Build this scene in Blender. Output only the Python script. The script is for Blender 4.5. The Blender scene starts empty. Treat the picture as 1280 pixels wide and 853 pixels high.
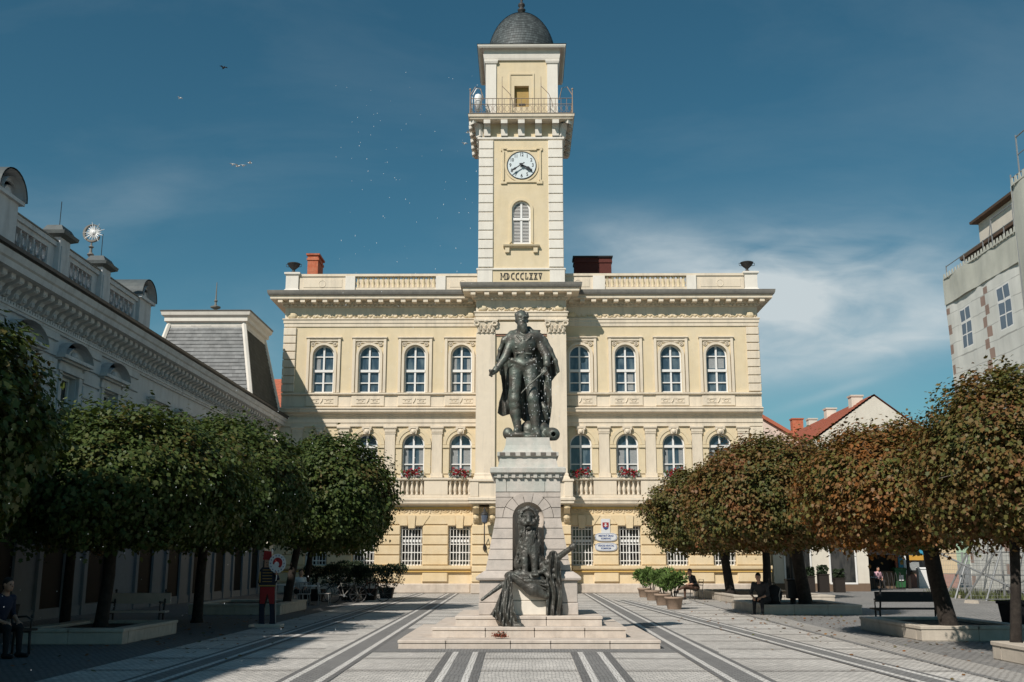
import bpy, math, random
import numpy as np
from mathutils import Vector, Matrix, noise as mnoise

R = math.radians
scene = bpy.context.scene
COL = scene.collection

# ------------------------------------------------------------------ camera
FPX = 1300.0                                   # focal length for a 1280 px wide frame
PITCH = math.atan((704 - 426.5) / FPX)
YAW = math.atan((652 - 640) / FPX * math.cos(PITCH))
CAM = (0.0, 0.0, 1.6)
cam_d = bpy.data.cameras.new('camera')
cam = bpy.data.objects.new('camera', cam_d)
COL.objects.link(cam)
cam_d.sensor_width = 36.0
cam_d.lens = FPX / 1280 * 36
cam_d.clip_end = 3000
cam.location = CAM
cam.rotation_euler = (math.pi / 2 + PITCH, 0, YAW)
scene.camera = cam

# ------------------------------------------------------------------ light
SUN = Vector((0.62, 1.0, -1.08)).normalized()   # direction the light travels
sun_el = math.asin(-SUN.z)
sun_az = math.atan2(-SUN.x, -SUN.y)
sl = bpy.data.lights.new('sun', 'SUN')
sl.energy = 5.0
sl.angle = R(0.55)
sl.color = (1.0, 0.935, 0.85)
so = bpy.data.objects.new('sun', sl)
COL.objects.link(so)
so.rotation_euler = (-SUN).to_track_quat('Z', 'Y').to_euler()

world = bpy.data.worlds.new('World')
scene.world = world
world.use_nodes = True
SKY_STRENGTH = 0.05
vs = scene.view_settings
vs.view_transform = 'Standard'
vs.look = 'None'
vs.gamma = 1.0
vs.use_curve_mapping = False
vs.exposure = -0.04

def build_sky():
    nt = world.node_tree
    nt.nodes.clear()
    N, L = nt.nodes.new, nt.links.new
    out = N('ShaderNodeOutputWorld'); bg = N('ShaderNodeBackground')
    sky = N('ShaderNodeTexSky'); sky.sky_type = 'NISHITA'; sky.sun_disc = False
    sky.sun_elevation = sun_el; sky.sun_rotation = sun_az % (2 * math.pi)
    sky.altitude = 100; sky.air_density = 1.0; sky.dust_density = 0.35; sky.ozone_density = 2.2
    hs = N('ShaderNodeHueSaturation'); hs.inputs['Hue'].default_value = 0.485
    hs.inputs['Saturation'].default_value = 1.17; hs.inputs['Value'].default_value = 1.2
    L(sky.outputs[0], hs.inputs['Color'])
    gr = N('ShaderNodeMixRGB'); gr.blend_type = 'MULTIPLY'; gr.inputs[0].default_value = 1.0; gr.inputs[2].default_value = (0.80, 1.12, 1.06, 1); L(hs.outputs[0], gr.inputs[1])
    # wisps of cirrus: noise over the direction of view, gathered round one bank of cloud
    tc = N('ShaderNodeTexCoord'); sp = N('ShaderNodeSeparateXYZ'); L(tc.outputs['Generated'], sp.inputs[0])
    def M(op, a, b=None, c=None, clamp=False):
        n = N('ShaderNodeMath'); n.operation = op; n.use_clamp = clamp
        for i, v in enumerate((a, b, c)):
            if v is None: continue
            if isinstance(v, (int, float)): n.inputs[i].default_value = v
            else: L(v, n.inputs[i])
        return n.outputs[0]
    yy = M('MAXIMUM', sp.outputs['Y'], 0.05)
    az = M('DIVIDE', sp.outputs['X'], yy)
    el = M('DIVIDE', sp.outputs['Z'], yy)
    cmb = N('ShaderNodeCombineXYZ'); L(az, cmb.inputs[0]); L(el, cmb.inputs[1])
    def noise_tex(scale, rot, stretch, detail=7, rough=0.6, dist=0.4, off=(0, 0, 0)):
        mp = N('ShaderNodeMapping'); L(cmb.outputs[0], mp.inputs[0])
        mp.inputs['Rotation'].default_value = (0, 0, rot); mp.inputs['Scale'].default_value = stretch
        mp.inputs['Location'].default_value = off
        n = N('ShaderNodeTexNoise'); n.inputs['Scale'].default_value = scale; n.inputs['Detail'].default_value = detail
        n.inputs['Roughness'].default_value = rough; n.inputs['Distortion'].default_value = dist
        L(mp.outputs[0], n.inputs['Vector']); return n.outputs[0]
    def blob(a0, e0, da, de, rot):
        ca, sa = math.cos(rot), math.sin(rot)
        da_ = M('SUBTRACT', az, a0); de_ = M('SUBTRACT', el, e0)
        u = M('ADD', M('MULTIPLY', da_, ca / da), M('MULTIPLY', de_, sa / da))
        v = M('ADD', M('MULTIPLY', da_, -sa / de), M('MULTIPLY', de_, ca / de))
        r2 = M('ADD', M('MULTIPLY', u, u), M('MULTIPLY', v, v))
        return M('EXPONENT', M('MULTIPLY', r2, -1.0))
    n1 = noise_tex(5.0, R(-14), (1.0, 2.6, 1), rough=0.52)
    n2 = noise_tex(13.0, R(16), (1.0, 3.2, 1), dist=0.9, rough=0.55, off=(2.1, 0.7, 0))
    n3 = noise_tex(2.2, R(10), (1.0, 2.4, 1), off=(5.1, 1.7, 0))
    nn = M('ADD', M('MULTIPLY', n1, 0.75), M('MULTIPLY', n2, 0.25))
    body = M('ADD', blob(0.265, 0.258, 0.175, 0.062, R(5)), M('MULTIPLY', blob(0.36, 0.215, 0.20, 0.022, R(13)), 0.45))
    body = M('ADD', body, M('MULTIPLY', blob(0.16, 0.305, 0.12, 0.03, R(-10)), 0.35))
    trail = M('MULTIPLY', blob(0.305, 0.163, 0.055, 0.0045, R(18)), 0.33)
    bank = M('MULTIPLY', body, M('MULTIPLY_ADD', nn, 3.6, -0.9), None, True)
    left = M('MULTIPLY', M('ADD', blob(-0.30, 0.20, 0.12, 0.05, R(8)), M('MULTIPLY', blob(-0.46, 0.33, 0.2, 0.04, R(20)), 0.7)), M('MULTIPLY_ADD', nn, 2.2, -0.75), None, True)
    thin = M('MULTIPLY', M('MULTIPLY_ADD', n3, 2.4, -1.15, True), 0.10)
    cl = M('ADD', M('ADD', M('MULTIPLY', bank, 1.0), M('MULTIPLY', trail, nn)), M('ADD', M('MULTIPLY', left, 0.32), thin), None, True)
    mix = N('ShaderNodeMixRGB'); mix.inputs['Color2'].default_value = (11.5, 13.0, 13.6, 1)
    L(cl, mix.inputs['Fac']); L(gr.outputs[0], mix.inputs['Color1'])
    L(mix.outputs[0], bg.inputs['Color']); bg.inputs['Strength'].default_value = SKY_STRENGTH
    L(bg.outputs[0], out.inputs[0])
build_sky()

# ------------------------------------------------------------------ helpers
def at(px, py, Y):
    """real position, at depth Y, of something measured in the photograph (1280 px wide)"""
    x = (px - 640) / FPX; y = -(py - 426.5) / FPX
    fy = math.cos(PITCH) - y * math.sin(PITCH); fz = math.sin(PITCH) + y * math.cos(PITCH)
    c, s = math.cos(YAW), math.sin(YAW)
    d = (x * c - fy * s, x * s + fy * c, fz)
    t = Y / d[1]
    return Vector((d[0] * t, Y, CAM[2] + d[2] * t))

class MB:
    def __init__(s): s.v = []; s.f = []; s.m = []; s.cur = 0
    def add(s, vs, fs):
        o = len(s.v); s.v += [tuple(p) for p in vs]
        for f in fs: s.f.append([o + i for i in f]); s.m.append(s.cur)
        return s
    def poly(s, pts): return s.add(pts, [list(range(len(pts)))])
    def box(s, x0, x1, y0, y1, z0, z1):
        return s.add([(x0,y0,z0),(x1,y0,z0),(x1,y1,z0),(x0,y1,z0),(x0,y0,z1),(x1,y0,z1),(x1,y1,z1),(x0,y1,z1)],
                     [(0,3,2,1),(4,5,6,7),(0,1,5,4),(1,2,6,5),(2,3,7,6),(3,0,4,7)])
    def cbox(s, x0, x1, y0, y1, z0, z1, c=0.02):
        """box whose front (low y) edges are chamfered"""
        return s.add([(x0,y1,z0),(x1,y1,z0),(x1,y1,z1),(x0,y1,z1),(x0,y0+c,z0),(x1,y0+c,z0),(x1,y0+c,z1),(x0,y0+c,z1),
                      (x0+c,y0,z0+c),(x1-c,y0,z0+c),(x1-c,y0,z1-c),(x0+c,y0,z1-c)],
                     [(0,3,2,1),(0,1,5,4),(1,2,6,5),(2,3,7,6),(3,0,4,7),(4,5,9,8),(5,6,10,9),(6,7,11,10),(7,4,8,11),(8,9,10,11)])
    def obox(s, c, ux, uy, uz, hx, hy, hz):
        c = Vector(c); ux = Vector(ux)*hx; uy = Vector(uy)*hy; uz = Vector(uz)*hz
        P = [c-ux-uy-uz, c+ux-uy-uz, c+ux+uy-uz, c-ux+uy-uz, c-ux-uy+uz, c+ux-uy+uz, c+ux+uy+uz, c-ux+uy+uz]
        return s.add(P, [(0,3,2,1),(4,5,6,7),(0,1,5,4),(1,2,6,5),(2,3,7,6),(3,0,4,7)])
    def rings(s, x0, x1, y0, y1, prof, bot=True, top=True):
        """rectangular footprint swept up a profile of (outset, z): cornices, plinths, steps, hipped roofs"""
        vs = []
        for o, z in prof: vs += [(x0-o,y0-o,z),(x1+o,y0-o,z),(x1+o,y1+o,z),(x0-o,y1+o,z)]
        fs = []
        for k in range(len(prof)-1):
            a = 4*k; b = a+4
            for i in range(4):
                j = (i+1) % 4; fs.append((a+i, a+j, b+j, b+i))
        if bot: fs.append((3,2,1,0))
        if top: n = 4*(len(prof)-1); fs.append((n,n+1,n+2,n+3))
        return s.add(vs, fs)
    def extr(s, poly, y0, y1, back=True):
        """polygon of (x, z) given a depth from y0 to y1"""
        n = len(poly)
        vs = [(x, y0, z) for x, z in poly] + [(x, y1, z) for x, z in poly]
        fs = [list(range(n))] + [(i, i+n, (i+1) % n + n, (i+1) % n) for i in range(n)]
        if back: fs.append(list(range(2*n-1, n-1, -1)))
        return s.add(vs, fs)
    def extx(s, poly, x0, x1):
        """profile of (y, z) run along x"""
        n = len(poly)
        vs = [(x0, y, z) for y, z in poly] + [(x1, y, z) for y, z in poly]
        fs = [list(range(n)), list(range(2*n-1, n-1, -1))] + [(i, (i+1) % n, (i+1) % n + n, i+n) for i in range(n)]
        return s.add(vs, fs)
    def exty(s, poly, y0, y1):
        """profile of (x, z) run along y"""
        return s.extr(poly, y0, y1)
    def band(s, outer, inner, y0, y1):
        """flat band between two open lines of (x, z), with depth"""
        n = len(outer); vs = []
        for y in (y0, y1):
            vs += [(x, y, z) for x, z in outer] + [(x, y, z) for x, z in inner]
        fs = []
        for i in range(n-1):
            fs += [(i, i+1, n+i+1, n+i), (i, 2*n+i, 2*n+i+1, i+1), (n+i, n+i+1, 3*n+i+1, 3*n+i)]
        fs += [(0, n, 3*n, 2*n), (n-1, 3*n-1, 4*n-1, 2*n-1)]
        return s.add(vs, fs)
    def lathe(s, cx, cy, prof, n=12, z=0.0):
        vs = []; fs = []
        for r, h in prof:
            for i in range(n):
                a = 2*math.pi*i/n; vs.append((cx + r*math.cos(a), cy + r*math.sin(a), z + h))
        for k in range(len(prof)-1):
            for i in range(n):
                j = (i+1) % n; fs.append((k*n+i, k*n+j, k*n+n+j, k*n+n+i))
        fs.append(list(range(n-1, -1, -1))); fs.append([(len(prof)-1)*n+i for i in range(n)])
        return s.add(vs, fs)
    def tube(s, pts, rad, n=8, cap=True):
        pts = [Vector(p) for p in pts]
        if isinstance(rad, (int, float)): rad = [rad]*len(pts)
        vs = []; fs = []; ref = None
        for i, p in enumerate(pts):
            d = (pts[min(i+1, len(pts)-1)] - pts[max(i-1, 0)]).normalized()
            if ref is None:
                ref = Vector((0,0,1)) if abs(d.z) < 0.9 else Vector((1,0,0))
            u = d.cross(ref).normalized(); w = u.cross(d).normalized(); ref = w
            for k in range(n):
                a = 2*math.pi*k/n; vs.append(p + (u*math.cos(a) + w*math.sin(a))*rad[i])
        for i in range(len(pts)-1):
            for k in range(n):
                j = (k+1) % n; fs.append((i*n+k, i*n+j, i*n+n+j, i*n+n+k))
        if cap: fs.append(list(range(n-1,-1,-1))); fs.append([(len(pts)-1)*n+k for k in range(n)])
        return s.add(vs, fs)
    def ball(s, c, r, nu=10, nv=7):
        if isinstance(r, (int, float)): r = (r, r, r)
        vs = [(c[0], c[1], c[2]-r[2])]; fs = []
        for j in range(1, nv):
            t = math.pi*j/nv
            for i in range(nu):
                a = 2*math.pi*i/nu
                vs.append((c[0]+r[0]*math.sin(t)*math.cos(a), c[1]+r[1]*math.sin(t)*math.sin(a), c[2]-r[2]*math.cos(t)))
        vs.append((c[0], c[1], c[2]+r[2])); last = len(vs)-1
        for i in range(nu):
            k = (i+1) % nu
            fs.append((0, 1+k, 1+i)); fs.append((last, last-nu+i, last-nu+k))
            for j in range(nv-2):
                fs.append((1+j*nu+i, 1+j*nu+k, 1+(j+1)*nu+k, 1+(j+1)*nu+i))
        return s.add(vs, fs)
    def build(s, name, mat, parent=None, smooth=False, loc=None):
        me = bpy.data.meshes.new(name)
        me.from_pydata(s.v, [], s.f)
        mats = mat if isinstance(mat, (list, tuple)) else [mat]
        for m in mats: me.materials.append(m)
        if len(mats) > 1: me.polygons.foreach_set('material_index', s.m)
        if smooth: me.polygons.foreach_set('use_smooth', [True]*len(me.polygons))
        me.update()
        o = bpy.data.objects.new(name, me); COL.objects.link(o)
        if parent is not None: o.parent = parent
        if loc is not None: o.location = loc
        return o

def build_split(mb, name, mat, parent, gap=0.06):
    """every separate piece of a builder becomes a part of its own"""
    n = len(mb.v); par = list(range(n))
    def find(i):
        while par[i] != i: par[i] = par[par[i]]; i = par[i]
        return i
    for f in mb.f:
        a = find(f[0])
        for j in f[1:]: par[find(j)] = a
    isl = {}
    for i, p in enumerate(mb.v):
        r_ = find(i); b = isl.setdefault(r_, [list(p), list(p)])
        for k in range(3): b[0][k] = min(b[0][k], p[k]); b[1][k] = max(b[1][k], p[k])
    keys = list(isl); grp = {q: q for q in keys}
    def gf(q):
        while grp[q] != q: q = grp[q]
        return q
    for i, a in enumerate(keys):
        for b in keys[:i]:
            A, B = isl[a], isl[b]
            if all(A[0][k] - gap <= B[1][k] and B[0][k] - gap <= A[1][k] for k in range(3)): grp[gf(a)] = gf(b)
    out = {}
    for f in mb.f:
        g_ = gf(find(f[0])); m2, mp = out.setdefault(g_, (MB(), {})); idx = []
        for i in f:
            if i not in mp: mp[i] = len(m2.v); m2.v.append(mb.v[i])
            idx.append(mp[i])
        m2.f.append(idx); m2.m.append(0)
    return [m2.build(name, mat, parent) for m2, _ in out.values()]

def tag(o, label=None, cat=None, group=None, kind=None):
    if label: o['label'] = label
    if cat: o['category'] = cat
    if group: o['group'] = group
    if kind: o['kind'] = kind
    return o
def empty(name, loc, label, cat, group=None, rz=0.0):
    o = bpy.data.objects.new(name, None); COL.objects.link(o)
    o.empty_display_size = 0.3
    o.location = loc; o.rotation_euler = (0, 0, rz)
    return tag(o, label, cat, group)
def put(o, parent, loc, rz=0.0, scale=None):
    """a copy of a part (and its sub-parts) at another place on the same or another thing"""
    c = o.copy(); COL.objects.link(c); c.parent = parent; c.location = loc; c.rotation_euler = (0, 0, rz)
    if scale: c.scale = scale
    for ch in list(o.children):
        d = ch.copy(); COL.objects.link(d); d.parent = c
    return c
def copy_tree(o, parent=None):
    c = o.copy(); COL.objects.link(c)
    if parent is not None: c.parent = parent
    for ch in list(o.children): copy_tree(ch, c)
    return c
def arc(xc, zs, r, n=14, rz=None):
    rz = r if rz is None else rz
    return [(xc - r*math.cos(math.pi*i/n), zs + rz*math.sin(math.pi*i/n)) for i in range(n+1)]
def contour(w, za, zs, arch, inset=0.0, n=14, rz=None):
    h = w/2 - inset
    pts = [(-h, za + inset)]
    if arch: pts += arc(0, zs, h, n, (rz - inset) if rz else None)
    else: pts += [(-h, zs - inset), (h, zs - inset)]
    return pts + [(h, za + inset)]
def wall(mb, x0, x1, z0, z1, y, ops, depth):
    """wall face with real openings: ops = (centre, width, sill, spring or head, arched)"""
    cur = x0
    for xc, w, za, zs, arch in sorted(ops):
        a, b = xc - w/2, xc + w/2
        q = lambda xa, xb, zl, zh: mb.poly([(xa,y,zl),(xb,y,zl),(xb,y,zh),(xa,y,zh)])
        q(cur, a, z0, z1); q(a, b, z0, za)
        if arch:
            pts = arc(xc, zs, w/2)
            for (xa, zl), (xb, zh) in zip(pts, pts[1:]): mb.poly([(xa,y,zl),(xb,y,zh),(xb,y,z1),(xa,y,z1)])
        else: q(a, b, zs, z1)
        c = [(xc + px, pz) for px, pz in contour(w, za, zs, arch)]
        for i in range(len(c)):
            p, r = c[i], c[(i+1) % len(c)]
            mb.poly([(p[0],y,p[1]),(r[0],y,r[1]),(r[0],y+depth,r[1]),(p[0],y+depth,p[1])])
        cur = b
    mb.poly([(cur,y,z0),(x1,y,z0),(x1,y,z1),(cur,y,z1)])
    return mb
def text_mesh(name, body, size, mat, parent, loc, rot=(math.pi/2, 0, 0), extrude=0.01, bold=0.0, squeeze=1.0):
    cu = bpy.data.curves.new(name, 'FONT'); cu.body = body; cu.size = size
    cu.align_x = 'CENTER'; cu.align_y = 'CENTER'; cu.extrude = extrude; cu.offset = bold
    tmp = bpy.data.objects.new(name, cu); COL.objects.link(tmp)
    dg = bpy.context.evaluated_depsgraph_get(); dg.update()
    me = bpy.data.meshes.new_from_object(tmp.evaluated_get(dg))
    bpy.data.objects.remove(tmp); bpy.data.curves.remove(cu)
    me.materials.clear(); me.materials.append(mat)
    o = bpy.data.objects.new(name, me); COL.objects.link(o)
    if parent is not None: o.parent = parent
    o.location = loc; o.rotation_euler = rot; o.scale = (squeeze, 1, 1)
    return o

# ------------------------------------------------------------------ sculpting: blended solids turned into one skin
class Sculpt:
    def __init__(s, lo, hi, vox):
        s.vox = vox; s.lo = np.array(lo, float)
        n = np.ceil((np.array(hi) - s.lo) / vox).astype(int) + 1
        s.vol = np.full(n, 9.0); s.mat = np.zeros(n, np.int16); s.best = np.full(n, 9.0)
        s.ax = [s.lo[i] + np.arange(n[i]) * vox for i in range(3)]
    def _reg(s, lo, hi):
        sl = []
        for i in range(3):
            a = int(max(0, math.floor((lo[i] - s.lo[i]) / s.vox))); b = int(min(len(s.ax[i]), math.ceil((hi[i] - s.lo[i]) / s.vox) + 1))
            if b <= a: return None, None
            sl.append(slice(a, b))
        X, Y, Z = np.meshgrid(s.ax[0][sl[0]], s.ax[1][sl[1]], s.ax[2][sl[2]], indexing='ij')
        return tuple(sl), (X, Y, Z)
    def _mix(s, sl, d, k, m, sub=False):
        v = s.vol[sl]
        if sub:
            if k > 0:
                h = np.clip(0.5 - 0.5 * (v + d) / k, 0, 1); s.vol[sl] = v * (1 - h) + (-d) * h + k * h * (1 - h)
            else: s.vol[sl] = np.maximum(v, -d)
            return
        if k > 0:
            h = np.clip(0.5 + 0.5 * (v - d) / k, 0, 1)
            r = v * (1 - h) + d * h - k * h * (1 - h)
        else: r = np.minimum(v, d)
        s.vol[sl] = r
        b = s.best[sl]; mm = s.mat[sl]; w = d < b
        mm[w] = m; b[w] = d[w]; s.mat[sl] = mm; s.best[sl] = b
    def cap(s, a, b, ra, rb=None, k=0.03, m=0, sub=False):
        rb = ra if rb is None else rb
        a = np.array(a, float); b = np.array(b, float); e = max(ra, rb) + k + 3 * s.vox
        sl, P = s._reg(np.minimum(a, b) - e, np.maximum(a, b) + e)
        if sl is None: return s
        ab = b - a; L = float(ab @ ab) + 1e-9
        t = np.clip(((P[0]-a[0])*ab[0] + (P[1]-a[1])*ab[1] + (P[2]-a[2])*ab[2]) / L, 0, 1)
        d = np.sqrt((P[0]-a[0]-t*ab[0])**2 + (P[1]-a[1]-t*ab[1])**2 + (P[2]-a[2]-t*ab[2])**2) - (ra + (rb - ra) * t)
        s._mix(sl, d, k, m, sub); return s
    def ell(s, c, r, k=0.03, m=0, rot=None, sub=False):
        c = np.array(c, float); r = np.array(r, float); e = max(r) + k + 3 * s.vox
        sl, P = s._reg(c - e, c + e)
        if sl is None: return s
        q = [P[i] - c[i] for i in range(3)]
        if rot is not None:
            M = np.array(Matrix.Rotation(rot[1], 3, rot[0])).T
            q = [M[i][0]*q[0] + M[i][1]*q[1] + M[i][2]*q[2] for i in range(3)]
        k0 = np.sqrt((q[0]/r[0])**2 + (q[1]/r[1])**2 + (q[2]/r[2])**2)
        k1 = np.sqrt((q[0]/r[0]**2)**2 + (q[1]/r[1]**2)**2 + (q[2]/r[2]**2)**2) + 1e-9
        s._mix(sl, k0 * (k0 - 1) / k1, k, m, sub); return s
    def fun(s, lo, hi, f, k=0.02, m=0, sub=False):
        sl, P = s._reg(lo, hi)
        if sl is None: return s
        s._mix(sl, f(*P), k, m, sub); return s
    def chain(s, pts, rad, k=0.03, m=0):
        for i in range(len(pts)-1): s.cap(pts[i], pts[i+1], rad[i], rad[i+1], k, m)
        return s
    def roughen(s, amp, scale, seed=0.0):
        """ripples of the modelled surface"""
        X, Y, Z = np.meshgrid(*s.ax, indexing='ij')
        w = np.abs(s.vol) < 4 * s.vox
        x, y, z = X[w]*scale + seed, Y[w]*scale, Z[w]*scale
        n = np.sin(x*1.0 + 1.7*np.sin(z*.9) + 1.3*np.sin(y*1.3)) * np.sin(z*1.1 + 1.5*np.sin(x*.8 + y*.6)) + 0.6*np.sin(2.3*y + 2.1*x + 1.2*np.sin(2.7*z))
        s.vol[w] += amp * n
        return s
    def build(s, name, mats, parent=None, loc=(0, 0, 0), rz=0.0, smooth=True):
        v = s.vol; n = v.shape; ins = v < 0
        c = np.zeros((n[0]-1, n[1]-1, n[2]-1), np.int8)
        for dx in (0, 1):
            for dy in (0, 1):
                for dz in (0, 1): c += ins[dx:n[0]-1+dx, dy:n[1]-1+dy, dz:n[2]-1+dz]
        act = (c > 0) & (c < 8); idx = np.full(act.shape, -1, np.int64); cells = np.argwhere(act)
        idx[act] = np.arange(len(cells))
        S = np.zeros((len(cells), 3)); C = np.zeros(len(cells))
        corners = [(0,0,0),(1,0,0),(0,1,0),(1,1,0),(0,0,1),(1,0,1),(0,1,1),(1,1,1)]
        ed = [(0,1),(2,3),(4,5),(6,7),(0,2),(1,3),(4,6),(5,7),(0,4),(1,5),(2,6),(3,7)]
        val = [v[cells[:,0]+p[0], cells[:,1]+p[1], cells[:,2]+p[2]] for p in corners]
        for a, b in ed:
            va, vb = val[a], val[b]; cr = (va < 0) != (vb < 0)
            t = np.where(cr, va / np.where(np.abs(va - vb) < 1e-12, 1e-12, va - vb), 0)
            pa, pb = np.array(corners[a], float), np.array(corners[b], float)
            S += np.where(cr[:, None], pa + (pb - pa) * t[:, None], 0); C += cr
        V = s.lo + (cells + S / C[:, None]) * s.vox
        F = []
        for axis in range(3):
            sa = [slice(None)]*3; sb = [slice(None)]*3; sa[axis] = slice(0, n[axis]-1); sb[axis] = slice(1, n[axis])
            A, B = ins[tuple(sa)], ins[tuple(sb)]
            e = np.argwhere(A != B); flip = A[e[:,0], e[:,1], e[:,2]]
            o1, o2 = [(1,2),(2,0),(0,1)][axis]
            ok = (e[:,o1] > 0) & (e[:,o2] > 0) & (e[:,o1] < n[o1]-1) & (e[:,o2] < n[o2]-1)
            e = e[ok]; flip = flip[ok]
            def g(d1, d2):
                q = e.copy(); q[:,o1] += d1; q[:,o2] += d2; return idx[q[:,0], q[:,1], q[:,2]]
            Q = np.stack([g(-1,-1), g(0,-1), g(0,0), g(-1,0)], 1)
            Q[~flip] = Q[~flip][:, ::-1]; F.append(Q)
        F = np.concatenate(F); F = F[(F >= 0).all(1)]
        me = bpy.data.meshes.new(name)
        me.vertices.add(len(V)); me.vertices.foreach_set('co', V.astype(np.float32).ravel())
        me.loops.add(len(F)*4); me.loops.foreach_set('vertex_index', F.astype(np.int32).ravel())
        me.polygons.add(len(F)); me.polygons.foreach_set('loop_start', np.arange(0, len(F)*4, 4, dtype=np.int32))
        me.update(calc_edges=True)
        mats = mats if isinstance(mats, (list, tuple)) else [mats]
        for m in mats: me.materials.append(m)
        if len(mats) > 1:
            ci = cells[F[:, 0]]; me.polygons.foreach_set('material_index', s.mat[ci[:,0], ci[:,1], ci[:,2]].astype(np.int32))
        me.polygons.foreach_set('use_smooth', np.ones(len(F), bool)); me.update()
        o = bpy.data.objects.new(name, me); COL.objects.link(o)
        if parent is not None: o.parent = parent
        o.location = loc; o.rotation_euler = (0, 0, rz)
        return o

# ------------------------------------------------------------------ materials
def mat(name, col, rough=0.8, var=0.10, vscale=0.6, col2=None, mix2=0.0, streak=0.0, streak_col=None, bump=0.0, bscale=30.0, metal=0.0, spec=0.4, rand=0.0, coords='Object'):
    m = bpy.data.materials.new(name); m.use_nodes = True
    nt = m.node_tree; N, L = nt.nodes.new, nt.links.new
    b = nt.nodes['Principled BSDF']
    b.inputs['Roughness'].default_value = rough; b.inputs['Metallic'].default_value = metal
    b.inputs['Specular IOR Level'].default_value = spec
    tc = N('ShaderNodeTexCoord'); co = tc.outputs[coords]
    cur = None
    rgb = N('ShaderNodeRGB'); rgb.outputs[0].default_value = (*col, 1); cur = rgb.outputs[0]
    def noise(scale, detail=5, rough_=0.6, stretch=None):
        n = N('ShaderNodeTexNoise'); n.inputs['Scale'].default_value = scale; n.inputs['Detail'].default_value = detail; n.inputs['Roughness'].default_value = rough_
        if stretch:
            mp = N('ShaderNodeMapping'); mp.inputs['Scale'].default_value = stretch; L(co, mp.inputs[0]); L(mp.outputs[0], n.inputs['Vector'])
        else: L(co, n.inputs['Vector'])
        return n.outputs[0]
    def ramp(src, a, b_):
        r = N('ShaderNodeMapRange'); r.inputs['From Min'].default_value = a; r.inputs['From Max'].default_value = b_; L(src, r.inputs['Value']); return r.outputs[0]
    def mixc(f, c1, c2, mode='MIX'):
        x = N('ShaderNodeMixRGB'); x.blend_type = mode
        if isinstance(f, float): x.inputs[0].default_value = f
        else: L(f, x.inputs[0])
        L(c1, x.inputs[1])
        if isinstance(c2, tuple): x.inputs[2].default_value = (*c2, 1)
        else: L(c2, x.inputs[2])
        return x.outputs[0]
    if col2 is not None:
        f = N('ShaderNodeMath'); f.operation = 'MULTIPLY'; L(ramp(noise(vscale*1.7, 6, 0.65), 0.42, 0.68), f.inputs[0]); f.inputs[1].default_value = mix2
        cur = mixc(f.outputs[0], cur, col2)
    if streak > 0:
        f = N('ShaderNodeMath'); f.operation = 'MULTIPLY'; L(ramp(noise(1.6, 6, 0.7, (1.6, 1.6, 0.16)), 0.48, 0.75), f.inputs[0]); f.inputs[1].default_value = streak
        cur = mixc(f.outputs[0], cur, streak_col or tuple(c*0.5 for c in col))
    if rand > 0:
        g = N('ShaderNodeNewGeometry'); mr = N('ShaderNodeMapRange'); L(g.outputs['Random Per Island'], mr.inputs['Value'])
        mr.inputs['To Min'].default_value = 1 - rand; mr.inputs['To Max'].default_value = 1 + rand
        v = N('ShaderNodeVectorMath'); v.operation = 'SCALE'; L(cur, v.inputs[0]); L(mr.outputs[0], v.inputs['Scale']); cur = v.outputs[0]
    if var > 0:
        mr = N('ShaderNodeMapRange'); L(noise(vscale*4, 8, 0.7), mr.inputs['Value']); mr.inputs['From Min'].default_value = 0.25; mr.inputs['From Max'].default_value = 0.75
        mr.inputs['To Min'].default_value = 1 - var; mr.inputs['To Max'].default_value = 1 + var
        v = N('ShaderNodeVectorMath'); v.operation = 'SCALE'; L(cur, v.inputs[0]); L(mr.outputs[0], v.inputs['Scale']); cur = v.outputs[0]
    L(cur, b.inputs['Base Color'])
    if bump > 0:
        bp = N('ShaderNodeBump'); bp.inputs['Strength'].default_value = bump; bp.inputs['Distance'].default_value = 0.02
        L(noise(bscale, 4, 0.6), bp.inputs['Height']); L(bp.outputs[0], b.inputs['Normal'])
    return m

M = {}
M['yellow'] = mat('yellow stucco', (0.645, 0.535, 0.355), 0.9, 0.07, 0.5, (0.655, 0.565, 0.42), 0.5, 0.32, (0.47, 0.39, 0.26), 0.15, 60)
M['ochre'] = mat('ground floor stucco', (0.665, 0.525, 0.325), 0.9, 0.07, 0.5, (0.69, 0.59, 0.43), 0.5, 0.32, (0.5, 0.36, 0.18), 0.15, 60)
M['cream'] = mat('cream stucco trim', (0.69, 0.60, 0.475), 0.9, 0.06, 0.6, (0.66, 0.56, 0.43), 0.5, 0.6, (0.38, 0.345, 0.29), 0.15, 50)
M['white_trim'] = mat('white painted stucco', (0.72, 0.68, 0.61), 0.9, 0.05, 0.6, (0.66, 0.61, 0.54), 0.5, 0.3, (0.40, 0.38, 0.35), 0.15, 50)
M['gutter'] = mat('weathered sheet metal', (0.185, 0.175, 0.155), 0.7, 0.2, 1.5, (0.12, 0.115, 0.11), 0.6, 0.2)
M['stone_base'] = mat('worn limestone plinth', (0.50, 0.43, 0.36), 0.9, 0.16, 0.8, (0.62, 0.55, 0.47), 0.6, 0.5, (0.26, 0.22, 0.18), 0.3, 20)
M['frame'] = mat('white window paint', (0.72, 0.71, 0.69), 0.5, 0.04, 1)
M['grille'] = mat('white iron grille', (0.70, 0.69, 0.66), 0.5, 0.04, 1)
M['iron'] = mat('dark wrought iron', (0.035, 0.033, 0.032), 0.6, 0.2, 3, spec=0.4)
M['rust_iron'] = mat('rusty railing paint', (0.30, 0.23, 0.18), 0.7, 0.25, 4)
M['slate'] = mat('grey slate', (0.072, 0.085, 0.088), 0.65, 0.22, 1.2, (0.11, 0.125, 0.12), 0.6, 0.2, bump=0.4, bscale=9)
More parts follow.
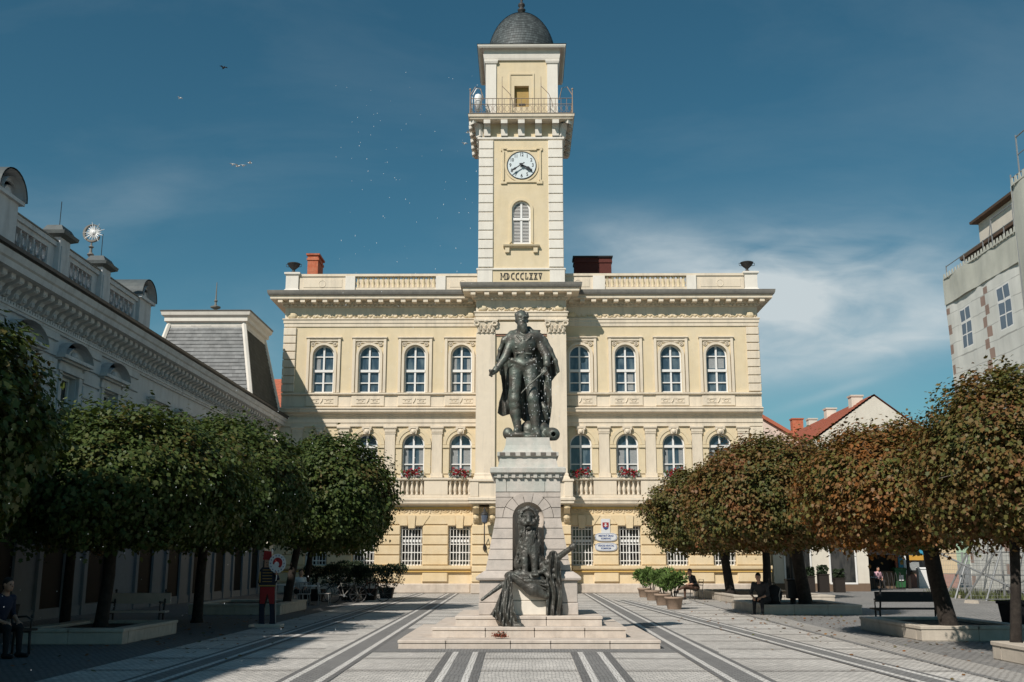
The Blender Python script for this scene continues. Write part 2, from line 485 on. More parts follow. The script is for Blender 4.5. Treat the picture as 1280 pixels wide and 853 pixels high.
M['slate_lit'] = mat('sunlit slate tone', (0.17, 0.175, 0.175), 0.7, 0.2, 1.2, (0.24, 0.24, 0.235), 0.6, 0.35, (0.10, 0.10, 0.10), rand=0.18)  # sunlit face of the mansard, light put into the colour
M['slate_shaded'] = mat('shaded slate tone', (0.05, 0.056, 0.052), 0.7, 0.25, 1.2, (0.08, 0.09, 0.075), 0.6, 0.35, rand=0.25)  # same slate on the other faces, shade put into the colour
M['ochre_bounce'] = mat('ochre bounce light tone', (0.62, 0.40, 0.12), 0.9, 0.06, 0.6)  # saturated ochre stands in for light bounced up under the ledges
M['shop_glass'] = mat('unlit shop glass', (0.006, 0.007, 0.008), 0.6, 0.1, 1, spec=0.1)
M['shade_trim'] = mat('shade darkened shop front', (0.20, 0.205, 0.21), 0.9, 0.1, 1)  # pale fronts under the trees, darkened in colour for their shade
M['brick'] = mat('red brick', (0.44, 0.12, 0.06), 0.9, 0.3, 2.5, (0.5, 0.22, 0.13), 0.6)
M['brick_dark'] = mat('dark red brick', (0.10, 0.028, 0.022), 0.9, 0.3, 2.5)
M['black_metal'] = mat('black sheet', (0.02, 0.02, 0.022), 0.5, 0.1, 2)
M['bronze'] = mat('patinated bronze', (0.105, 0.095, 0.08), 0.42, 0.4, 2.2, (0.13, 0.175, 0.15), 0.85, 0.6, (0.035, 0.035, 0.032), 0.5, 26, metal=0.3, spec=0.5)
M['bronze_dark'] = mat('dark bronze', (0.075, 0.070, 0.061), 0.42, 0.4, 3.0, (0.11, 0.125, 0.112), 0.6, 0.5, (0.026, 0.026, 0.024), 0.6, 30, metal=0.3, spec=0.5)
M['granite'] = mat('pinkish grey limestone', (0.50, 0.44, 0.39), 0.85, 0.16, 1.4, (0.39, 0.36, 0.33), 0.6, 0.45, (0.30, 0.27, 0.24), 0.25, 35, rand=0.07)
M['granite_green'] = mat('verdigris stained limestone', (0.50, 0.465, 0.42), 0.85, 0.15, 1.4, (0.38, 0.42, 0.385), 0.6, 0.7, (0.30, 0.345, 0.32), 0.25, 35, rand=0.05)
M['dark_stone'] = mat('sooty stone joint', (0.13, 0.115, 0.10), 0.95, 0.2, 2)
M['steps'] = mat('pink limestone steps', (0.54, 0.465, 0.395), 0.85, 0.16, 1.3, (0.59, 0.53, 0.47), 0.6, 0.5, (0.33, 0.28, 0.24), 0.2, 30, rand=0.07)
M['white_stone'] = mat('pale panel stone', (0.72, 0.66, 0.57), 0.85, 0.08, 2, (0.62, 0.56, 0.49), 0.5, 0.4, (0.42, 0.42, 0.38))
M['grey_stucco'] = mat('pale grey stucco', (0.54, 0.56, 0.58), 0.9, 0.07, 0.5, (0.43, 0.44, 0.46), 0.5, 0.5, (0.28, 0.28, 0.29), 0.15, 40)
M['grey_trim'] = mat('grey painted ornament', (0.56, 0.57, 0.585), 0.9, 0.08, 0.8, (0.40, 0.40, 0.41), 0.5, 0.5, (0.24, 0.24, 0.24))
M['tile'] = mat('red roof tile', (0.42, 0.13, 0.075), 0.85, 0.3, 2.0, (0.30, 0.13, 0.09), 0.6)
M['tile_old'] = mat('weathered dark roof tile', (0.14, 0.062, 0.048), 0.9, 0.3, 2.0, (0.06, 0.05, 0.05), 0.7)
M['plaster_pale'] = mat('off white render', (0.66, 0.615, 0.53), 0.9, 0.06, 0.3, (0.55, 0.50, 0.43), 0.6, 0.3, (0.4, 0.36, 0.3))
M['plaster_pink'] = mat('pinkish render', (0.66, 0.54, 0.47), 0.9, 0.06, 0.3, (0.58, 0.48, 0.42), 0.5)
M['shop_wall'] = mat('cream shop render', (0.60, 0.47, 0.30), 0.9, 0.06, 0.4)
M['shop_pink'] = mat('dull red shop plinth', (0.34, 0.20, 0.165), 0.9, 0.08, 0.8)
M['blue_paint'] = mat('bright blue paint', (0.05, 0.28, 0.42), 0.6, 0.05, 1)
M['white_paint'] = mat('white paint', (0.75, 0.75, 0.74), 0.5, 0.04, 1)
M['planter'] = mat('planter limestone', (0.50, 0.44, 0.365), 0.85, 0.14, 1.0, (0.38, 0.335, 0.28), 0.6, 0.4, (0.28, 0.24, 0.2), 0.25, 30)
M['soil'] = mat('dark soil', (0.035, 0.026, 0.018), 1.0, 0.4, 6, bump=0.6, bscale=25)
M['bark'] = mat('maple bark', (0.020, 0.015, 0.012), 0.95, 0.4, 5, (0.055, 0.045, 0.036), 0.5, bump=0.7, bscale=22)
M['twig'] = mat('pale bare twig', (0.20, 0.165, 0.14), 0.9, 0.3, 5)
M['wood_dark'] = mat('dark stained slats', (0.018, 0.013, 0.010), 0.7, 0.3, 4)
M['wood_red'] = mat('red brown slats', (0.09, 0.028, 0.018), 0.6, 0.3, 4)
M['terracotta'] = mat('weathered concrete pot', (0.30, 0.22, 0.165), 0.9, 0.2, 3)
M['green_plastic'] = mat('green plastic', (0.03, 0.12, 0.045), 0.5, 0.1, 2)
M['steel'] = mat('galvanised steel', (0.30, 0.31, 0.315), 0.5, 0.1, 3, metal=0.5)
M['net'] = mat('white scaffold netting', (0.60, 0.605, 0.57), 0.95, 0.05, 0.35, (0.52, 0.525, 0.49), 0.6, 0.25, (0.29, 0.30, 0.28))
M['net_grey'] = mat('greenish scaffold netting', (0.47, 0.475, 0.42), 0.95, 0.06, 0.5, (0.41, 0.415, 0.36), 0.6, 0.25, (0.22, 0.225, 0.2))
M['print_brown'] = mat('brown printed brick', (0.24, 0.135, 0.095), 0.9, 0.15, 2)
M['print_line'] = mat('grey printed line', (0.40, 0.41, 0.39), 0.9, 0.05, 2)
M['print_blue'] = mat('blue printed pane', (0.065, 0.12, 0.19), 0.9, 0.1, 2)
M['brown_roof'] = mat('dull brown roof edge', (0.10, 0.065, 0.045), 0.9, 0.2, 1.5)
M['skin'] = mat('skin', (0.46, 0.25, 0.17), 0.6, 0.05, 6)
M['hair'] = mat('dark hair', (0.018, 0.013, 0.010), 0.7, 0.2, 8)
M['cloth_black'] = mat('black clothes', (0.014, 0.014, 0.016), 0.9, 0.2, 6)
M['cloth_brown'] = mat('brown clothes', (0.075, 0.04, 0.027), 0.9, 0.2, 6)
M['cloth_grey'] = mat('charcoal clothes', (0.035, 0.034, 0.036), 0.9, 0.2, 6)
M['cloth_blue'] = mat('slate blue shirt', (0.020, 0.024, 0.048), 0.9, 0.1, 6)
M['cloth_pink'] = mat('pink top', (0.60, 0.36, 0.42), 0.9, 0.1, 6)
M['cloth_white'] = mat('white shirt', (0.6, 0.6, 0.6), 0.9, 0.1, 6)
M['red'] = mat('red cloth paint', (0.27, 0.016, 0.018), 0.7, 0.1, 3)
M['gold'] = mat('gold braid paint', (0.38, 0.24, 0.06), 0.6, 0.15, 6)
M['navy'] = mat('navy paint', (0.012, 0.016, 0.032), 0.7, 0.1, 4)
M['sign_white'] = mat('white enamel', (0.60, 0.61, 0.62), 0.35, 0.02, 2)
M['sign_blue'] = mat('blue sign lettering', (0.03, 0.07, 0.22), 0.6, 0.0)
M['letter'] = mat('dark metal letters', (0.05, 0.045, 0.04), 0.6, 0.0)
M['clock_face'] = mat('clock enamel', (0.62, 0.68, 0.70), 0.4, 0.04, 2)
M['clock_black'] = mat('clock black', (0.012, 0.014, 0.018), 0.5, 0.0)
M['petal'] = mat('red geranium', (0.30, 0.012, 0.025), 0.7, 0.0, rand=0.5)
M['petal_dry'] = mat('dried red brown flowers', (0.28, 0.075, 0.045), 0.9, 0.0, rand=0.5)
M['leaf_box'] = mat('window box leaves', (0.055, 0.10, 0.025), 0.7, 0.0, rand=0.5)
M['leaf_oleander'] = mat('bright green leaves', (0.085, 0.14, 0.03), 0.7, 0.0, rand=0.5)
M['leaf_hedge'] = mat('dark hedge leaves', (0.02, 0.035, 0.014), 0.7, 0.0, rand=0.4)
M['weed'] = mat('dry green weeds', (0.085, 0.10, 0.035), 0.9, 0.0, rand=0.5)
M['umber'] = mat('brown box wood', (0.16, 0.11, 0.075), 0.85, 0.1, 2)
M['lilac'] = mat('pale box', (0.45, 0.40, 0.36), 0.8, 0.1, 2)
M['mirror_steel'] = mat('polished steel', (0.62, 0.63, 0.64), 0.22, 0.05, 3, metal=0.9)
M['bird_white'] = mat('white feathers', (0.8, 0.8, 0.78), 0.8, 0.0)
M['bird_black'] = mat('dark feathers', (0.03, 0.03, 0.032), 0.8, 0.0)
M['lamp_glass'] = mat('grey lamp glass', (0.10, 0.12, 0.16), 0.15, 0.0, spec=0.6)
M['drop'] = mat('water drops', (0.75, 0.78, 0.8), 0.2, 0.0)

def glass_mat(name, col, curtain=0.0):
    """window glass with the dim room, and now and then a curtain, behind it"""
    m = bpy.data.materials.new(name); m.use_nodes = True
    nt = m.node_tree; N, L = nt.nodes.new, nt.links.new
    b = nt.nodes['Principled BSDF']; b.inputs['Roughness'].default_value = 0.06; b.inputs['Specular IOR Level'].default_value = 0.6
    g = N('ShaderNodeNewGeometry'); n = N('ShaderNodeTexNoise'); n.inputs['Scale'].default_value = 1.4; n.inputs['Detail'].default_value = 3
    mp = N('ShaderNodeMapping'); mp.inputs['Scale'].default_value = (2.2, 1, 0.6); L(g.outputs['Position'], mp.inputs[0]); L(mp.outputs[0], n.inputs['Vector'])
    r = N('ShaderNodeMapRange'); L(n.outputs[0], r.inputs['Value']); r.inputs['From Min'].default_value = 0.45; r.inputs['From Max'].default_value = 0.62
    w = N('ShaderNodeTexWave'); w.inputs['Scale'].default_value = 5; w.inputs['Distortion'].default_value = 1.5; L(g.outputs['Position'], w.inputs['Vector'])
    cu = N('ShaderNodeMixRGB'); cu.inputs[1].default_value = (col[0]*2.2+.03, col[1]*2.0+.03, col[2]*1.7+.03, 1); cu.inputs[2].default_value = (col[0]*3+.06, col[1]*2.6+.055, col[2]*2.1+.05, 1); L(w.outputs[0], cu.inputs[0])
    f = N('ShaderNodeMath'); f.operation = 'MULTIPLY'; L(r.outputs[0], f.inputs[0]); f.inputs[1].default_value = curtain
    x = N('ShaderNodeMixRGB'); x.inputs[1].default_value = (*col, 1); L(cu.outputs[0], x.inputs[2]); L(f.outputs[0], x.inputs[0])
    L(x.outputs[0], b.inputs['Base Color'])
    wn = N('ShaderNodeTexNoise'); wn.inputs['Scale'].default_value = 0.9; L(g.outputs['Position'], wn.inputs['Vector'])
    bp = N('ShaderNodeBump'); bp.inputs['Strength'].default_value = 0.06; L(wn.outputs[0], bp.inputs['Height']); L(bp.outputs[0], b.inputs['Normal'])
    return m
M['glass'] = glass_mat('blue window glass', (0.036, 0.062, 0.088), 0.65)
M['glass_dark'] = glass_mat('dark window glass', (0.018, 0.02, 0.022), 0.5)

def leaf_mat(name, cols, patch):
    """foliage whose colour differs from leaf to leaf and from bough to bough"""
    m = bpy.data.materials.new(name); m.use_nodes = True
    nt = m.node_tree; N, L = nt.nodes.new, nt.links.new
    b = nt.nodes['Principled BSDF']; b.inputs['Roughness'].default_value = 0.55; b.inputs['Specular IOR Level'].default_value = 0.3
    g = N('ShaderNodeNewGeometry'); tc = N('ShaderNodeTexCoord')
    n = N('ShaderNodeTexNoise'); n.inputs['Scale'].default_value = 0.75; n.inputs['Detail'].default_value = 3; L(tc.outputs['Object'], n.inputs['Vector'])
    mr = N('ShaderNodeMapRange'); L(n.outputs[0], mr.inputs['Value']); mr.inputs['From Min'].default_value = 0.3; mr.inputs['From Max'].default_value = 0.7
    a = N('ShaderNodeMath'); a.operation = 'MULTIPLY'; L(mr.outputs[0], a.inputs[0]); a.inputs[1].default_value = patch
    c = N('ShaderNodeMath'); c.operation = 'MULTIPLY_ADD'; L(g.outputs['Random Per Island'], c.inputs[0]); c.inputs[1].default_value = 1 - patch; L(a.outputs[0], c.inputs[2])
    cr = N('ShaderNodeValToRGB'); L(c.outputs[0], cr.inputs[0])
    el = cr.color_ramp.elements
    while len(el) < len(cols): el.new(0.5)
    for e, (p, q) in zip(el, cols): e.position = p; e.color = (*q, 1)
    L(cr.outputs[0], b.inputs['Base Color'])
    t = N('ShaderNodeBsdfTranslucent'); sc = N('ShaderNodeVectorMath'); sc.operation = 'MULTIPLY'; sc.inputs[1].default_value = (1.6, 1.5, 0.7); L(cr.outputs[0], sc.inputs[0]); L(sc.outputs[0], t.inputs[0])
    mx = N('ShaderNodeMixShader'); mx.inputs[0].default_value = 0.15; L(b.outputs[0], mx.inputs[1]); L(t.outputs[0], mx.inputs[2])
    L(mx.outputs[0], nt.nodes['Material Output'].inputs[0])
    return m
GRN, GRN2, OLV = (0.042, 0.066, 0.016), (0.082, 0.110, 0.022), (0.120, 0.115, 0.026)
BRN, RED, ORG, YEL = (0.155, 0.082, 0.028), (0.17, 0.058, 0.024), (0.27, 0.10, 0.02), (0.34, 0.21, 0.03)
M['leaf_green'] = leaf_mat('green maple leaves', [(0.05, (0.026, 0.046, 0.012)), (0.42, (0.050, 0.080, 0.018)), (0.72, (0.076, 0.092, 0.022)), (0.95, (0.11, 0.066, 0.024))], 0.5)
M['leaf_olive'] = leaf_mat('olive maple leaves', [(0.05, (0.040, 0.056, 0.015)), (0.34, (0.075, 0.088, 0.022)), (0.58, (0.11, 0.090, 0.026)), (0.78, (0.135, 0.075, 0.027)), (0.96, RED)], 0.5)
M['leaf_mixed'] = leaf_mat('turning maple leaves', [(0.05, (0.048, 0.060, 0.016)), (0.28, (0.085, 0.090, 0.022)), (0.46, (0.125, 0.092, 0.027)), (0.66, BRN), (0.92, RED)], 0.5)
M['leaf_autumn'] = leaf_mat('autumn maple leaves', [(0.06, GRN), (0.26, OLV), (0.46, BRN), (0.66, (0.20, 0.082, 0.022)), (0.80, ORG), (0.97, YEL)], 0.6)

# ------------------------------------------------------------------ the ground
def sett_mat(name, c1, c2, mortar, sx, sy, bands=False, rot=0.0, spread=0.10):
    m = bpy.data.materials.new(name); m.use_nodes = True
    nt = m.node_tree; N, L = nt.nodes.new, nt.links.new
    b = nt.nodes['Principled BSDF']; b.inputs['Roughness'].default_value = 0.85; b.inputs['Specular IOR Level'].default_value = 0.25
    g = N('ShaderNodeNewGeometry')
    mp = N('ShaderNodeMapping'); mp.inputs['Rotation'].default_value = (0, 0, rot); L(g.outputs['Position'], mp.inputs[0])
    wob = N('ShaderNodeTexNoise'); wob.inputs['Scale'].default_value = 1.3; L(g.outputs['Position'], wob.inputs['Vector'])
    wv = N('ShaderNodeVectorMath'); wv.operation = 'MULTIPLY_ADD'; L(wob.outputs['Color'], wv.inputs[0]); wv.inputs[1].default_value = (0.10, 0.10, 0); L(mp.outputs[0], wv.inputs[2])
    br = N('ShaderNodeTexBrick'); L(wv.outputs[0], br.inputs['Vector'])
    br.inputs['Color1'].default_value = (*c1, 1); br.inputs['Color2'].default_value = (*c2, 1); br.inputs['Mortar'].default_value = (*mortar, 1)
    br.inputs['Scale'].default_value = 1.0; br.inputs['Brick Width'].default_value = sx; br.inputs['Row Height'].default_value = sy
    br.inputs['Mortar Size'].default_value = sy * 0.09; br.inputs['Mortar Smooth'].default_value = 0.4; br.inputs['Bias'].default_value = 0.0
    n = N('ShaderNodeTexNoise'); n.inputs['Scale'].default_value = 0.45; n.inputs['Detail'].default_value = 9; n.inputs['Roughness'].default_value = 0.72; L(g.outputs['Position'], n.inputs['Vector'])
    mr = N('ShaderNodeMapRange'); L(n.outputs[0], mr.inputs['Value']); mr.inputs['From Min'].default_value = 0.3; mr.inputs['From Max'].default_value = 0.7
    mr.inputs['To Min'].default_value = 1 - spread; mr.inputs['To Max'].default_value = 1 + spread
    n2 = N('ShaderNodeTexNoise'); n2.inputs['Scale'].default_value = 9; n2.inputs['Detail'].default_value = 4; n2.inputs['Roughness'].default_value = 0.8; L(g.outputs['Position'], n2.inputs['Vector'])
    mr2 = N('ShaderNodeMapRange'); L(n2.outputs[0], mr2.inputs['Value']); mr2.inputs['From Min'].default_value = 0.3; mr2.inputs['From Max'].default_value = 0.7
    mr2.inputs['To Min'].default_value = 0.86; mr2.inputs['To Max'].default_value = 1.14
    k = N('ShaderNodeMath'); k.operation = 'MULTIPLY'; L(mr.outputs[0], k.inputs[0]); L(mr2.outputs[0], k.inputs[1])
    v = N('ShaderNodeVectorMath'); v.operation = 'SCALE'; L(br.outputs['Color'], v.inputs[0]); L(k.outputs[0], v.inputs['Scale'])
    col = v.outputs[0]
    L(col, b.inputs['Base Color'])
    bp = N('ShaderNodeBump'); bp.inputs['Strength'].default_value = 0.5; bp.inputs['Distance'].default_value = 0.012
    h = N('ShaderNodeMath'); h.operation = 'MULTIPLY_ADD'; L(br.outputs['Fac'], h.inputs[0]); h.inputs[1].default_value = -1.0; L(n2.outputs[0], h.inputs[2])
    L(h.outputs[0], bp.inputs['Height']); L(bp.outputs[0], b.inputs['Normal'])
    return m
SET_LIGHT = sett_mat('light setts', (0.59, 0.56, 0.515), (0.45, 0.43, 0.40), (0.25, 0.235, 0.22), 0.11, 0.10, spread=0.24)
SET_WHITE = sett_mat('white setts', (0.66, 0.64, 0.61), (0.60, 0.585, 0.55), (0.25, 0.23, 0.21), 0.10, 0.10)
SET_BAND = sett_mat('buff grey setts', (0.43, 0.41, 0.38), (0.37, 0.35, 0.325), (0.14, 0.125, 0.11), 0.11, 0.10)
SET_GREY = sett_mat('grey setts', (0.245, 0.24, 0.232), (0.195, 0.192, 0.188), (0.09, 0.088, 0.085), 0.12, 0.10)
SET_DARK = sett_mat('dark setts', (0.195, 0.19, 0.186), (0.155, 0.152, 0.148), (0.085, 0.083, 0.08), 0.10, 0.10)
SET_ROAD = sett_mat('road setts', (0.27, 0.262, 0.25), (0.215, 0.21, 0.205), (0.10, 0.098, 0.095), 0.16, 0.14, spread=0.16)

SET_SHADE = sett_mat('shade darkened setts', (0.17, 0.17, 0.168), (0.14, 0.139, 0.137), (0.07, 0.07, 0.07), 0.12, 0.11)  # left pavement, setts darkened to stand for the tree shade
def sheet(name, pts, z, m):
    mb = MB(); mb.poly([(x, y, z) for x, y in pts])
    return tag(mb.build(name, m), kind='structure')
sheet('ground', [(-900, -60), (900, -60), (900, 1600), (-900, 1600)], 0.0, SET_ROAD)
sheet('plaza', [(-6.7, 2), (7.35, 2), (7.2, 29), (8.2, 57.4), (-6.7, 57.4)], 0.004, SET_LIGHT)
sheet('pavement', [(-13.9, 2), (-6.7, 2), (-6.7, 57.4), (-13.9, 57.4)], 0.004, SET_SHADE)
def strip(x0, y0, x1, y1, off0, off1):
    """strip along a line running into the distance, off0..off1 to its side"""
    return [(x0+off0, y0), (x0+off1, y0), (x1+off1, y1), (x1+off0, y1)]
zb = 0.008
mbs = MB()
for i in range(26):                                   # thin cross bands
    y = 6.1 + 2.05*i
    if y > 57: break
    x0, x1 = -6.7, 7.2
    if 19.6 < y < 26.3:
        mbs.poly([(x0,y,zb),(-3.75,y,zb),(-3.75,y+.24,zb),(x0,y+.24,zb)]); mbs.poly([(3.75,y,zb),(x1,y,zb),(x1,y+.24,zb),(3.75,y+.24,zb)])
    else: mbs.poly([(x0,y,zb),(x1,y,zb),(x1,y+.24,zb),(x0,y+.24,zb)])
tag(mbs.build('paving_band', SET_BAND), kind='structure')
# dark setts round the monument
sheet('paving_border', [(-3.35, 19.75), (3.6, 19.75), (3.6, 26.6), (-3.35, 26.6)], 0.010, SET_GREY)
# bands running towards the town hall: dark, white, grey, white, dark
dk, wh, gy = MB(), MB(), MB()
def runner(x0, y0, x1, y1, w, zz, dw=.09):
    for mbx, a, b in ((dk, -w, -w+dw), (wh, -w+dw, -w+dw+.10), (gy, -w+dw+.10, w-dw-.10), (wh, w-dw-.10, w-dw), (dk, w-dw, w)):
        mbx.poly([(x, y, zz) for x, y in strip(x0, y0, x1, y1, a, b)])
runner(-2.85, 5, -3.70, 57.3, 0.36, 0.013); runner(3.02, 5, 3.62, 57.3, 0.36, 0.013)
runner(-0.86, 5, -1.02, 19.75, 0.36, 0.013, .13); runner(1.08, 5, 1.24, 19.75, 0.36, 0.013, .13)
runner(-5.1, 5, -5.5, 57.3, 0.34, 0.016); runner(6.05, 5, 4.35, 47.3, 0.34, 0.016)
for n, mbx, m in (('dark_paving_stripe', dk, SET_DARK), ('white_paving_stripe', wh, SET_WHITE), ('grey_paving_stripe', gy, SET_GREY)): tag(mbx.build(n, m), kind='structure')
# the border of the square at the right, with its line of darker setts
sheet('pavement', [(6.35, 2), (7.05, 2), (7.6, 29), (8.6, 47), (7.4, 47), (6.9, 29)], 0.0145, SET_BAND)
k = MB()
for i in range(60):
    y = 5 + i*0.7
    x = 6.35 + (y-2)/27*0.55 if y < 29 else 6.9 + (y-29)/18*.5
    k.box(x-.05, x+.04, y, y+.69, 0.0, 0.022)
tag(k.build('kerb_line', SET_GREY), kind='structure')

# ------------------------------------------------------------------ the town hall
FY = 57.6
def zf(py, dy=0.0): return at(652, py, FY + dy).z
def xf(px, py=500, dy=0.0): return at(px, py, FY + dy).x
TH = empty('town_hall', (0, FY, 0), 'cream and yellow two storey town hall with a tall clock tower over its middle', 'town hall')
WX = [-11.17, -8.58, -5.99, -3.37, 3.29, 5.87, 8.43, 11.0]            # window axes
XL, XR = -13.42, 13.38
w2 = dict(w=1.20, za=10.95, zs=13.06)
w1 = dict(w=1.22, za=6.42, zs=8.02)
w0 = dict(w=1.20, za=1.47, zs=3.57)
# walls with their openings
mb = MB()
wall(mb, XL, XR, 9.1, 15.6, 0.0, [(x, w2['w'], w2['za'], w2['zs'], True) for x in WX], 0.28)
wall(mb, XL, XR, 4.3, 9.1, 0.0, [(x, w1['w'], w1['za'], w1['zs'], True) for x in WX], 0.30)
mb.box(XL, XL+.3, 0.29, 14, 0, 15.6).box(XR-.3, XR, 0.29, 14, 0, 15.6).box(XL, XR, 14, 14.3, 0, 15.6)
mb.build('upper_wall', M['yellow'], TH)
mb = MB(); wall(mb, XL-.04, XR+.04, 0.0, 4.3, -0.08, [(x, w0['w'], w0['za'], w0['zs'], False) for x in WX], 0.34)
mb.build('ground_floor_wall', M['ochre'], TH)
# rusticated courses on the piers
mb = MB(); edges = [XL-.06] + sum([[x-.62, x+.62] for x in WX], []) + [XR+.06]
zc = [1.47, 2.02, 2.55, 3.08, 3.62]
for a, b in zip(edges[::2], edges[1::2]):
    if a < -2.6 and b > 2.6:
        spans = [(a, -2.75), (2.75, b)]
    else: spans = [(a, b)]
    for c, d in spans:
        if d - c < .2: continue
        for z0, z1 in zip(zc, zc[1:]): mb.cbox(c, d, -0.16, -0.06, z0+.025, z1-.025, .03)
for a, b in ((XL-.06, WX[3]+.62), (WX[4]-.62, XR+.06)):                # plain course over the windows
    mb.cbox(a if a < 0 else 2.75, b if b > 0 else -2.75, -0.15, -0.06, 3.66, 4.14, .02)
build_split(mb, 'rusticated_pier', M['ochre'], TH)
# flat arches over the ground windows
vo = MB()
for i, (a, b, c, d) in enumerate(((-.62,-.22,-1.0,-.27), (-.17,.17,-.22,.22), (.22,.62,.27,1.0))):
    pr = -0.24 if i == 1 else -0.18
    vo.extr([(a, 3.45 if i == 1 else 3.6), (b, 3.45 if i == 1 else 3.6), (d, 4.14), (c, 4.14)], pr, -0.05)
vo0 = vo.build('window_keystone', M['ochre'], TH, loc=(WX[0], 0, 0))
for x in WX[1:]: put(vo0, TH, (x, 0, 0))
# stone base, recessed panels, sill band
mb = MB()
for a, b in ((XL-.08, -2.75), (2.75, XR+.08)):
    mb.cbox(a, b, -0.26, -0.07, 0.0, 0.52, .05)
build_split(mb, 'stone_base', M['stone_base'], TH)
mb = MB()
for a, b in zip(edges[::2], edges[1::2]):
    for c, d in ([(a, -2.75), (2.75, b)] if a < -2.6 and b > 2.6 else [(a, b)]):
        if d - c > .3: mb.cbox(c, d, -0.19, -0.07, 0.60, 1.12, .04)
build_split(mb, 'base_panel', M['ochre'], TH)
mb = MB()
for a, b in ((XL-.1, -2.75), (2.75, XR+.1)):
    mb.extx([(-.07,1.19),(-.2,1.22),(-.30,1.30),(-.31,1.44),(-.26,1.46),(-.07,1.46)], a, b)
build_split(mb, 'sill_band', M['ochre'], TH)
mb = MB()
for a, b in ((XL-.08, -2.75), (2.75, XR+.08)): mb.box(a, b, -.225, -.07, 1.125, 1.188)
build_split(mb, 'sill_bounce_strip', M['ochre_bounce'], TH)  # strip added to carry bounced light as colour under the sill band
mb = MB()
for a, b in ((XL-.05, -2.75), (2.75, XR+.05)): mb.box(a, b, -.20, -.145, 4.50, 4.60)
build_split(mb, 'ledge_bounce_strip', M['ochre_bounce'], TH)  # strip whose orange is bounced light put into the colour
# frieze with swags and the ledge under the balustrade
mb = MB()
for a, b in ((XL-.06, -2.75), (2.75, XR+.06)):
    mb.extx([(-.06,4.14),(-.13,4.14),(-.13,4.20),(-.07,4.22),(-.07,4.56),(-.06,4.56)], a, b)
    n = int((b-a)/.55); s = (b-a)/n
    for i in range(n):
        x = a + s*(i+.5)
        mb.tube([(x + .2*math.cos(t), -.09, 4.47 - .17*math.sin(t)) for t in [math.pi*k/6 for k in range(7)]], .03, 5)
        mb.box(x-s/2-.035, x-s/2+.035, -.12, -.05, 4.26, 4.52); mb.ball((x, -.09, 4.42), (.06,.05,.06), 6, 4)
build_split(mb, 'swag_frieze', M['ochre'], TH, .3)
mb = MB()
for a, b in ((XL-.05, -2.72), (2.72, XR+.05)):
    mb.extx([(-.05,4.56),(-.16,4.56),(-.2,4.66),(-.42,4.74),(-.45,4.80),(-.45,4.90),(-.50,4.93),(-.50,5.04),(-.30,5.10),(-.05,5.10)], a, b)
build_split(mb, 'balcony_ledge', M['cream'], TH)
# blind balustrade under the first floor windows
mb = MB(); bl = MB()
pil = [(-12.45,.52), (-9.88,.62), (-7.29,.62), (-4.68,.62), (4.58,.62), (7.15,.62), (9.72,.62), (12.28,.52)]
for a, b in ((XL-.03, -2.72), (2.72, XR+.03)):
    mb.box(a, b, -.34, -.02, 5.10, 5.24); mb.extx([(-.02,6.02),(-.36,6.02),(-.40,6.07),(-.40,6.17),(-.02,6.20)], a, b)
    xs = [a] + sum([[x-.66, x+.66] for x in WX if a < x < b], []) + [b]
    for c, d in zip(xs[::2], xs[1::2]): mb.cbox(c, d, -.33, -.02, 5.24, 6.02, .015)
    for x in WX:
        if a < x < b: mb.box(x-.66, x+.66, -.06, -.012, 5.24, 6.02)
build_split(mb, 'balustrade_wall', M['cream'], TH)
bal = MB().lathe(0, 0, [(.09,0),(.09,.06),(.055,.08),(.09,.20),(.105,.30),(.075,.46),(.045,.58),(.055,.66),(.09,.70),(.09,.78)], 8)
b0 = bal.build('baluster', M['cream'], TH, True, loc=(WX[0]-.52, -.22, 5.24)); first = True
for x in WX:
    for k in range(5):
        if first: first = False; continue
        put(b0, TH, (x - .52 + .26*k, -.22, 5.24))
# first floor pilasters and their capitals
pm = MB()
pm.box(-.33, .33, -.16, -.02, 6.20, 6.42).box(-.28, .28, -.11, -.02, 6.42, 8.72).box(-.32,.32,-.14,-.02,8.62,8.68)
pm.box(-.31,.31,-.14,-.02,8.72,8.86).extx([(-.02,8.86),(-.14,8.86),(-.20,8.94),(-.20,9.02),(-.02,9.02)], -.37, .37)
p0 = pm.build('pilaster', M['cream'], TH, loc=(pil[0][0], 0, 0))
for x, w in pil[1:]: put(p0, TH, (x, 0, 0))
# arches over the first floor windows
am = MB(); o, i_ = arc(0, 8.02, .98, 16), arc(0, 8.02, .62, 16)
am.band(arc(0, 8.02, .98, 16), arc(0, 8.02, .80, 16), -.09, -.012); am.band(arc(0, 8.02, .795, 16), arc(0, 8.02, .625, 16), -.055, -.012)
for s in (-1, 1):
    a, b = sorted((s*.62, s*.985)); am.box(a, b, -.12, -.012, 7.84, 8.0); am.box(a+.02, b-.02, -.05, -.012, 6.42, 7.84)
    am.tube([(s*1.12+.11*math.cos(t), -.05, 8.84+.11*math.sin(t)) for t in [math.pi*k/5 for k in range(11)]], .03, 5); am.ball((s*1.12, -.05, 8.84), .05, 6, 4)
a0 = am.build('window_arch', M['yellow'], TH, loc=(WX[0], 0, 0))
km = MB().extr([(-.16,8.60),(.16,8.60),(.24,8.98),(-.24,8.98)], -.22, -.02).box(-.27,.27,-.26,-.02,8.92,9.0).ball((0,-.24,8.74),(.12,.08,.12),8,5)
for s in (-1, 1): km.ball((s*.2, -.2, 8.86), (.09,.07,.08), 6, 4)
k0 = km.build('keystone', M['cream'], TH, loc=(WX[0], 0, 0))
for x in WX[1:]: put(a0, TH, (x, 0, 0)); put(k0, TH, (x, 0, 0))
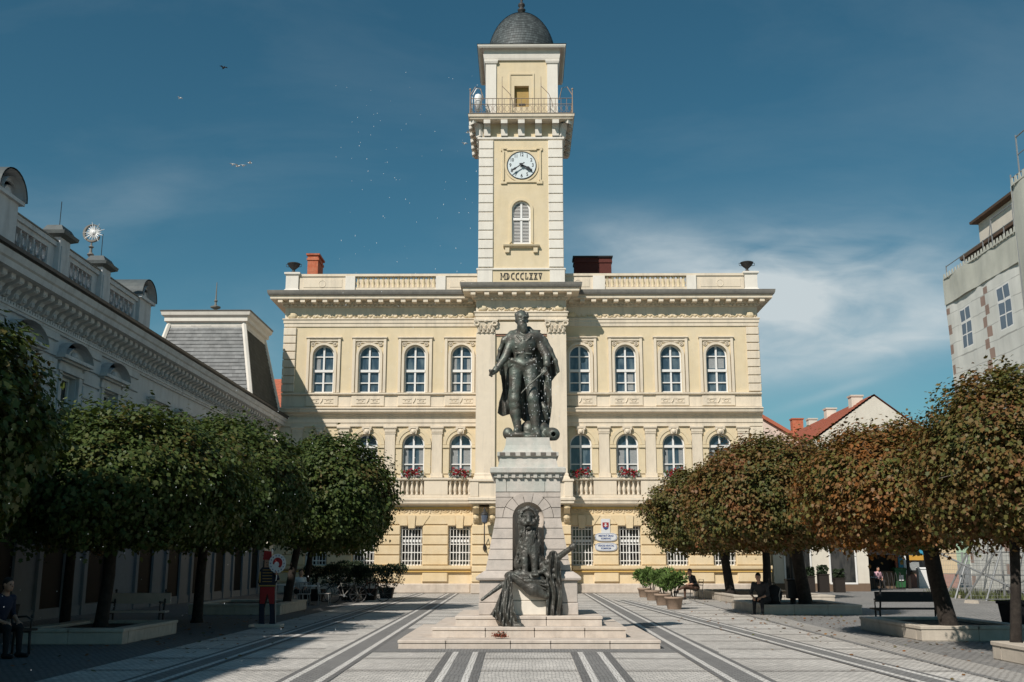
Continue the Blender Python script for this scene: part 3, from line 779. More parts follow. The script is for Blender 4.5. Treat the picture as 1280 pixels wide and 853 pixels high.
# entablature between the floors
mb = MB()
for a, b in ((XL-.02, -2.45), (2.45, XR+.02)):
    mb.extx([(-.01,9.03),(-.10,9.03),(-.10,9.22),(-.14,9.24),(-.14,9.44),(-.02,9.46),(-.02,9.62),(-.12,9.64),(-.16,9.72),(-.38,9.80),(-.40,9.86),(-.40,9.93),(-.46,9.98),(-.46,10.02),(-.10,10.12),(-.01,10.12)], a, b)
build_split(mb, 'string_course', M['cream'], TH)
mb = MB()
for a, b in ((XL-.02, -2.45), (2.45, XR+.02)):
    mb.box(a, b, -.10, -.01, 10.14, 10.76); mb.extx([(-.01,10.76),(-.18,10.78),(-.24,10.83),(-.24,10.90),(-.01,10.95)], a, b)
    for x in WX:
        if a < x < b:
            mb.cbox(x-.92, x+.92, -.16, -.09, 10.17, 10.75, .02)
            for c in (-.40, .40):
                mb.box(x+c-.25, x+c+.25, -.19, -.15, 10.33, 10.38); mb.box(x+c-.25, x+c+.25, -.19, -.15, 10.55, 10.60)
                mb.tube([(x+c+.13*math.cos(t), -.17, 10.465+.07*math.sin(t)) for t in [math.pi*k/4 for k in range(9)]], .025, 4)
            mb.tube([(x-.06, -.17, 10.34), (x+.02, -.17, 10.46), (x+.06, -.17, 10.60)], .04, 5)
build_split(mb, 'window_apron', M['cream'], TH, .1)
# second floor window surrounds
sm = MB(); r = .60
for s in (-1, 1):
    a, b = sorted((s*.80, s*.95)); sm.box(a, b, -.10, -.01, 10.95, 14.02)
    a, b = sorted((s*.61, s*.745)); sm.box(a, b, -.09, -.01, 10.95, 13.06)
sm.extx([(-.01,14.02),(-.10,14.02),(-.16,14.07),(-.16,14.12),(-.01,14.16)], -1.0, 1.0)
sm.box(-.80,.80,-.08,-.01,13.90,14.02)
sm.band(arc(0, 13.06, .745, 16), arc(0, 13.06, .61, 16), -.09, -.01)
for s in (-1, 1):
    sm.tube([(s*.62+.10*math.cos(t), -.04, 13.72+.10*math.sin(t)) for t in [math.pi*k/5 for k in range(11)]], .03, 5); sm.ball((s*.62, -.05, 13.72), .05, 6, 4)
    sm.tube([(s*.42, -.04, 13.86), (s*.2, -.04, 13.83), (0, -.04, 13.86)], .025, 4); sm.box(min(s*.2, s*.5), max(s*.2, s*.5), -.06, -.01, 13.79, 13.83)
s0 = sm.build('window_surround', M['cream'], TH, loc=(WX[0], 0, 0))
for x in WX[1:]: put(s0, TH, (x, 0, 0))
# the windows themselves: pane > frame
def frame_mb(d, arch, bars_h, y, t=.075, mull=.10, thick=()):
    f = MB(); w = d['w']
    f.band(contour(w, d['za'], d['zs'], arch), contour(w, d['za'], d['zs'], arch, t), y-.08, y+.0)
    f.box(-w/2+.01, w/2-.01, y-.085, y, d['za'], d['za']+t)
    top = d['zs'] + (w/2 if arch else 0) - t/2
    f.box(-mull/2, mull/2, y-.09, y, d['za']+t, top)
    for z in bars_h: f.box(-w/2+t*.8, w/2-t*.8, y-.075, y, z-.03, z+.03)
    for z in thick: f.box(-w/2+t*.6, w/2-t*.6, y-.12, y, z-.07, z+.07)
    return f
pane2 = MB().poly([(x, .24, z) for x, z in contour(w2['w'], w2['za'], w2['zs'], True)]).build('window', M['glass'], TH, loc=(WX[0], 0, 0))
fr2 = frame_mb(w2, True, (11.52, 13.02), .235, thick=(12.20,)).build('window_frame', M['frame'], pane2)
pane1 = MB().poly([(x, .26, z) for x, z in contour(w1['w'], w1['za'], w1['zs'], True)]).build('window', M['glass'], TH, loc=(WX[0], 0, 0))
fr1 = frame_mb(w1, True, (6.95,), .255, thick=(7.93,)).build('window_frame', M['frame'], pane1)
pane0 = MB().poly([(x, .24, z) for x, z in contour(w0['w'], w0['za'], w0['zs'], False)]).build('window', M['glass_dark'], TH, loc=(WX[0], 0, 0))
fr0 = frame_mb(w0, False, (), .235, .06, .09, (2.78,)).build('window_frame', M['frame'], pane0)
g = MB()
for k in range(7): g.tube([(-.51+.17*k, .06, 1.5), (-.51+.17*k, .06, 3.55)], .024, 5)
for z in (1.72, 2.16, 2.60, 3.0, 3.40): g.box(-.59, .59, .045, .075, z-.025, z+.025)
gr = g.build('window_grille', M['grille'], pane0)
for x in WX[1:]: put(pane2, TH, (x, 0, 0)); put(pane1, TH, (x, 0, 0)); put(pane0, TH, (x, 0, 0))
CURT = mat('grey net curtain', (0.26, 0.275, 0.28), 0.9, 0.25, 3)
for i, (x0, x1, z0, z1) in ((3, (-.48,-.28,11.1,13.0)), (3, (.30,.48,11.1,12.9)), (7, (-.42,.45,12.35,12.95)), (5, (.12,.44,11.1,12.05)), (0, (-.45,-.2,12.3,13.0))):  # wide pale box in the last window stands in for a bright reflection
    MB().box(x0, x1, .236, .239, z0, z1).build('curtain', CURT, TH, loc=(WX[i], 0, 0))
for i in (1, 2, 3, 5, 6, 7):
    for s in (-1, 1): a, b = sorted((s*.16 if i % 2 else s*.30, s*.52)); MB().box(a, b, .256, .259, 6.55, 7.85).build('curtain', CURT, TH, loc=(WX[i], 0, 0))
# quoins at the two corners, upper floor and first floor
mb = MB()
for z in np.arange(10.97, 14.3, 0.465):
    mb.cbox(XL-.06, XL+.66, -.10, -.01, z+.02, z+.445, .025); mb.cbox(XR-.66, XR+.06, -.10, -.01, z+.02, z+.445, .025)
for z in np.arange(6.22, 8.9, 0.465):
    mb.cbox(XL-.06, XL+.62, -.10, -.01, z+.02, z+.445, .025); mb.cbox(XR-.72, XR+.06, -.10, -.01, z+.02, z+.445, .025)
build_split(mb, 'quoins', M['cream'], TH)
# architrave, ornamental frieze, crowning cornice
def entab(mb, x0, x1, yf, z=0.0):
    mb.rings(x0, x1, yf, yf+1.0, [(.02,14.72+z),(.06,14.74+z),(.06,14.92+z),(.10,14.94+z),(.10,15.10+z),(.15,15.14+z),(.15,15.20+z),(.03,15.22+z),(.03,16.02+z)])
def scrolls(mb, x0, x1, y, z):
    rnd = random.Random(4); n = int((x1-x0)/.42); s = (x1-x0)/n
    for i in range(n):
        x = x0 + s*(i+.5); f = 1 if i % 2 else -1
        mb.tube([(x - .17 + .34*t, y - .02, z + .10 + f*.07*math.sin(2*math.pi*t)) for t in [k/6 for k in range(7)]], .035, 5)
        mb.ball((x, y-.02, z+.10+rnd.uniform(-.03, .03)), (.075,.05,.075), 6, 4); mb.ball((x+s/2, y-.02, z+.12), (.05,.05,.09), 6, 4)
    for x in (x0+.3, x1-.3): mb.ball((x, y-.03, z+.15), (.26,.09,.18), 8, 5)
mb = MB(); entab(mb, XL, XR, 0.0); mb.build('architrave', M['cream'], TH)
mb = MB(); scrolls(mb, XL+.1, -2.6, -.03, 15.24); scrolls(mb, 2.6, XR-.1, -.03, 15.24); build_split(mb, 'frieze_ornament', M['yellow'], TH, .3)
CORN = [(.04,15.88),(.12,15.9),(.12,16.06),(.16,16.08)]
def cornice(x0, x1, yf, yb, dz=0.0):
    mb = MB()
    mb.rings(x0, x1, yf, yb, [(o, z+dz) for o, z in [(.03,15.86),(.14,15.88),(.14,16.0),(.30,16.02),(.30,16.18),(.74,16.19),(.76,16.22),(.76,16.37),(.80,16.39)]])
    n = int((x1-x0)/.23)                                     # dentils
    for i in range(n):
        x = x0 + (x1-x0)*(i+.5)/n; mb.box(x-.065, x+.065, yf-.24, yf-.10, 15.88+dz, 15.998+dz)
    n = int((x1-x0)/.62)                                     # modillions
    for i in range(n+1):
        x = x0 - .2 + (x1-x0+.4)*i/n; mb.box(x-.13, x+.13, yf-.70, yf-.28, 16.02+dz, 16.178+dz)
    mb.build('cornice', M['cream'], TH)
    mb = MB().rings(x0, x1, yf, yb, [(.80,16.392+dz),(.86,16.42+dz),(.90,16.52+dz),(.92,16.66+dz),(.90,16.68+dz),(.3,16.74+dz)])
    mb.build('gutter', M['gutter'], TH)
cornice(XL, XR, 0.0, 14.2)
# parapet with balustrades
yp = -.12
ZP0, ZP1 = 16.74, 17.80
mb = MB(); ped = MB()
def xs_(px): return at(px, 350, FY+yp).x
segs = [(374,432),(557,600),(704,741),(870,930)]
for a, b in segs:
    xa, xb = xs_(a), xs_(b)
    mb.box(xa, xb, yp+.04, yp+.3, ZP0, ZP1-.12); mb.box(xa+.25, xb-.2, yp+.02, yp+.05, ZP0+.3, ZP1-.3)
    mb.tube([((xa+xb)/2+.2*math.cos(t), yp+.03, ZP0+.5+.2*math.sin(t)) for t in [math.pi*k/6 for k in range(13)]], .03, 4)
for a, b in ((444,545), (756,858)):
    mb.box(xs_(a), xs_(b), yp+.02, yp+.3, ZP0, ZP0+.28)
mb.box(xs_(446), xs_(543), .75, .85, ZP0, ZP1-.05).box(xs_(757), xs_(857), .75, .85, ZP0, ZP1-.05)
mb.box(xs_(372), xs_(932), yp-.02, yp+.34, ZP1-.12, ZP1+.02)
build_split(mb, 'parapet', M['cream'], TH)
for a, b in ((432,444),(545,557),(741,756),(858,870)): ped.box(xs_(a), xs_(b), yp-.05, yp+.33, ZP0, ZP1-.121)
for a, b in ((357,374),(930,947)): ped.rings(xs_(a)+.03, xs_(b)-.03, yp-.06, yp+.6, [(.09,ZP0),(.09,ZP0+.1),(.0,ZP0+.2),(.0,ZP1-.1),(.09,ZP1),(.09,ZP1+.1),(-.1,ZP1+.16)])
build_split(ped, 'parapet_pedestal', M['white_trim'], TH)
bb = MB().lathe(0, 0, [(.10,0),(.10,.08),(.06,.11),(.12,.26),(.06,.46),(.07,.54),(.10,.57),(.10,.66)], 8)
fb = None
for a, b in ((444,545), (756,858)):
    xa, xb = xs_(a), xs_(b)
    for i in range(16):
        loc = (xa + (xb-xa)*(i+.5)/16, yp+.16, ZP0+.28)
        if fb is None: fb = bb.build('parapet_baluster', M['yellow'], TH, True, loc=loc)
        else: put(fb, TH, loc)
um = MB().lathe(0, 0, [(.20,0),(.20,.06),(.10,.12),(.09,.22),(.16,.28),(.34,.44),(.42,.60),(.45,.63),(.38,.66),(.30,.64)], 16)
for s in (-1, 1): um.tube([(s*.40, 0, .58), (s*.52, 0, .60), (s*.50, 0, .44), (s*.34, 0, .42)], .02, 5)
u0 = um.build('urn', M['iron'], TH, True, loc=(at(367, 340, FY+.2).x, .2, ZP1+.16)); u0.scale = (.86, .86, .9); put(u0, TH, (at(934, 342, FY+.2).x, .2, ZP1+.16))
# roof and chimneys
mb = MB().rings(XL+.2, XR-.2, .9, 14, [(0,16.72),(-4.2,18.3)]); mb.build('roof', M['tile_old'], TH)
def chimney(px0, px1, pyt, Y, h0, m, cap, d=1.0):
    a, b = at(px0, pyt, Y), at(px1, pyt, Y); y0 = Y - FY
    mb = MB(); mb.rings(a.x, b.x, y0, y0+d, [(0,h0),(0,a.z-.45),(.05,a.z-.43),(.05,a.z-.30),(0,a.z-.28),(0,a.z-.12)], True, True); mb.cur = 1
    mb.rings(a.x, b.x, y0, y0+d, [(.08,a.z-.12),(.10,a.z-.02),(.02,a.z)])
    return mb.build('chimney', [m, cap], TH)
chimney(385, 398, 317, FY+3.0, 17.0, M['brick'], M['brick'], 1.6)
chimney(718, 764, 320, FY+2.6, 17.0, M['brick_dark'], M['black_metal'])

# ---- the projecting middle bay
RY = -1.12; RX = 2.44
mb = MB(); wall(mb, -RX, RX, 5.0, 15.6, RY, [(0, 1.5, 5.0, 7.9, True)], .3)
mb.box(-RX, -RX+.02, RY+.3, -.002, 0, 15.6).box(RX-.02, RX, RY+.3, -.002, 0, 15.6).box(-RX+.02, RX-.02, RY+.3, RY+.33, 5.0, 15.6)
mb.poly([(-RX,RY,0),(-RX,RY+.3,0),(-RX,RY+.3,15.6),(-RX,RY,15.6)]); mb.poly([(RX,RY,0),(RX,RY+.3,0),(RX,RY+.3,15.6),(RX,RY,15.6)])
mb.build('middle_bay_wall', M['yellow'], TH)
MB().poly([(x, RY+.26, z) for x, z in contour(1.5, 5.0, 7.9, True)]).build('balcony_door', M['glass'], TH)
MB().box(-1.43, 1.43, RY-.10, RY-.002, 14.05, 14.72).build('bay_head', M['cream'], TH)
MB().box(-1.43, 1.43, RY-.05, RY-.002, 13.93, 14.05).build('bay_head_moulding', M['print_brown'], TH)
mb = MB()
for s in (-1, 1):
    a, b = sorted((s*1.44, s*2.49)); mb.box(a, b, RY-.14, RY-.002, 6.35, 14.1); mb.rings(a, b, RY-.14, RY-.002, [(.12,5.9),(.12,6.1),(.05,6.16),(.05,6.3),(0,6.36)])
build_split(mb, 'giant_pilaster', M['cream'], TH)
cp = MB(); rnd = random.Random(3)
cp.box(-.50,.50,-.18,0,14.1,14.16); cp.rings(-.46,.46,-.14,0,[(0,14.16),(.04,14.4),(.12,14.75)]); cp.box(-.66,.66,-.32,0,14.76,14.86)
for x in (-.36,-.12,.12,.36):
    cp.tube([(x,-.16,14.16),(x*1.05,-.22,14.30),(x*1.1,-.30,14.36)], [.10,.08,.03], 6)
for x in (-.25,.0,.25):
    cp.tube([(x,-.18,14.30),(x*1.1,-.27,14.48),(x*1.15,-.34,14.52)], [.09,.08,.03], 6)
for s in (-1, 1): cp.tube([(s*.50+.13*math.cos(t), -.26, 14.62+.11*math.sin(t)) for t in [math.pi*k/5 for k in range(11)]], .05, 6)
cp.ball((0,-.3,14.78), (.12,.06,.09), 6, 4)
c0 = cp.build('capital', M['cream'], TH, loc=(-1.965, RY, -.02)); put(c0, TH, (1.965, RY, -.02))
mb = MB(); entab(mb, -RX-.04, RX+.04, RY-.12, .1); mb.build('architrave', M['cream'], TH)
mb = MB(); scrolls(mb, -RX, RX, RY-.15, 15.34); mb.build('frieze_ornament', M['yellow'], TH, True)
cornice(-RX-.02, RX+.02, RY-.12, 0.4, 0.10)
# ground floor of the middle bay: rusticated piers, deep porch, balcony on brackets
mb = MB()
for s in (-1, 1):
    a, b = sorted((s*1.35, s*2.62)); mb.box(a, b, RY-.02, -.1, 0, 4.55)
    for z0, z1 in zip([.6,1.12,1.5,2.02,2.55,3.08], [1.10,1.47,2.0,2.52,3.06,3.6]): mb.cbox(a-.03, b+.03, RY-.10, RY-.021, z0+.02, z1-.02, .03)
mb.box(-1.35, 1.35, RY+.2, -.1, 3.9, 4.55)
build_split(mb, 'porch_pier', M['ochre'], TH)
mb = MB().cbox(-2.70,-1.3,RY-.2,RY-.02,0,.55,.05).cbox(1.3,2.70,RY-.2,RY-.02,0,.55,.05); build_split(mb, 'stone_base', M['stone_base'], TH)
dr = MB().extr(contour(2.5, .02, 2.7, True), -.22, -.16); d0 = dr.build('porch_door', M['wood_dark'], TH)
mb = MB(); mb.rings(-2.72, 2.72, RY-.85, RY+.1, [(.0,4.66),(.06,4.70),(.06,4.82),(.12,4.86),(.12,4.98),(.04,5.02)]); mb.build('balcony_slab', M['cream'], TH)
mb = MB()
mb.box(-2.70, 2.70, RY-.80, RY-.62, 5.02, 5.82); mb.box(-2.70,-2.52,RY-.62,RY,5.02,5.82); mb.box(2.52,2.70,RY-.62,RY,5.02,5.82)
for s in (-1, 1):
    a, b = sorted((s*2.28, s*2.74)); mb.cbox(a, b, RY-.86, RY-.60, 5.022, 5.822, .02)
mb.rings(-2.74,2.74,RY-.86,RY-.001,[(0,5.824),(.05,5.86),(.05,5.95),(.0,5.98)])
mb.build('balcony_parapet', M['cream'], TH)
br = MB()
br.extx([(RY-.02,3.75),(RY-.12,3.72),(RY-.2,3.85),(RY-.22,4.1),(RY-.5,4.3),(RY-.72,4.45),(RY-.74,4.66),(RY-.02,4.66)], -.16, .16)
br.ball((0, RY-.26, 4.0), (.19,.13,.16), 8, 5); br.ball((0, RY-.66, 4.5), (.19,.12,.12), 8, 5)
q0 = br.build('balcony_bracket', M['ochre'], TH, loc=(-2.42, 0, 0)); put(q0, TH, (2.42, 0, 0)); put(q0, TH, (-1.55, 0, 0)); put(q0, TH, (1.55, 0, 0))

# ---- clock tower
TY = RY + .10                                   # front of the shaft
TX = 2.42; TD = 4.84; TC = .02
def zt(py): return at(652, py, FY+TY).z
zb0, zb1 = 16.6, zt(336)
mb = MB(); mb.box(-TX-.02, TX+.02, TY-.02, TY+TD+.02, zb0, zb1-.10); mb.build('tower_base', M['yellow'], TH)
mb = MB()
for s in (-1, 1):
    a, b = sorted((s*1.62, s*2.46)); mb.box(a, b, TY-.07, TY+.8, zb0+.02, zb1-.10)
mb.rings(-TX, TX, TY, TY+TD, [(.02,zb1-.10),(.10,zb1-.08),(.10,zb1),(.0,zb1+.04)])
mb.build('tower_plinth', M['white_trim'], TH)
zt1 = zt(176)
mb = MB()
wz0, wz1 = zt(305), zt(251); ws = wz1-.54
wall(mb, -TX+.06, TX-.06, zb1, zt1+1.6, TY, [(.02, 1.06, wz0, ws, True)], .25)
mb.box(-TX+.06, -TX+.08, TY+.01, TY+TD, zb1, zt1+1.6).box(TX-.08, TX-.06, TY+.01, TY+TD, zb1, zt1+1.6).box(-TX+.06, TX-.06, TY+TD-.02, TY+TD, zb1, zt1+1.6).box(-TX+.1, TX-.1, TY+.25, TY+.3, zb1, zt1+1.6)
mb.build('tower_wall', M['yellow'], TH)
mb = MB(); n = 14; h = (zt1 - zb1 - .05)/n
for i in range(n):
    z = zb1 + .05 + h*i
    for yy in (TY, TY+TD):
        for s in (-1, 1):
            a, b = sorted((s*1.58, s*TX)); mb.cbox(a, b, TY-.09, TY+.9, z+.018, z+h-.018, .03) if yy == TY else mb.box(a, b, TY+TD-.9, TY+TD+.08, z+.018, z+h-.018)
build_split(mb, 'tower_quoins', M['white_trim'], TH)
# arched louvred window
mb = MB(); mb.band(contour(1.36, wz0, ws, True, 0, 16), contour(1.36, wz0, ws, True, .14, 16), TY-.06, TY-.002)
mb.build('window_surround', M['yellow'], TH, loc=(.02, 0, 0))
mb = MB(); zs = zt(307); mb.extx([(TY-.002,zs-.16),(TY-.12,zs-.14),(TY-.22,zs-.08),(TY-.25,zs),(TY-.002,zs+.05)], -1.0, 1.04)
for s in (-.78, .82): mb.box(s-.12, s+.12, TY-.14, TY-.002, zs-.44, zs-.163)
mb.build('window_sill', M['yellow'], TH)
d = dict(w=1.06, za=wz0, zs=ws)
p = MB().poly([(x, TY+.2, z) for x, z in contour(1.06, wz0, ws, True)]).build('tower_window', M['glass_dark'], TH, loc=(.02, 0, 0))
frame_mb(d, True, (), TY+.19, .10, .12, (ws-.55,)).build('window_frame', M['frame'], p)
mb = MB()
for z in np.arange(wz0+.12, ws+.35, .085):
    hw = .42 if z < ws else .42*math.sqrt(max(.05, 1-((z-ws)/.5)**2))
    for s in (-1, 1):
        a, b = sorted((s*.07, s*hw)); mb.add([(a,TY+.12,z),(b,TY+.12,z),(b,TY+.18,z+.06),(a,TY+.18,z+.06)], [(0,1,2,3)])
mb.build('shutter_slats', M['frame'], p)
# date
dm = MB(); zz0, zz1 = zt(349.5), zt(342); hh = zz1-zz0; cxp = at(627, 346, FY+TY).x; ex = at(678, 346, FY+TY).x
letters = 'MDCCCLXXV'; adv = (ex-cxp)/(len(letters)-.15); lw = adv*.74; st = .045; yl0, yl1 = TY-.05, TY-.018
def bar(x0, z0, x1, z1, w=st):
    dv = Vector((x1-x0, 0, z1-z0)); L_ = dv.length; u = dv.normalized(); nrm = Vector((-u.z, 0, u.x))
    dm.obox(((x0+x1)/2, (yl0+yl1)/2, (z0+z1)/2), u, (0,1,0), nrm, L_/2, .016, w/2)
def serif(x, z): dm.box(x-.055, x+.055, yl0+.002, yl1-.002, z-.022, z+.022)
for i, ch in enumerate(letters):
    x0 = cxp + adv*i; x1 = x0 + lw; xm = (x0+x1)/2
    if ch == 'M':
        x0 -= .05; bar(x0+.02,zz0,x0+.02,zz1,.04); bar(x1-.01,zz0,x1-.01,zz1,.04); bar(x0+.03,zz1,(x0+x1)/2,zz0+.1,.03); bar((x0+x1)/2,zz0+.1,x1-.02,zz1,.03)
        for q in (x0+.02, x1-.01): dm.box(q-.045, q+.045, yl0+.002, yl1-.002, zz0-.02, zz0+.02); dm.box(q-.045, q+.045, yl0+.002, yl1-.002, zz1-.02, zz1+.02)
    elif ch == 'D':
        bar(x0+.05,zz0,x0+.05,zz1); serif(x0+.03,zz0); serif(x0+.03,zz1)
        pp = [(x0+.05+(lw-.09)*math.sin(t), (zz0+zz1)/2+hh/2*math.cos(t)) for t in [math.pi*k/7 for k in range(8)]]
        for a, b in zip(pp, pp[1:]): bar(*a, *b, .055)
    elif ch == 'C':
        pp = [(xm+.02+lw*.44*math.cos(t), (zz0+zz1)/2+hh/2*math.sin(t)) for t in [R(50)+R(260)*k/9 for k in range(10)]]
        for a, b in zip(pp, pp[1:]): bar(*a, *b, .055)
        bar(pp[0][0],pp[0][1],pp[0][0]+.01,pp[0][1]+.09,.04); bar(pp[-1][0],pp[-1][1],pp[-1][0]+.01,pp[-1][1]-.09,.04)
    elif ch == 'L': bar(x0+.06,zz0,x0+.06,zz1); bar(x0+.03,zz0+.02,x1,zz0+.02,.045); bar(x1-.02,zz0,x1-.02,zz0+.14,.04); serif(x0+.06, zz1)
    elif ch == 'X':
        bar(x0+.03,zz1,x1-.03,zz0); bar(x0+.03,zz0,x1-.03,zz1,.04)
        for q in (x0+.04, x1-.04): serif(q, zz0); serif(q, zz1)
    elif ch == 'V': bar(x0+.03,zz1,xm,zz0); bar(xm,zz0,x1-.03,zz1,.04); serif(x0+.04, zz1); serif(x1-.04, zz1)
build_split(dm, 'date_letter', M['letter'], TH, .0)
# clock
cc = at(652, 207.3, FY+TY); cx_, cz_ = cc.x, cc.z; cr_ = .84
mb = MB(); fr_h = 1.14
for s in (-1, 1):
    a, b = sorted((s*1.0, s*1.12)); mb.box(cx_+a, cx_+b, TY-.08, TY-.002, cz_-.9, cz_+.9)
    a, b = sorted((s*.86, s*1.20)); mb.box(cx_+a, cx_+b, TY-.085, TY-.002, cz_+1.0, cz_+1.1); mb.box(cx_+a, cx_+b, TY-.085, TY-.002, cz_-1.12, cz_-1.0)
    a, b = sorted((s*1.05, s*1.20)); mb.box(cx_+a, cx_+b, TY-.08, TY-.002, cz_-1.0, cz_-.9); mb.box(cx_+a, cx_+b, TY-.08, TY-.002, cz_+.9, cz_+1.0)
mb.box(cx_-.86, cx_+.86, TY-.08, TY-.002, cz_+.92, cz_+1.0).box(cx_-.86, cx_+.86, TY-.08, TY-.002, cz_-1.04, cz_-.94)
mb.band([(cx_+.98*math.cos(t), cz_+.98*math.sin(t)) for t in [2*math.pi*k/48 for k in range(49)]], [(cx_+.86*math.cos(t), cz_+.86*math.sin(t)) for t in [2*math.pi*k/48 for k in range(49)]], TY-.05, TY-.004)
mb.build('clock_surround', M['yellow'], TH)
cf = MB().extr([(.83*math.cos(2*math.pi*k/48), .83*math.sin(2*math.pi*k/48)) for k in range(48)], -.06, -.001).build('clock_face', M['clock_face'], TH, loc=(cx_, TY, cz_))
MB().band([(.85*math.cos(2*math.pi*k/48), .85*math.sin(2*math.pi*k/48)) for k in range(49)], [(.81*math.cos(2*math.pi*k/48), .81*math.sin(2*math.pi*k/48)) for k in range(49)], -.085, -.03).build('clock_rim', M['clock_black'], cf)
for h in range(1, 13):
    a = math.pi/2 - h*math.pi/6
    text_mesh('clock_numeral', str(h), .30, M['clock_black'], cf, (.645*math.cos(a), -.064, .645*math.sin(a)), extrude=.003, bold=.006, squeeze=.85 if h < 10 else .75)
def hand(ang, L_, w, nm, y, tail):
    a = math.pi/2 - ang; u = Vector((math.cos(a), 0, math.sin(a))); nrm = Vector((-u.z, 0, u.x)); mb = MB()
    pts = [(-tail, w*.7), (-.04, w*.5), (L_*.45, w*.6), (L_*.62, w*1.35), (L_*.78, w*.8), (L_, .012)]
    poly = [u*s_ + nrm*w_ for s_, w_ in pts] + [u*s_ - nrm*w_ for s_, w_ in reversed(pts)]
    mb.extr([(p.x, p.z) for p in poly], y-.02, y); mb.build(nm, M['clock_black'], cf)
hand(R(119), .68, .075, 'clock_hand', -.16, .14); hand(R(236), .76, .05, 'clock_hand', -.21, .20)
MB().extr([(.07*math.cos(2*math.pi*k/12), .07*math.sin(2*math.pi*k/12)) for k in range(12)], -.25, -.05).build('clock_hub', M['clock_black'], cf)
# gallery on brackets
PYF = TY - .72                                   # front of the gallery slab
zp_top, zp_bot = at(652, 141.5, FY+PYF).z, at(652, 148.5, FY+PYF).z
hx = (at(719, 145, FY+PYF).x - at(586, 145, FY+PYF).x)/2; pcx = .03
cyT = TY + TD/2; hyT = cyT - PYF
mb = MB(); mb.rings(pcx-hx+.1, pcx+hx-.1, PYF+.1, cyT+hyT-.1, [(-.06,zp_bot),(.0,zp_bot+.04),(.02,zp_bot+.12),(.08,zp_bot+.16),(.10,zp_top-.05)]); mb.build('gallery_slab', M['cream'], TH)
MB().rings(pcx-hx+.1, pcx+hx-.1, PYF+.1, cyT+hyT-.1, [(.102,zp_top-.048),(.12,zp_top-.01),(.0,zp_top)]).build('gallery_edge', M['gutter'], TH)
zcb = zt(172)
mb = MB(); mb.rings(-TX+.03, TX-.03, TY+.03, TY+TD-.03, [(.03,zcb-.16),(.12,zcb-.12),(.12,zcb),(.05,zcb+.03)]); mb.build('tower_cornice', M['white_trim'], TH)
brk = MB(); dpt = .62
brk.extx([(0,zcb+.03),(-.16,zcb+.05),(-.20,zcb+.5),(-.34,zcb+.85),(-dpt+.02,zp_bot-.22),(-dpt,zp_bot-.002),(0,zp_bot-.002)], -.19, .19)
bx = None
for k in range(5):
    loc = (-1.98+.03 + .99*k, TY, 0)
    if bx is None: bx = brk.build('gallery_bracket', M['white_trim'], TH, loc=loc)
    else: put(bx, TH, loc)
for k in range(5):
    for s in (-1, 1): put(bx, TH, (s*TX, TY + .43 + .99*k, 0), s*math.pi/2)
for s in (-1, 1): put(bx, TH, (s*(TX-.1), TY+.1, 0), s*math.pi/4, (1, 1.25, 1))
# railing
def railing(parent):
    y0 = PYF + .16; zr0, zr1 = zp_top, zp_top + .98; hxr = hx - .1; f = MB()
    def side(p, q, n):
        p, q = Vector(p), Vector(q)
        for z in (zr0+.08, zr0+.62, zr1): f.tube([p+Vector((0,0,z)), q+Vector((0,0,z))], .022, 4)
        for i in range(n+1):
            a = p.lerp(q, i/n); f.tube([a+Vector((0,0,zr0)), a+Vector((0,0,zr1))], .014, 4)
            if i < n:
                b = p.lerp(q, (i+1)/n); u = b-a
                f.tube([a+u*(.5+.38*math.cos(t))+Vector((0,0,zr0+.35+.2*math.sin(t))) for t in [math.pi*k/4 for k in range(9)]], .012, 4)
    a, b, c, d = (pcx-hxr,y0,0), (pcx+hxr,y0,0), (pcx+hxr,cyT+hyT-.16,0), (pcx-hxr,cyT+hyT-.16,0)
    side(a, b, 18); side(b, c, 18); side(d, a, 18); side(c, d, 18)
    for px in (-1.08, 1.18):                     # tall wind vane rods on the front railing
        f.tube([(px, y0, zr0), (px, y0, zr0+2.35)], [.03, .014], 5)
        f.tube([(px, y0, zr0+1.75), (px+.28, y0, zr0+1.45), (px+.45, y0, zr0+1.25), (px+.62, y0, zr0+.8), (px+.68, y0, zr0+.4)], .02, 4)
    for s in (-1, 1):
        x = pcx+s*hxr
        f.tube([(x, y0, zr0), (x, y0, zr0+1.5)], [.04, .03], 5); f.ball((x, y0, zr0+1.55), .07, 6, 4)
        f.tube([(x-s*.02, y0, zr0+1.2), (x-s*.3, y0+.1, zr0+1.75), (x-s*.6, y0+.2, zr0+1.7), (x-s*.75, y0+.3, zr0+1.0)], .025, 4)
    f.build('railing', M['rust_iron'], parent)
railing(TH)
# belfry set back from the gallery
BY = TY + .42; bxh = at(697, 120, FY+BY).x - .05; bcx = .06
zb_t = at(652, 76, FY+BY).z
mb = MB(); wall(mb, bcx-bxh+.04, bcx+bxh-.04, zp_top-.01, zb_t+.2, BY, [(at(652,110,FY+BY).x, .86, zp_top+.9, at(652,107.5,FY+BY).z, False)], .3)
mb.box(bcx-bxh+.04, bcx-bxh+.06, BY, BY+4.1, zp_top, zb_t+.2).box(bcx+bxh-.06, bcx+bxh-.04, BY, BY+4.1, zp_top, zb_t+.2).box(bcx-bxh, bcx+bxh, BY+4.08, BY+4.1, zp_top, zb_t+.2).box(bcx-bxh+.1, bcx+bxh-.1, BY+.3, BY+.33, zp_top, zb_t+.2)
mb.build('belfry_wall', M['yellow'], TH)
wx_ = at(652,110,FY+BY).x
mb = MB(); mb.band(contour(1.5, zp_top+.3, at(652,92,FY+BY).z, False), contour(1.5, zp_top+.3, at(652,92,FY+BY).z, False, .10), BY-.05, BY-.002); mb.box(-.95,.95,BY-.09,BY-.002,zp_top+.18,zp_top+.29)
mb.build('belfry_window_surround', M['yellow'], TH, loc=(wx_, 0, 0))
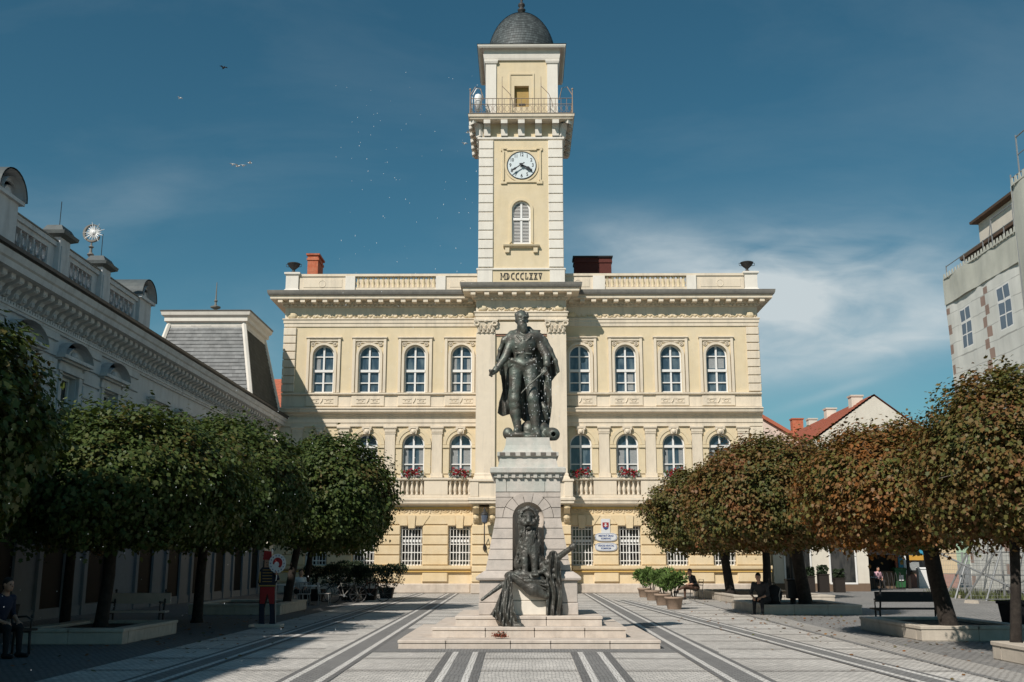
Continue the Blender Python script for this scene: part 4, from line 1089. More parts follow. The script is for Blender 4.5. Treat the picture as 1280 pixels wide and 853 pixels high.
bo_ = MB().box(wx_-.42, wx_+.42, BY+.25, BY+.29, zp_top+.9, at(652,107.5,FY+BY).z).build('belfry_opening', mat('sunlit reveal tone', (0.36,0.245,0.09), 0.9, 0.1), TH)  # ochre fill stands in for sun on the opening's reveal
MB().box(wx_-.16, wx_+.22, BY+.22, BY+.249, zp_top+1.1, zp_top+1.22).build('slot', M['black_metal'], bo_)
mb = MB()
for s in (-1, 1):
    a, b = sorted((s*(bxh-.62), s*bxh))
    for y0, y1 in ((BY-.08, BY+.55), (BY+3.55, BY+4.16)):
        mb.box(bcx+a, bcx+b, y0, y1, zp_top+.001, zb_t-.02); mb.rings(bcx+a, bcx+b, y0, y1, [(.0,zb_t-.26),(.06,zb_t-.22),(.10,zb_t-.1),(.10,zb_t-.02)])
build_split(mb, 'belfry_pilaster', M['white_trim'], TH)
zc0 = zb_t; zc1 = at(652, 55, FY+BY-.5).z
mb = MB(); mb.rings(bcx-bxh+.02, bcx+bxh-.02, BY, BY+4.1, [(.10,zc0-.02),(.14,zc0+.1),(.18,zc0+.35),(.14,zc0+.38),(.16,zc0+.62),(.26,zc0+.78),(.44,zc1-.20),(.50,zc1-.10),(.50,zc1-.02)]); mb.build('belfry_cornice', M['white_trim'], TH)
MB().rings(bcx-bxh+.02, bcx+bxh-.02, BY, BY+4.1, [(.502,zc1-.018),(.54,zc1),(.1,zc1+.10)]).build('belfry_gutter', M['gutter'], TH)
# dome
dcy = BY + 2.05; zd = zc1 + .06; rd = (at(694, 50, FY+dcy).x - at(610, 50, FY+dcy).x)/2
zd1 = at(652, 19.5, FY+dcy).z; hd = zd1 - zd
prof = [(rd*1.0, 0), (rd*1.0, .06)] + [(rd*math.cos(t), .08 + (hd-.08)*math.sin(t)) for t in [math.pi/2*k/16 for k in range(17)]]
prof[-1] = (.12, hd)
dome = MB().lathe(bcx, dcy, prof, 48, zd).build('dome', M['slate'], TH, True)
tl = MB()                                        # courses of slates lapped over each other
for k in range(26):
    t0 = math.pi/2*k/27; t1 = math.pi/2*(k+1.05)/27; n = max(10, int(84*math.cos(t0)))
    for i in range(n):
        a = 2*math.pi*(i + .5*(k % 2))/n; da = math.pi/n*.94
        p = []
        for aa, tt, ex in ((a-da,t0,.028),(a+da,t0,.028),(a+da,t1,.010),(a-da,t1,.010)):
            rr = rd*math.cos(tt)+ex; p.append((bcx+rr*math.cos(aa), dcy+rr*math.sin(aa), zd+.08+(hd-.08)*math.sin(tt)+ex*.5))
        tl.poly(p)
tl.build('slate_courses', mat('slate tiles', (0.075, 0.088, 0.09), 0.6, 0.15, 2, rand=0.35), dome)
ft = at(652, 3, FY+dcy).z - zd1
MB().lathe(bcx, dcy, [(.24,0),(.16,.12),(.10,.2),(.22,.32),(.26,.42),(.16,.52),(.12,.6),(.22,.70),(.20,.82),(.08,.92),(.05,1.05),(.10,1.12),(.02,ft)], 14, zd1-.06).build('finial', M['iron'], TH, True)
# small white bell lantern and lamp on the gallery corner
mb = MB(); lx, ly = pcx-hx+.55, PYF+.45
mb.lathe(lx, ly, [(.10,0),(.12,.3),(.22,.42),(.24,.85),(.18,1.02),(.05,1.1)], 10, zp_top+.3); mb.tube([(lx-.35,ly,zp_top),(lx-.33,ly,zp_top+1.3),(lx-.1,ly,zp_top+1.75),(lx+.15,ly,zp_top+1.7),(lx+.3,ly,zp_top+1.2)], .03, 5)
mb.build('gallery_siren', M['white_paint'], TH, True)

# ---- window boxes
def flower_box():
    root = empty('flower_box', (0,0,0), '', 'flower box', 'window boxes on the town hall balustrade')
    MB().rings(-.62, .62, -.12, .12, [(-.03,0),(.02,.2),(.03,.2),(.03,.22)]).build('box', M['frame'], root)
    rnd = random.Random(11); lv, fl = MB(), MB()
    def leaf(mb, c, s):
        u = Vector((rnd.uniform(-1,1), rnd.uniform(-1,1), rnd.uniform(-1,1))).normalized(); w = u.cross(Vector((rnd.uniform(-1,1), rnd.uniform(-1,1), rnd.uniform(-1,1)))).normalized()
        mb.poly([Vector(c)+u*s, Vector(c)+w*s*.8, Vector(c)-u*s, Vector(c)-w*s*.8])
    for i in range(330):
        x = rnd.uniform(-.62,.62); leaf(lv, (x, rnd.uniform(-.28,.12), rnd.uniform(.08,.40)-.18*(rnd.random() < .3)), rnd.uniform(.03,.06))
    for i in range(38):
        c = Vector((rnd.uniform(-.62,.62), rnd.uniform(-.32,.05), rnd.uniform(.12,.50)-.15*(rnd.random() < .3)))
        for k in range(9): leaf(fl, c + Vector((rnd.uniform(-.06,.06), rnd.uniform(-.06,.06), rnd.uniform(-.05,.05))), rnd.uniform(.035,.06))
    lv.build('leaves', M['leaf_box'], root); fl.build('geranium_flowers', M['petal'], root)
    return root
fb0 = flower_box()
fbl = {2: 'red geranium window box above the second barred window left of the monument', 3: 'red geranium window box nearest the monument on its left', 4: 'half shaded red geranium window box just right of the monument', 5: 'red geranium window box over the coat of arms sign', 6: 'red geranium window box half hidden by the right tree top'}
for j, (i, lb) in enumerate(fbl.items()):
    o = fb0 if j == 0 else copy_tree(fb0)
    o.location = (WX[i], FY-.24, 6.20); o['label'] = lb
    if j: o.scale = (-1 if j % 2 else 1, 1, 1)
# ---- wall lamps, signs
def wall_lamp(px, label):
    p = at(px, 600, FY+RY-.5); root = empty('wall_lamp', (p.x, FY+RY-.12, 2.3), label, 'wall lamp')
    arm = MB().tube([(0,0,.2),(0,-.25,.0),(0,-.5,.1),(0,-.6,.5),(0,-.6,1.35)], .03, 6); arm.ball((0,-.05,.1), (.1,.06,.2), 6, 4)
    arm.tube([(0,-.1,.4),(0,-.3,.9),(0,-.45,.6),(0,-.3,.4)], .022, 5); arm.build('bracket', M['iron'], root, True)
    MB().lathe(0, -.6, [(.06,1.35),(.15,1.42),(.20,1.75),(.16,1.8)], 8).build('lamp_glass', M['lamp_glass'], root)
    MB().lathe(0, -.6, [(.22,1.8),(.18,1.88),(.06,2.0),(.03,2.12),(.015,2.2)], 8).build('lamp_cap', M['iron'], root)
wall_lamp(606, 'dark iron wall lamp on the town hall pier just left of the monument')
def arms_sign():
    p = at(757, 658, FY-.2); s = .56; root = empty('coat_of_arms_sign', (p.x, FY-.17, p.z), 'white square sign with a red and blue shield, above two oval plaques', 'sign')
    MB().box(-.24,.24,-.03,0,-.38,.40).build('plate', M['sign_white'], root)
    root.scale = (1,1,1)
    q = .72; SC = lambda pts: [(x*q, z*q+.03) for x, z in pts]
    sh = [(-.23,.24),(.23,.24),(.235,-.02),(.2,-.14),(.11,-.24),(0,-.30),(-.11,-.24),(-.2,-.14),(-.235,-.02)]
    MB().extr(SC(sh), -.045, -.028).build('shield', M['red'], root)
    c = MB()
    for k, (x0, x1, z0, z1) in enumerate(((-.03,.03,-.16,.19), (-.09,.09,.09,.145), (-.125,.125,-.03,.03))): c.box(x0*q, x1*q, -.055-.0003*k, -.046, z0*q+.03, z1*q+.03)
    c.build('double_cross', M['sign_white'], root)
    MB().extr(SC([(-.19,-.155),(-.13,-.10),(-.07,-.13),(0,-.085),(.07,-.13),(.13,-.10),(.19,-.155),(.11,-.235),(0,-.29),(-.11,-.235)]), -.062, -.056).build('hills', M['sign_blue'], root)
arms_sign()
def plaque(py, lines, label):
    p = at(757.5, py, FY-.2); root = empty('oval_plaque', (p.x, FY-.17, p.z), label, 'sign', 'oval plaques beside the window')
    o = [(.60*math.copysign(abs(math.cos(t))**.55, math.cos(t)), .225*math.copysign(abs(math.sin(t))**.75, math.sin(t))) for t in [2*math.pi*k/32 for k in range(32)]]
    MB().extr(o, -.05, 0).build('plate', M['sign_white'], root)
    o2 = o + o[:1]; MB().band([(x*.95, z*.92) for x, z in o2], [(x*.92, z*.86) for x, z in o2], -.054, -.048).build('border', M['sign_blue'], root)
    for k, tx in enumerate(lines): text_mesh('lettering', tx, .14 if k == 0 else .13, M['sign_blue'], root, (0, -.056, .06-.145*k), extrude=.003, bold=.004, squeeze=.82)
plaque(671.5, ['MESTSKÝ ÚRAD', 'KOMÁRNO'], 'upper of two white oval plaques, directly under the shield sign')
plaque(683.8, ['VÁROSI HIVATAL', 'KOMÁROM'], 'lower of two white oval plaques beside the barred window')

# ------------------------------------------------------------------ the long building on the left
LW = -13.9                                       # its front wall
LB = empty('ornate_building', (LW, 40, 0), 'long grey white ornate building on the left with bracketed cornice and roof parapet', 'building')
# local: x outwards from the wall (towards the square), y along the street, z up
Y0, Y1 = -31.5, 17.2
ops = []
winY = [y - 40 for y in (12.7, 15.8, 18.9, 22.0, 25.0, 28.1, 31.3, 34.5)]
plainY = [y - 40 for y in (39.0, 42.2, 45.4, 48.6, 51.8, 55.0)]
def lwall(mb, y0, y1, z0, z1, ops):
    """wall with openings facing +x: built like the others and turned"""
    t = MB(); wall(t, y0, y1, z0, z1, 0.0, ops, .35)
    return mb.add([(-y, x, z) for x, y, z in t.v], t.f)
mb = MB()
lwall(mb, Y0, Y1, 0, 9.0, [(y, 1.15, 4.95, 7.2, False) for y in winY + plainY])
mb.box(-14, -.36, Y1-.3, Y1, 0, 9).box(-14, -.36, Y0, Y0+.3, 0, 9).box(-14, -13.7, Y0+.3, Y1-.3, 0, 9).box(-.6, -.4, Y0+.3, Y1-.3, 0, 9)
mb.build('wall', M['grey_stucco'], LB)
MB().box(.0005, .0012, Y0, Y1, 0, 3.5).box(-.0,.05,Y0,Y1,0,.3).build('ground_floor_shade_sheet', M['shade_trim'], LB)  # thin dark sheet over the wall, standing in for shade
# grooves: rusticated courses between the windows
mb = MB()
ed = [Y0] + sum([[y-.95, y+.95] for y in winY], []) + [-3.0]
for a, b in zip(ed[::2], ed[1::2]):
    for z in np.arange(3.9, 8.1, .46): mb.add([(0.0,a,z+.03),(0.0,b,z+.03),(0.0,b,z+.43),(0.0,a,z+.43),(.08,a+.03,z+.045),(.08,b-.03,z+.045),(.08,b-.03,z+.415),(.08,a+.03,z+.415)],
                                                  [(0,1,5,4),(1,2,6,5),(2,3,7,6),(3,0,4,7),(4,5,6,7)])
build_split(mb, 'wall_courses', M['grey_stucco'], LB, .08)
# window surround with a segmental pediment
wm = MB()
for s in (-1, 1):
    a, b = sorted((s*.60, s*.80)); wm.box(.0, .10, a, b, 4.75, 7.05)
    a, b = sorted((s*.80, s*.93)); wm.box(.0, .06, a, b, 4.75, 7.05)
wm.box(.0, .13, -.95, .95, 7.05, 7.22); wm.box(.0, .09, -.80, .80, 7.22, 7.36)
wm.box(.0, .34, -1.06, 1.06, 7.40, 7.50); wm.box(0, .22, -.98, .98, 7.34, 7.40)
oy = arc(0, 7.42, 1.05, 16, .58); iy = arc(0, 7.42, .86, 16, .41)
t = MB(); t.band(oy, iy, 0, .34); t.extr(arc(0, 7.44, .86, 16, .40), .0, .12); wm.add([(y, x, z) for x, y, z in t.v], t.f)
wm.ball((.15, 0, 7.62), (.10,.22,.12), 8, 5)
wm.box(.0, .22, -.98, .98, 4.60, 4.75)
w0_ = wm.build('window_pediment', M['grey_trim'], LB, loc=(0, winY[0], .2))
for y in winY[1:]: put(w0_, LB, (0, y, .2))
hm = MB()
for s in (-1, 1):
    a, b = sorted((s*.60, s*.78)); hm.box(.0, .08, a, b, 4.75, 7.05)
hm.box(0,.10,-.8,.8,7.05,7.25).box(0,.16,-.9,.9,7.25,7.33).box(0,.32,-1.0,1.0,7.33,7.45).box(0,.2,-.9,.9,4.62,4.75)
h0 = hm.build('window_hood', M['grey_trim'], LB, loc=(0, plainY[0], .2))
for y in plainY[1:]: put(h0, LB, (0, y, .2))
pn = MB().poly([(-.28,-.575,4.75),(-.28,.575,4.75),(-.28,.575,7.0),(-.28,-.575,7.0)]).build('window', M['glass_dark'], LB, loc=(0, winY[0], .2))
fm = MB()
for y in (-.53, 0, .53): fm.box(-.27, -.20, y-.045, y+.045, 4.75, 7.0)
for z in (4.80, 6.1, 6.95): fm.box(-.265, -.205, -.57, .57, z-.045, z+.045)
fm.build('window_frame', M['frame'], pn)
for y in winY[1:] + plainY: put(pn, LB, (0, y, .2))
# ground floor: shop openings in the shade under the trees
for k, y in enumerate(winY + plainY):
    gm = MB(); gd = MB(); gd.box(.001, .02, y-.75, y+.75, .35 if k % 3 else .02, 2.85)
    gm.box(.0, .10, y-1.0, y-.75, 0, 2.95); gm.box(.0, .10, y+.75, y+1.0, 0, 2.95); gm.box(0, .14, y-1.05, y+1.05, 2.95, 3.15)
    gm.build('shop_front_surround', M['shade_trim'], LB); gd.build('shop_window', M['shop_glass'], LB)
MB().box(0.001, .12, Y0, Y1, 3.55, 3.85).box(0.001, .2, Y0, Y1, 3.75, 3.84).build('string_course', M['grey_trim'], LB)
# frieze and cornice
mb = MB(); mb.box(0, .09, Y0, Y1, 8.30, 8.38).box(0, .13, Y0, Y1, 8.38, 8.44)
for i in range(int((Y1-Y0)/.16)): mb.box(.0, .09, Y0+.16*i, Y0+.16*i+.09, 8.45, 8.54)
mb.build('frieze', M['grey_trim'], LB)
prof = [(0,8.9),(.22,8.92),(.22,9.06),(.72,9.08),(.74,9.24),(.80,9.28),(.84,9.40),(.84,9.46),(0,9.46)]
mb = MB(); mb.add([(x, Y0, z) for x, z in prof] + [(x, Y1+.5, z) for x, z in prof], [(i, (i+1) % 9, (i+1) % 9 + 9, i+9) for i in range(9)] + [list(range(8,-1,-1)), list(range(9,18))])
mb.build('cornice', M['grey_trim'], LB)
prof = [(.2,9.462),(.88,9.462),(.93,9.50),(.93,9.60),(.90,9.61),(.2,9.66)]
mb = MB(); mb.add([(x, Y0, z) for x, z in prof] + [(x, Y1+.52, z) for x, z in prof], [(i, (i+1) % 6, (i+1) % 6 + 6, i+6) for i in range(6)] + [list(range(5,-1,-1)), list(range(6,12))])
mb.build('gutter', M['black_metal'], LB)
ck = MB(); pts = [(0,8.58),(.10,8.58),(.16,8.64),(.18,8.74),(.26,8.84),(.44,8.90),(.52,8.95),(.52,9.075),(0,9.075)]
ck.add([(x,-.13,z) for x, z in pts] + [(x,.13,z) for x, z in pts], [(i, (i+1) % 9, (i+1) % 9 + 9, i+9) for i in range(9)] + [list(range(9)), list(range(17,8,-1))])
ck.ball((.16,0,8.68), (.09,.115,.09), 6, 4); ck.ball((.44,0,8.96), (.10,.12,.07), 6, 4)
cs = None
for i in range(70):
    y = 24.0 - 40 + .47*i
    if y > Y1 + .2: break
    if cs is None: cs = ck.build('cornice_bracket', M['grey_trim'], LB, loc=(0, y, 0))
    else: put(cs, LB, (0, y, 0))
# roof
mb = MB(); mb.add([(.80,Y0,9.55),(.80,Y1+.3,9.55),(-7,Y1+.3,12.0),(-7,Y0,12.0)], [(0,1,2,3)]); mb.add([(-14.6,Y0,9.55),(-14.6,Y1+.3,9.55),(-7,Y1+.3,12.002),(-7,Y0,12.002)], [(3,2,1,0)])
mb.build('roof', M['tile_old'], LB)
MB().box(-7.2, .1, -54, -31.5, 0.0, 16.5).build('unseen_shading_storey', M['grey_stucco'], LB)  # unseen block, added and sized for the shade it casts on the left
# roof parapet: pierced panels, pedestals with caps, round topped gables
X0 = .40
def pY(px, py): # depth of a point seen on the parapet face
    p = at(px, py, 1.0); t = (LW + X0 - 0) / p.x
    return t - 40
py0, py1 = -16.2, -3.55
mb = MB(); segs_ = []
PZ0, PZ1 = 9.62, 10.72
ped_y = [-14.3, -10.85, -7.75, -4.1]
mb.box(X0-.25, X0, py0-8, py1, PZ0, PZ0+.28); mb.box(X0-.28, X0+.05, py0-8, py1, PZ1-.14, PZ1); mb.box(X0-.25, X0-.02, py0-8, py1, PZ0+.82, PZ1-.141)
mb.build('roof_parapet', M['grey_trim'], LB)
MB().box(X0-.33, X0+.08, py0-8, py1, PZ1+.002, PZ1+.04).build('parapet_coping', M['gutter'], LB)
mb = MB()
for a, b in zip(ped_y, ped_y[1:]):
    c0_, c1_ = a+.75, b-.75; n = 5; s = (c1_-c0_)/n
    mb.box(X0-.22, X0-.02, a+.3, c0_, PZ0+.281, PZ0+.819); mb.box(X0-.22, X0-.02, c1_, b-.3, PZ0+.281, PZ0+.819)
    for i in range(n):
        y = c0_ + s*(i+.5)
        t = MB(); t.band([(y+.20*math.cos(q), PZ0+.55+.24*math.sin(q)) for q in [2*math.pi*k/12 for k in range(13)]], [(y+.12*math.cos(q), PZ0+.55+.15*math.sin(q)) for q in [2*math.pi*k/12 for k in range(13)]], X0-.16, X0-.04)
        mb.add([(yy, x, z) for x, yy, z in t.v], t.f)
        mb.box(X0-.16, X0-.05, y+s/2-.03, y+s/2+.03, PZ0+.281, PZ0+.819); mb.box(X0-.15, X0-.06, y-.03, y+.03, PZ0+.45, PZ0+.65)
build_split(mb, 'pierced_panel', M['grey_trim'], LB, .1)
pm = MB(); pm.box(X0-.30, X0+.12, -.34, .34, PZ0-.1, PZ1+.15); pm.box(X0-.02, X0+.15, -.24, .24, PZ0+.1, PZ1-.1)
for y in ped_y[1:3]:
    o_ = pm.build('parapet_pedestal', M['grey_trim'], LB, loc=(0, y, 0)) if y == ped_y[1] else put(o_, LB, (0, y, 0))
for y in ped_y[1:3]:
    MB().rings(X0-.30, X0+.12, y-.34, y+.34, [(.02,PZ1+.15),(.16,PZ1+.22),(.18,PZ1+.32),(.10,PZ1+.34),(.0,PZ1+.52),(-.12,PZ1+.54)]).build('pedestal_cap', M['slate'], LB)
    MB().tube([(X0-.1, y, PZ1+.5), (X0-.1, y, PZ1+1.35)], .012, 4).build('lightning_rod', M['iron'], LB)
gm = MB(); gm.box(X0-.30, X0+.10, -.55, .55, PZ0-.1, PZ1+.10)
def turned(mb, t): return mb.add([(yy, x, z) for x, yy, z in t.v], t.f)
t = MB(); t.band(arc(0, PZ1+.10, .72, 14, .66), arc(0, PZ1+.10, .52, 14, .46), X0-.45, X0+.22); t.extr(arc(0, PZ1+.10, .52, 14, .46), X0-.3, X0+.05); t.band(arc(0, PZ1+.10, .40, 14, .34), arc(0, PZ1+.10, .30, 14, .24), X0+.05, X0+.12); turned(gm, t)
gm.box(X0-.42, X0+.2, -.70, .70, PZ1+.0, PZ1+.10)
g0 = gm.build('parapet_gable', M['grey_trim'], LB, loc=(0, ped_y[3], 0)); put(g0, LB, (0, ped_y[0], .22))
t = MB(); t.band(arc(0, PZ1+.10, .76, 14, .70), arc(0, PZ1+.10, .722, 14, .662), X0-2.2, X0+.24); cm_ = MB(); turned(cm_, t)
c9 = cm_.build('gable_roof', M['slate'], LB, loc=(0, ped_y[3], 0)); put(c9, LB, (0, ped_y[0], .22))
# sun and crescent emblem on the roof
p = at(115.5, 292, 33.4); SX, SZ = p.x, p.z
SE = empty('sun_emblem', (SX, 33.4, SZ - 1.45), 'shiny metal sun and crescent ornament on a mast above the left roof', 'ornament')
t = MB(); n = 24; mb = MB(); rr = .31
outer = [(rr*math.cos(R(40)+R(280)*k/n), 1.45+rr*math.sin(R(40)+R(280)*k/n)) for k in range(n+1)]
inner = [(.035+(rr-.04)*math.cos(R(34)+R(292)*k/n), 1.45+.02+(rr-.045)*math.sin(R(28)+R(304)*k/n)) for k in range(n+1)]
MB().band(outer, inner, -.05, .05).build('crescent', M['gutter'], SE)
sb = MB(); sb.ball((.06,0,1.47), .10, 8, 6)
for k in range(18):
    a = 2*math.pi*k/18; L_ = .36 if k % 2 else .26
    sb.tube([(.06+.09*math.cos(a), -.02, 1.47+.09*math.sin(a)), (.06+L_*math.cos(a), -.05+.06*math.sin(3*a), 1.47+L_*math.sin(a))], [.032, .006], 4)
sb.build('sun_rays', M['white_paint'], SE)
MB().lathe(0, 0, [(.34,-.3),(.20,.3),(.07,.45),(.05,.62),(.12,.70),(.05,.78),(.04,.92),(.09,.97),(.03,1.03),(.025,1.16)], 10).build('mast', M['gutter'], SE)
# mansard tower at the end of the building
MS = empty('mansard_roof_tower', (-16.2, 54.2, 9.6), 'steep grey slate mansard tower with white cornice and spike ending the left building', 'roof tower')
zb_, zt_ = .15, 4.1
xo, yo = 2.72, 3.1; xi, yi = 1.92, 2.1
c_b = [(-xo,-yo),(xo,-yo),(xo,yo),(-xo,yo)]; c_t = [(-xi,-yi),(xi,-yi),(xi,yi),(-xi,yi)]
for k in range(4):                               # slates in overlapping courses
    a, b = k, (k+1) % 4; mb = MB(); nr_ = 20
    A0, B0, A1, B1 = (Vector((*c_b[a], zb_)), Vector((*c_b[b], zb_)), Vector((*c_t[a], zt_)), Vector((*c_t[b], zt_)))
    nrm = (B0-A0).cross(A1-A0).normalized(); rnd = random.Random(k)
    for j in range(nr_):
        t0, t1 = j/nr_, min(1, (j+1.1)/nr_); nc = 15
        for i in range(nc):
            u0, u1 = max(0, (i - .5*(j % 2))/nc), min(1, (i + 1 - .5*(j % 2))/nc); lift = .035 + rnd.uniform(0, .012)
            L0, R0, L1, R1 = A0.lerp(B0, u0), A0.lerp(B0, u1), A1.lerp(B1, u0), A1.lerp(B1, u1)
            mb.poly([L0.lerp(L1, t0)+nrm*lift, R0.lerp(R1, t0)+nrm*lift, R0.lerp(R1, t1)+nrm*.006, L0.lerp(L1, t1)+nrm*.006])
    mb.poly([A0, B0, B1, A1])
    mb.build('slate_slope', M['slate_lit' if k == 0 else 'slate_shaded'], MS)  # front slope takes the lit copy, the rest the shaded copy
mb = MB()
for k in range(4):
    p, q = Vector((*c_b[k], zb_)), Vector((*c_t[k], zt_)); mb.tube([p, q], .13, 6)
mb.rings(-xi, xi, -yi, yi, [(.04,zt_-.30),(.08,zt_-.28),(.08,zt_+.0),(.22,zt_+.06),(.22,zt_+.26),(.34,zt_+.36),(.38,zt_+.52)]); mb.build('cornice', M['white_trim'], MS)
MB().rings(-xi, xi, -yi, yi, [(.382,zt_+.522),(.42,zt_+.60),(.2,zt_+.66)]).build('cornice_cap', M['gutter'], MS)
MB().lathe(0, -.8, [(.30,0),(.16,.14),(.08,.25),(.07,.42),(.26,.50),(.28,.56),(.07,.64),(.05,.80),(.10,.88),(.04,.97),(.02,1.9)], 10, zt_+.62).build('spike', M['gutter'], MS)
MB().box(-xo+.02, xo-.02, -yo+.02, yo-.02, -.4, zb_).build('base', M['grey_stucco'], MS)
# red tiled house behind
RH = empty('tiled_house', (-18.5, 66, 0), 'red tiled roof of a house peeping between the left building and the town hall', 'house')
zz = at(346, 462, 66).z
MB().box(-5, 5.4, 0, 7, 0, zz-2.9).build('wall', M['plaster_pale'], RH)
mb = MB(); n = 26
for i in range(n):                               # tile courses stepping up the slope
    z0 = zz-3.4+3.4*i/n; y0 = -.6+4.2*i/n; z1 = zz-3.4+3.4*(i+1)/n; y1 = -.6+4.2*(i+1)/n
    mb.add([(-5.4,y0,z0+.05),(5.7,y0,z0+.05),(5.7,y1,z1),(-5.4,y1,z1),(-5.4,y0,z0-.02),(5.7,y0,z0-.02)], [(0,1,2,3),(4,5,1,0)])
mb.add([(-5.4,7.8,zz-3.4),(5.7,7.8,zz-3.4),(5.7,3.6,zz-.001),(-5.4,3.6,zz-.001)], [(0,1,2,3)])
mb.build('roof', M['tile'], RH)
MB().tube([(5.9,0,zz-3.6),(5.9,0,zz-6)], .06, 6).build('downpipe', M['gutter'], RH)

# ------------------------------------------------------------------ buildings on the right
# white house whose long red roof runs away from the square
HY = 75.0
rp, er, el_ = at(1092, 493, HY), at(1143, 530, HY), at(1002, 559, HY)
WH = empty('gabled_house', (rp.x, HY, 0), 'off white gabled house with a long red tiled roof and several chimneys', 'house')
xl, xr = el_.x - rp.x, er.x - rp.x + 1.2; zl, zr, zr_ = el_.z, er.z - .9, rp.z
MB().extr([(xl+.3,0),(xr-.3,0),(xr-.3,zr+.1),(0,zr_-.12),(xl+.3,zl+.05)], 0, 26).build('wall', M['plaster_pale'], WH)
n = 22; mb = MB()
for i in range(n):
    t0, t1 = i/n, (i+1)/n
    xa, za, xb, zb2 = xl*(1-t0), zl+(zr_-zl)*t0, xl*(1-t1), zl+(zr_-zl)*t1
    mb.add([(xa,-.12,za+.05),(xa,26.3,za+.05),(xb,26.3,zb2),(xb,-.12,zb2),(xa,-.12,za-.02),(xa,26.3,za-.02)], [(0,1,2,3),(4,5,1,0)])
mb.add([(xr,-.12,zr),(xr,26.3,zr),(0,26.3,zr_-.001),(0,-.12,zr_-.001)], [(0,1,2,3)])
mb.build('roof', M['tile'], WH)
cm = MB(); 
def ch(px, py0_, Y, w, m, h=1.5):
    p = at(px, py0_, Y); k = MB(); k.box(p.x-rp.x-w/2, p.x-rp.x+w/2, Y-HY, Y-HY+.8, p.z-h, p.z-.12); k.rings(p.x-rp.x-w/2, p.x-rp.x+w/2, Y-HY, Y-HY+.8, [(.06,p.z-.12),(.08,p.z),(0,p.z+.02)])
    k.build('chimney', m, WH)
ch(1071, 494, 77.5, .85, M['plaster_pale']); ch(1039, 510, 85, .8, M['plaster_pale']); ch(1016, 523, 92, .75, M['plaster_pale']); ch(997, 523, 96, 1.0, M['brick'], 2.4)
MB().lathe(at(1003, 555, HY).x - rp.x + .4, -.3, [(.5,0),(.55,.25),(.3,.3)], 8, zl - .15).build('eave_box', M['gutter'], WH)
# pinkish house nearer the town hall
PH = empty('rendered_house', (19.0, 80, 0), 'pinkish rendered house just right of the town hall with a sloping red verge', 'house')
pl, pr = at(950, 522, 80), at(990, 545, 80)
MB().extr([(-5,0),(pr.x-19+1.5,0),(pr.x-19+1.5,pr.z-.9),(pr.x-19,pr.z),(pl.x-19,pl.z),(-5,pl.z+1.7)], 0, 10).build('wall', M['plaster_pink'], PH)
mb = MB(); mb.band([(-5.2,pl.z+2.05),(pl.x-19,pl.z+.30),(pr.x-19+1.6,pr.z-.70)], [(-5.2,pl.z+1.72),(pl.x-19,pl.z+.01),(pr.x-19+1.6,pr.z-1.0)], -.25, 10.1); mb.build('roof', M['tile'], PH)
wmb = MB()
for x, z in ((-3.4, 4.6), (-1.3, 4.6), (-3.4, 8), (-1.3, 8)):
    wmb = MB().box(x-.5, x+.5, -.03, .02, z, z+1.6); o_ = wmb.build('window', M['glass_dark'], PH); MB().box(x-.6,x+.6,-.08,-.031,z-.12,z).box(x-.03,x+.03,-.06,-.031,z,z+1.6).build('window_frame', M['frame'], o_)
# row of low old fronts closing the street, pale then cream shop
SY = 70.6
OF = empty('old_shop_front', (17.6, 61.8, 0), 'low pale weathered shop front far down the street behind the right trees', 'building')
MB().box(-3.0, 2.5, 0, 6, 0, 4.3).build('wall', M['plaster_pale'], OF)
MB().box(-3.1, 2.6, -.2, 6.2, 4.302, 4.6).build('roof_edge', M['tile_old'], OF)
for x in (-1.6, 1.0):
    w_ = MB().box(x-.7, x+.7, -.03, .02, .5, 2.6).build('window', M['glass_dark'], OF); MB().box(x-.8,x+.8,-.07,-.031,.4,.5).box(x-.8,x-.7,-.06,-.031,.5,2.7).box(x+.7,x+.8,-.06,-.031,.5,2.7).box(x-.7,x+.7,-.06,-.031,2.6,2.7).build('window_frame', M['frame'], w_)
MB().box(-3.0, 2.5, -.06, -.001, 0, .45).build('plinth', M['umber'], OF)
SH = empty('corner_shop', (27.0, SY, 0), 'cream corner shop with blue door panel and colourful window over a red plinth', 'shop')
def sx(px): return at(px, 700, SY).x - 27.0
def szz(py): return at(1150, py, SY).z
MB().box(sx(1119), sx(1196), 0, 9, szz(718), 5.6).build('wall', M['shop_wall'], SH)
MB().box(sx(1119)-.02, sx(1196)+.02, -.06, 9, 0, szz(718)-.001).build('plinth', M['shop_pink'], SH)
MB().box(sx(1122), sx(1128), -.12, -.001, szz(718), szz(682)).build('blue_panel', M['blue_paint'], SH)
MB().box(sx(1128.5), sx(1131.5), -.14, -.002, szz(718), szz(682)).build('white_post', M['white_paint'], SH)
MB().box(sx(1118), sx(1121), -.14, -.002, szz(718), szz(682)).build('red_post', M['tile'], SH)
wn = MB().box(sx(1133), sx(1155), -.05, -.003, szz(716), szz(684)).build('window', M['glass_dark'], SH)
MB().box(sx(1134), sx(1154), -.07, -.051, szz(694), szz(685)).build('poster', M['blue_paint'], wn)
MB().box(sx(1134), sx(1154), -.075, -.052, szz(700.5), szz(694.2)).build('poster', mat('orange poster', (0.55,0.30,0.05), 0.7, 0.1), wn)
MB().box(sx(1135), sx(1148), -.072, -.052, szz(713), szz(703)).build('poster', mat('grey poster', (0.28,0.30,0.30), 0.7, 0.3, 3), wn)
MB().box(sx(1132.2), sx(1133.2), -.12, -.051, szz(717), szz(683)).box(sx(1155), sx(1156), -.12, -.051, szz(717), szz(683)).box(sx(1132.2), sx(1156), -.1, -.05, szz(717.5), szz(716.6)).build('window_frame', M['wood_dark'], wn)
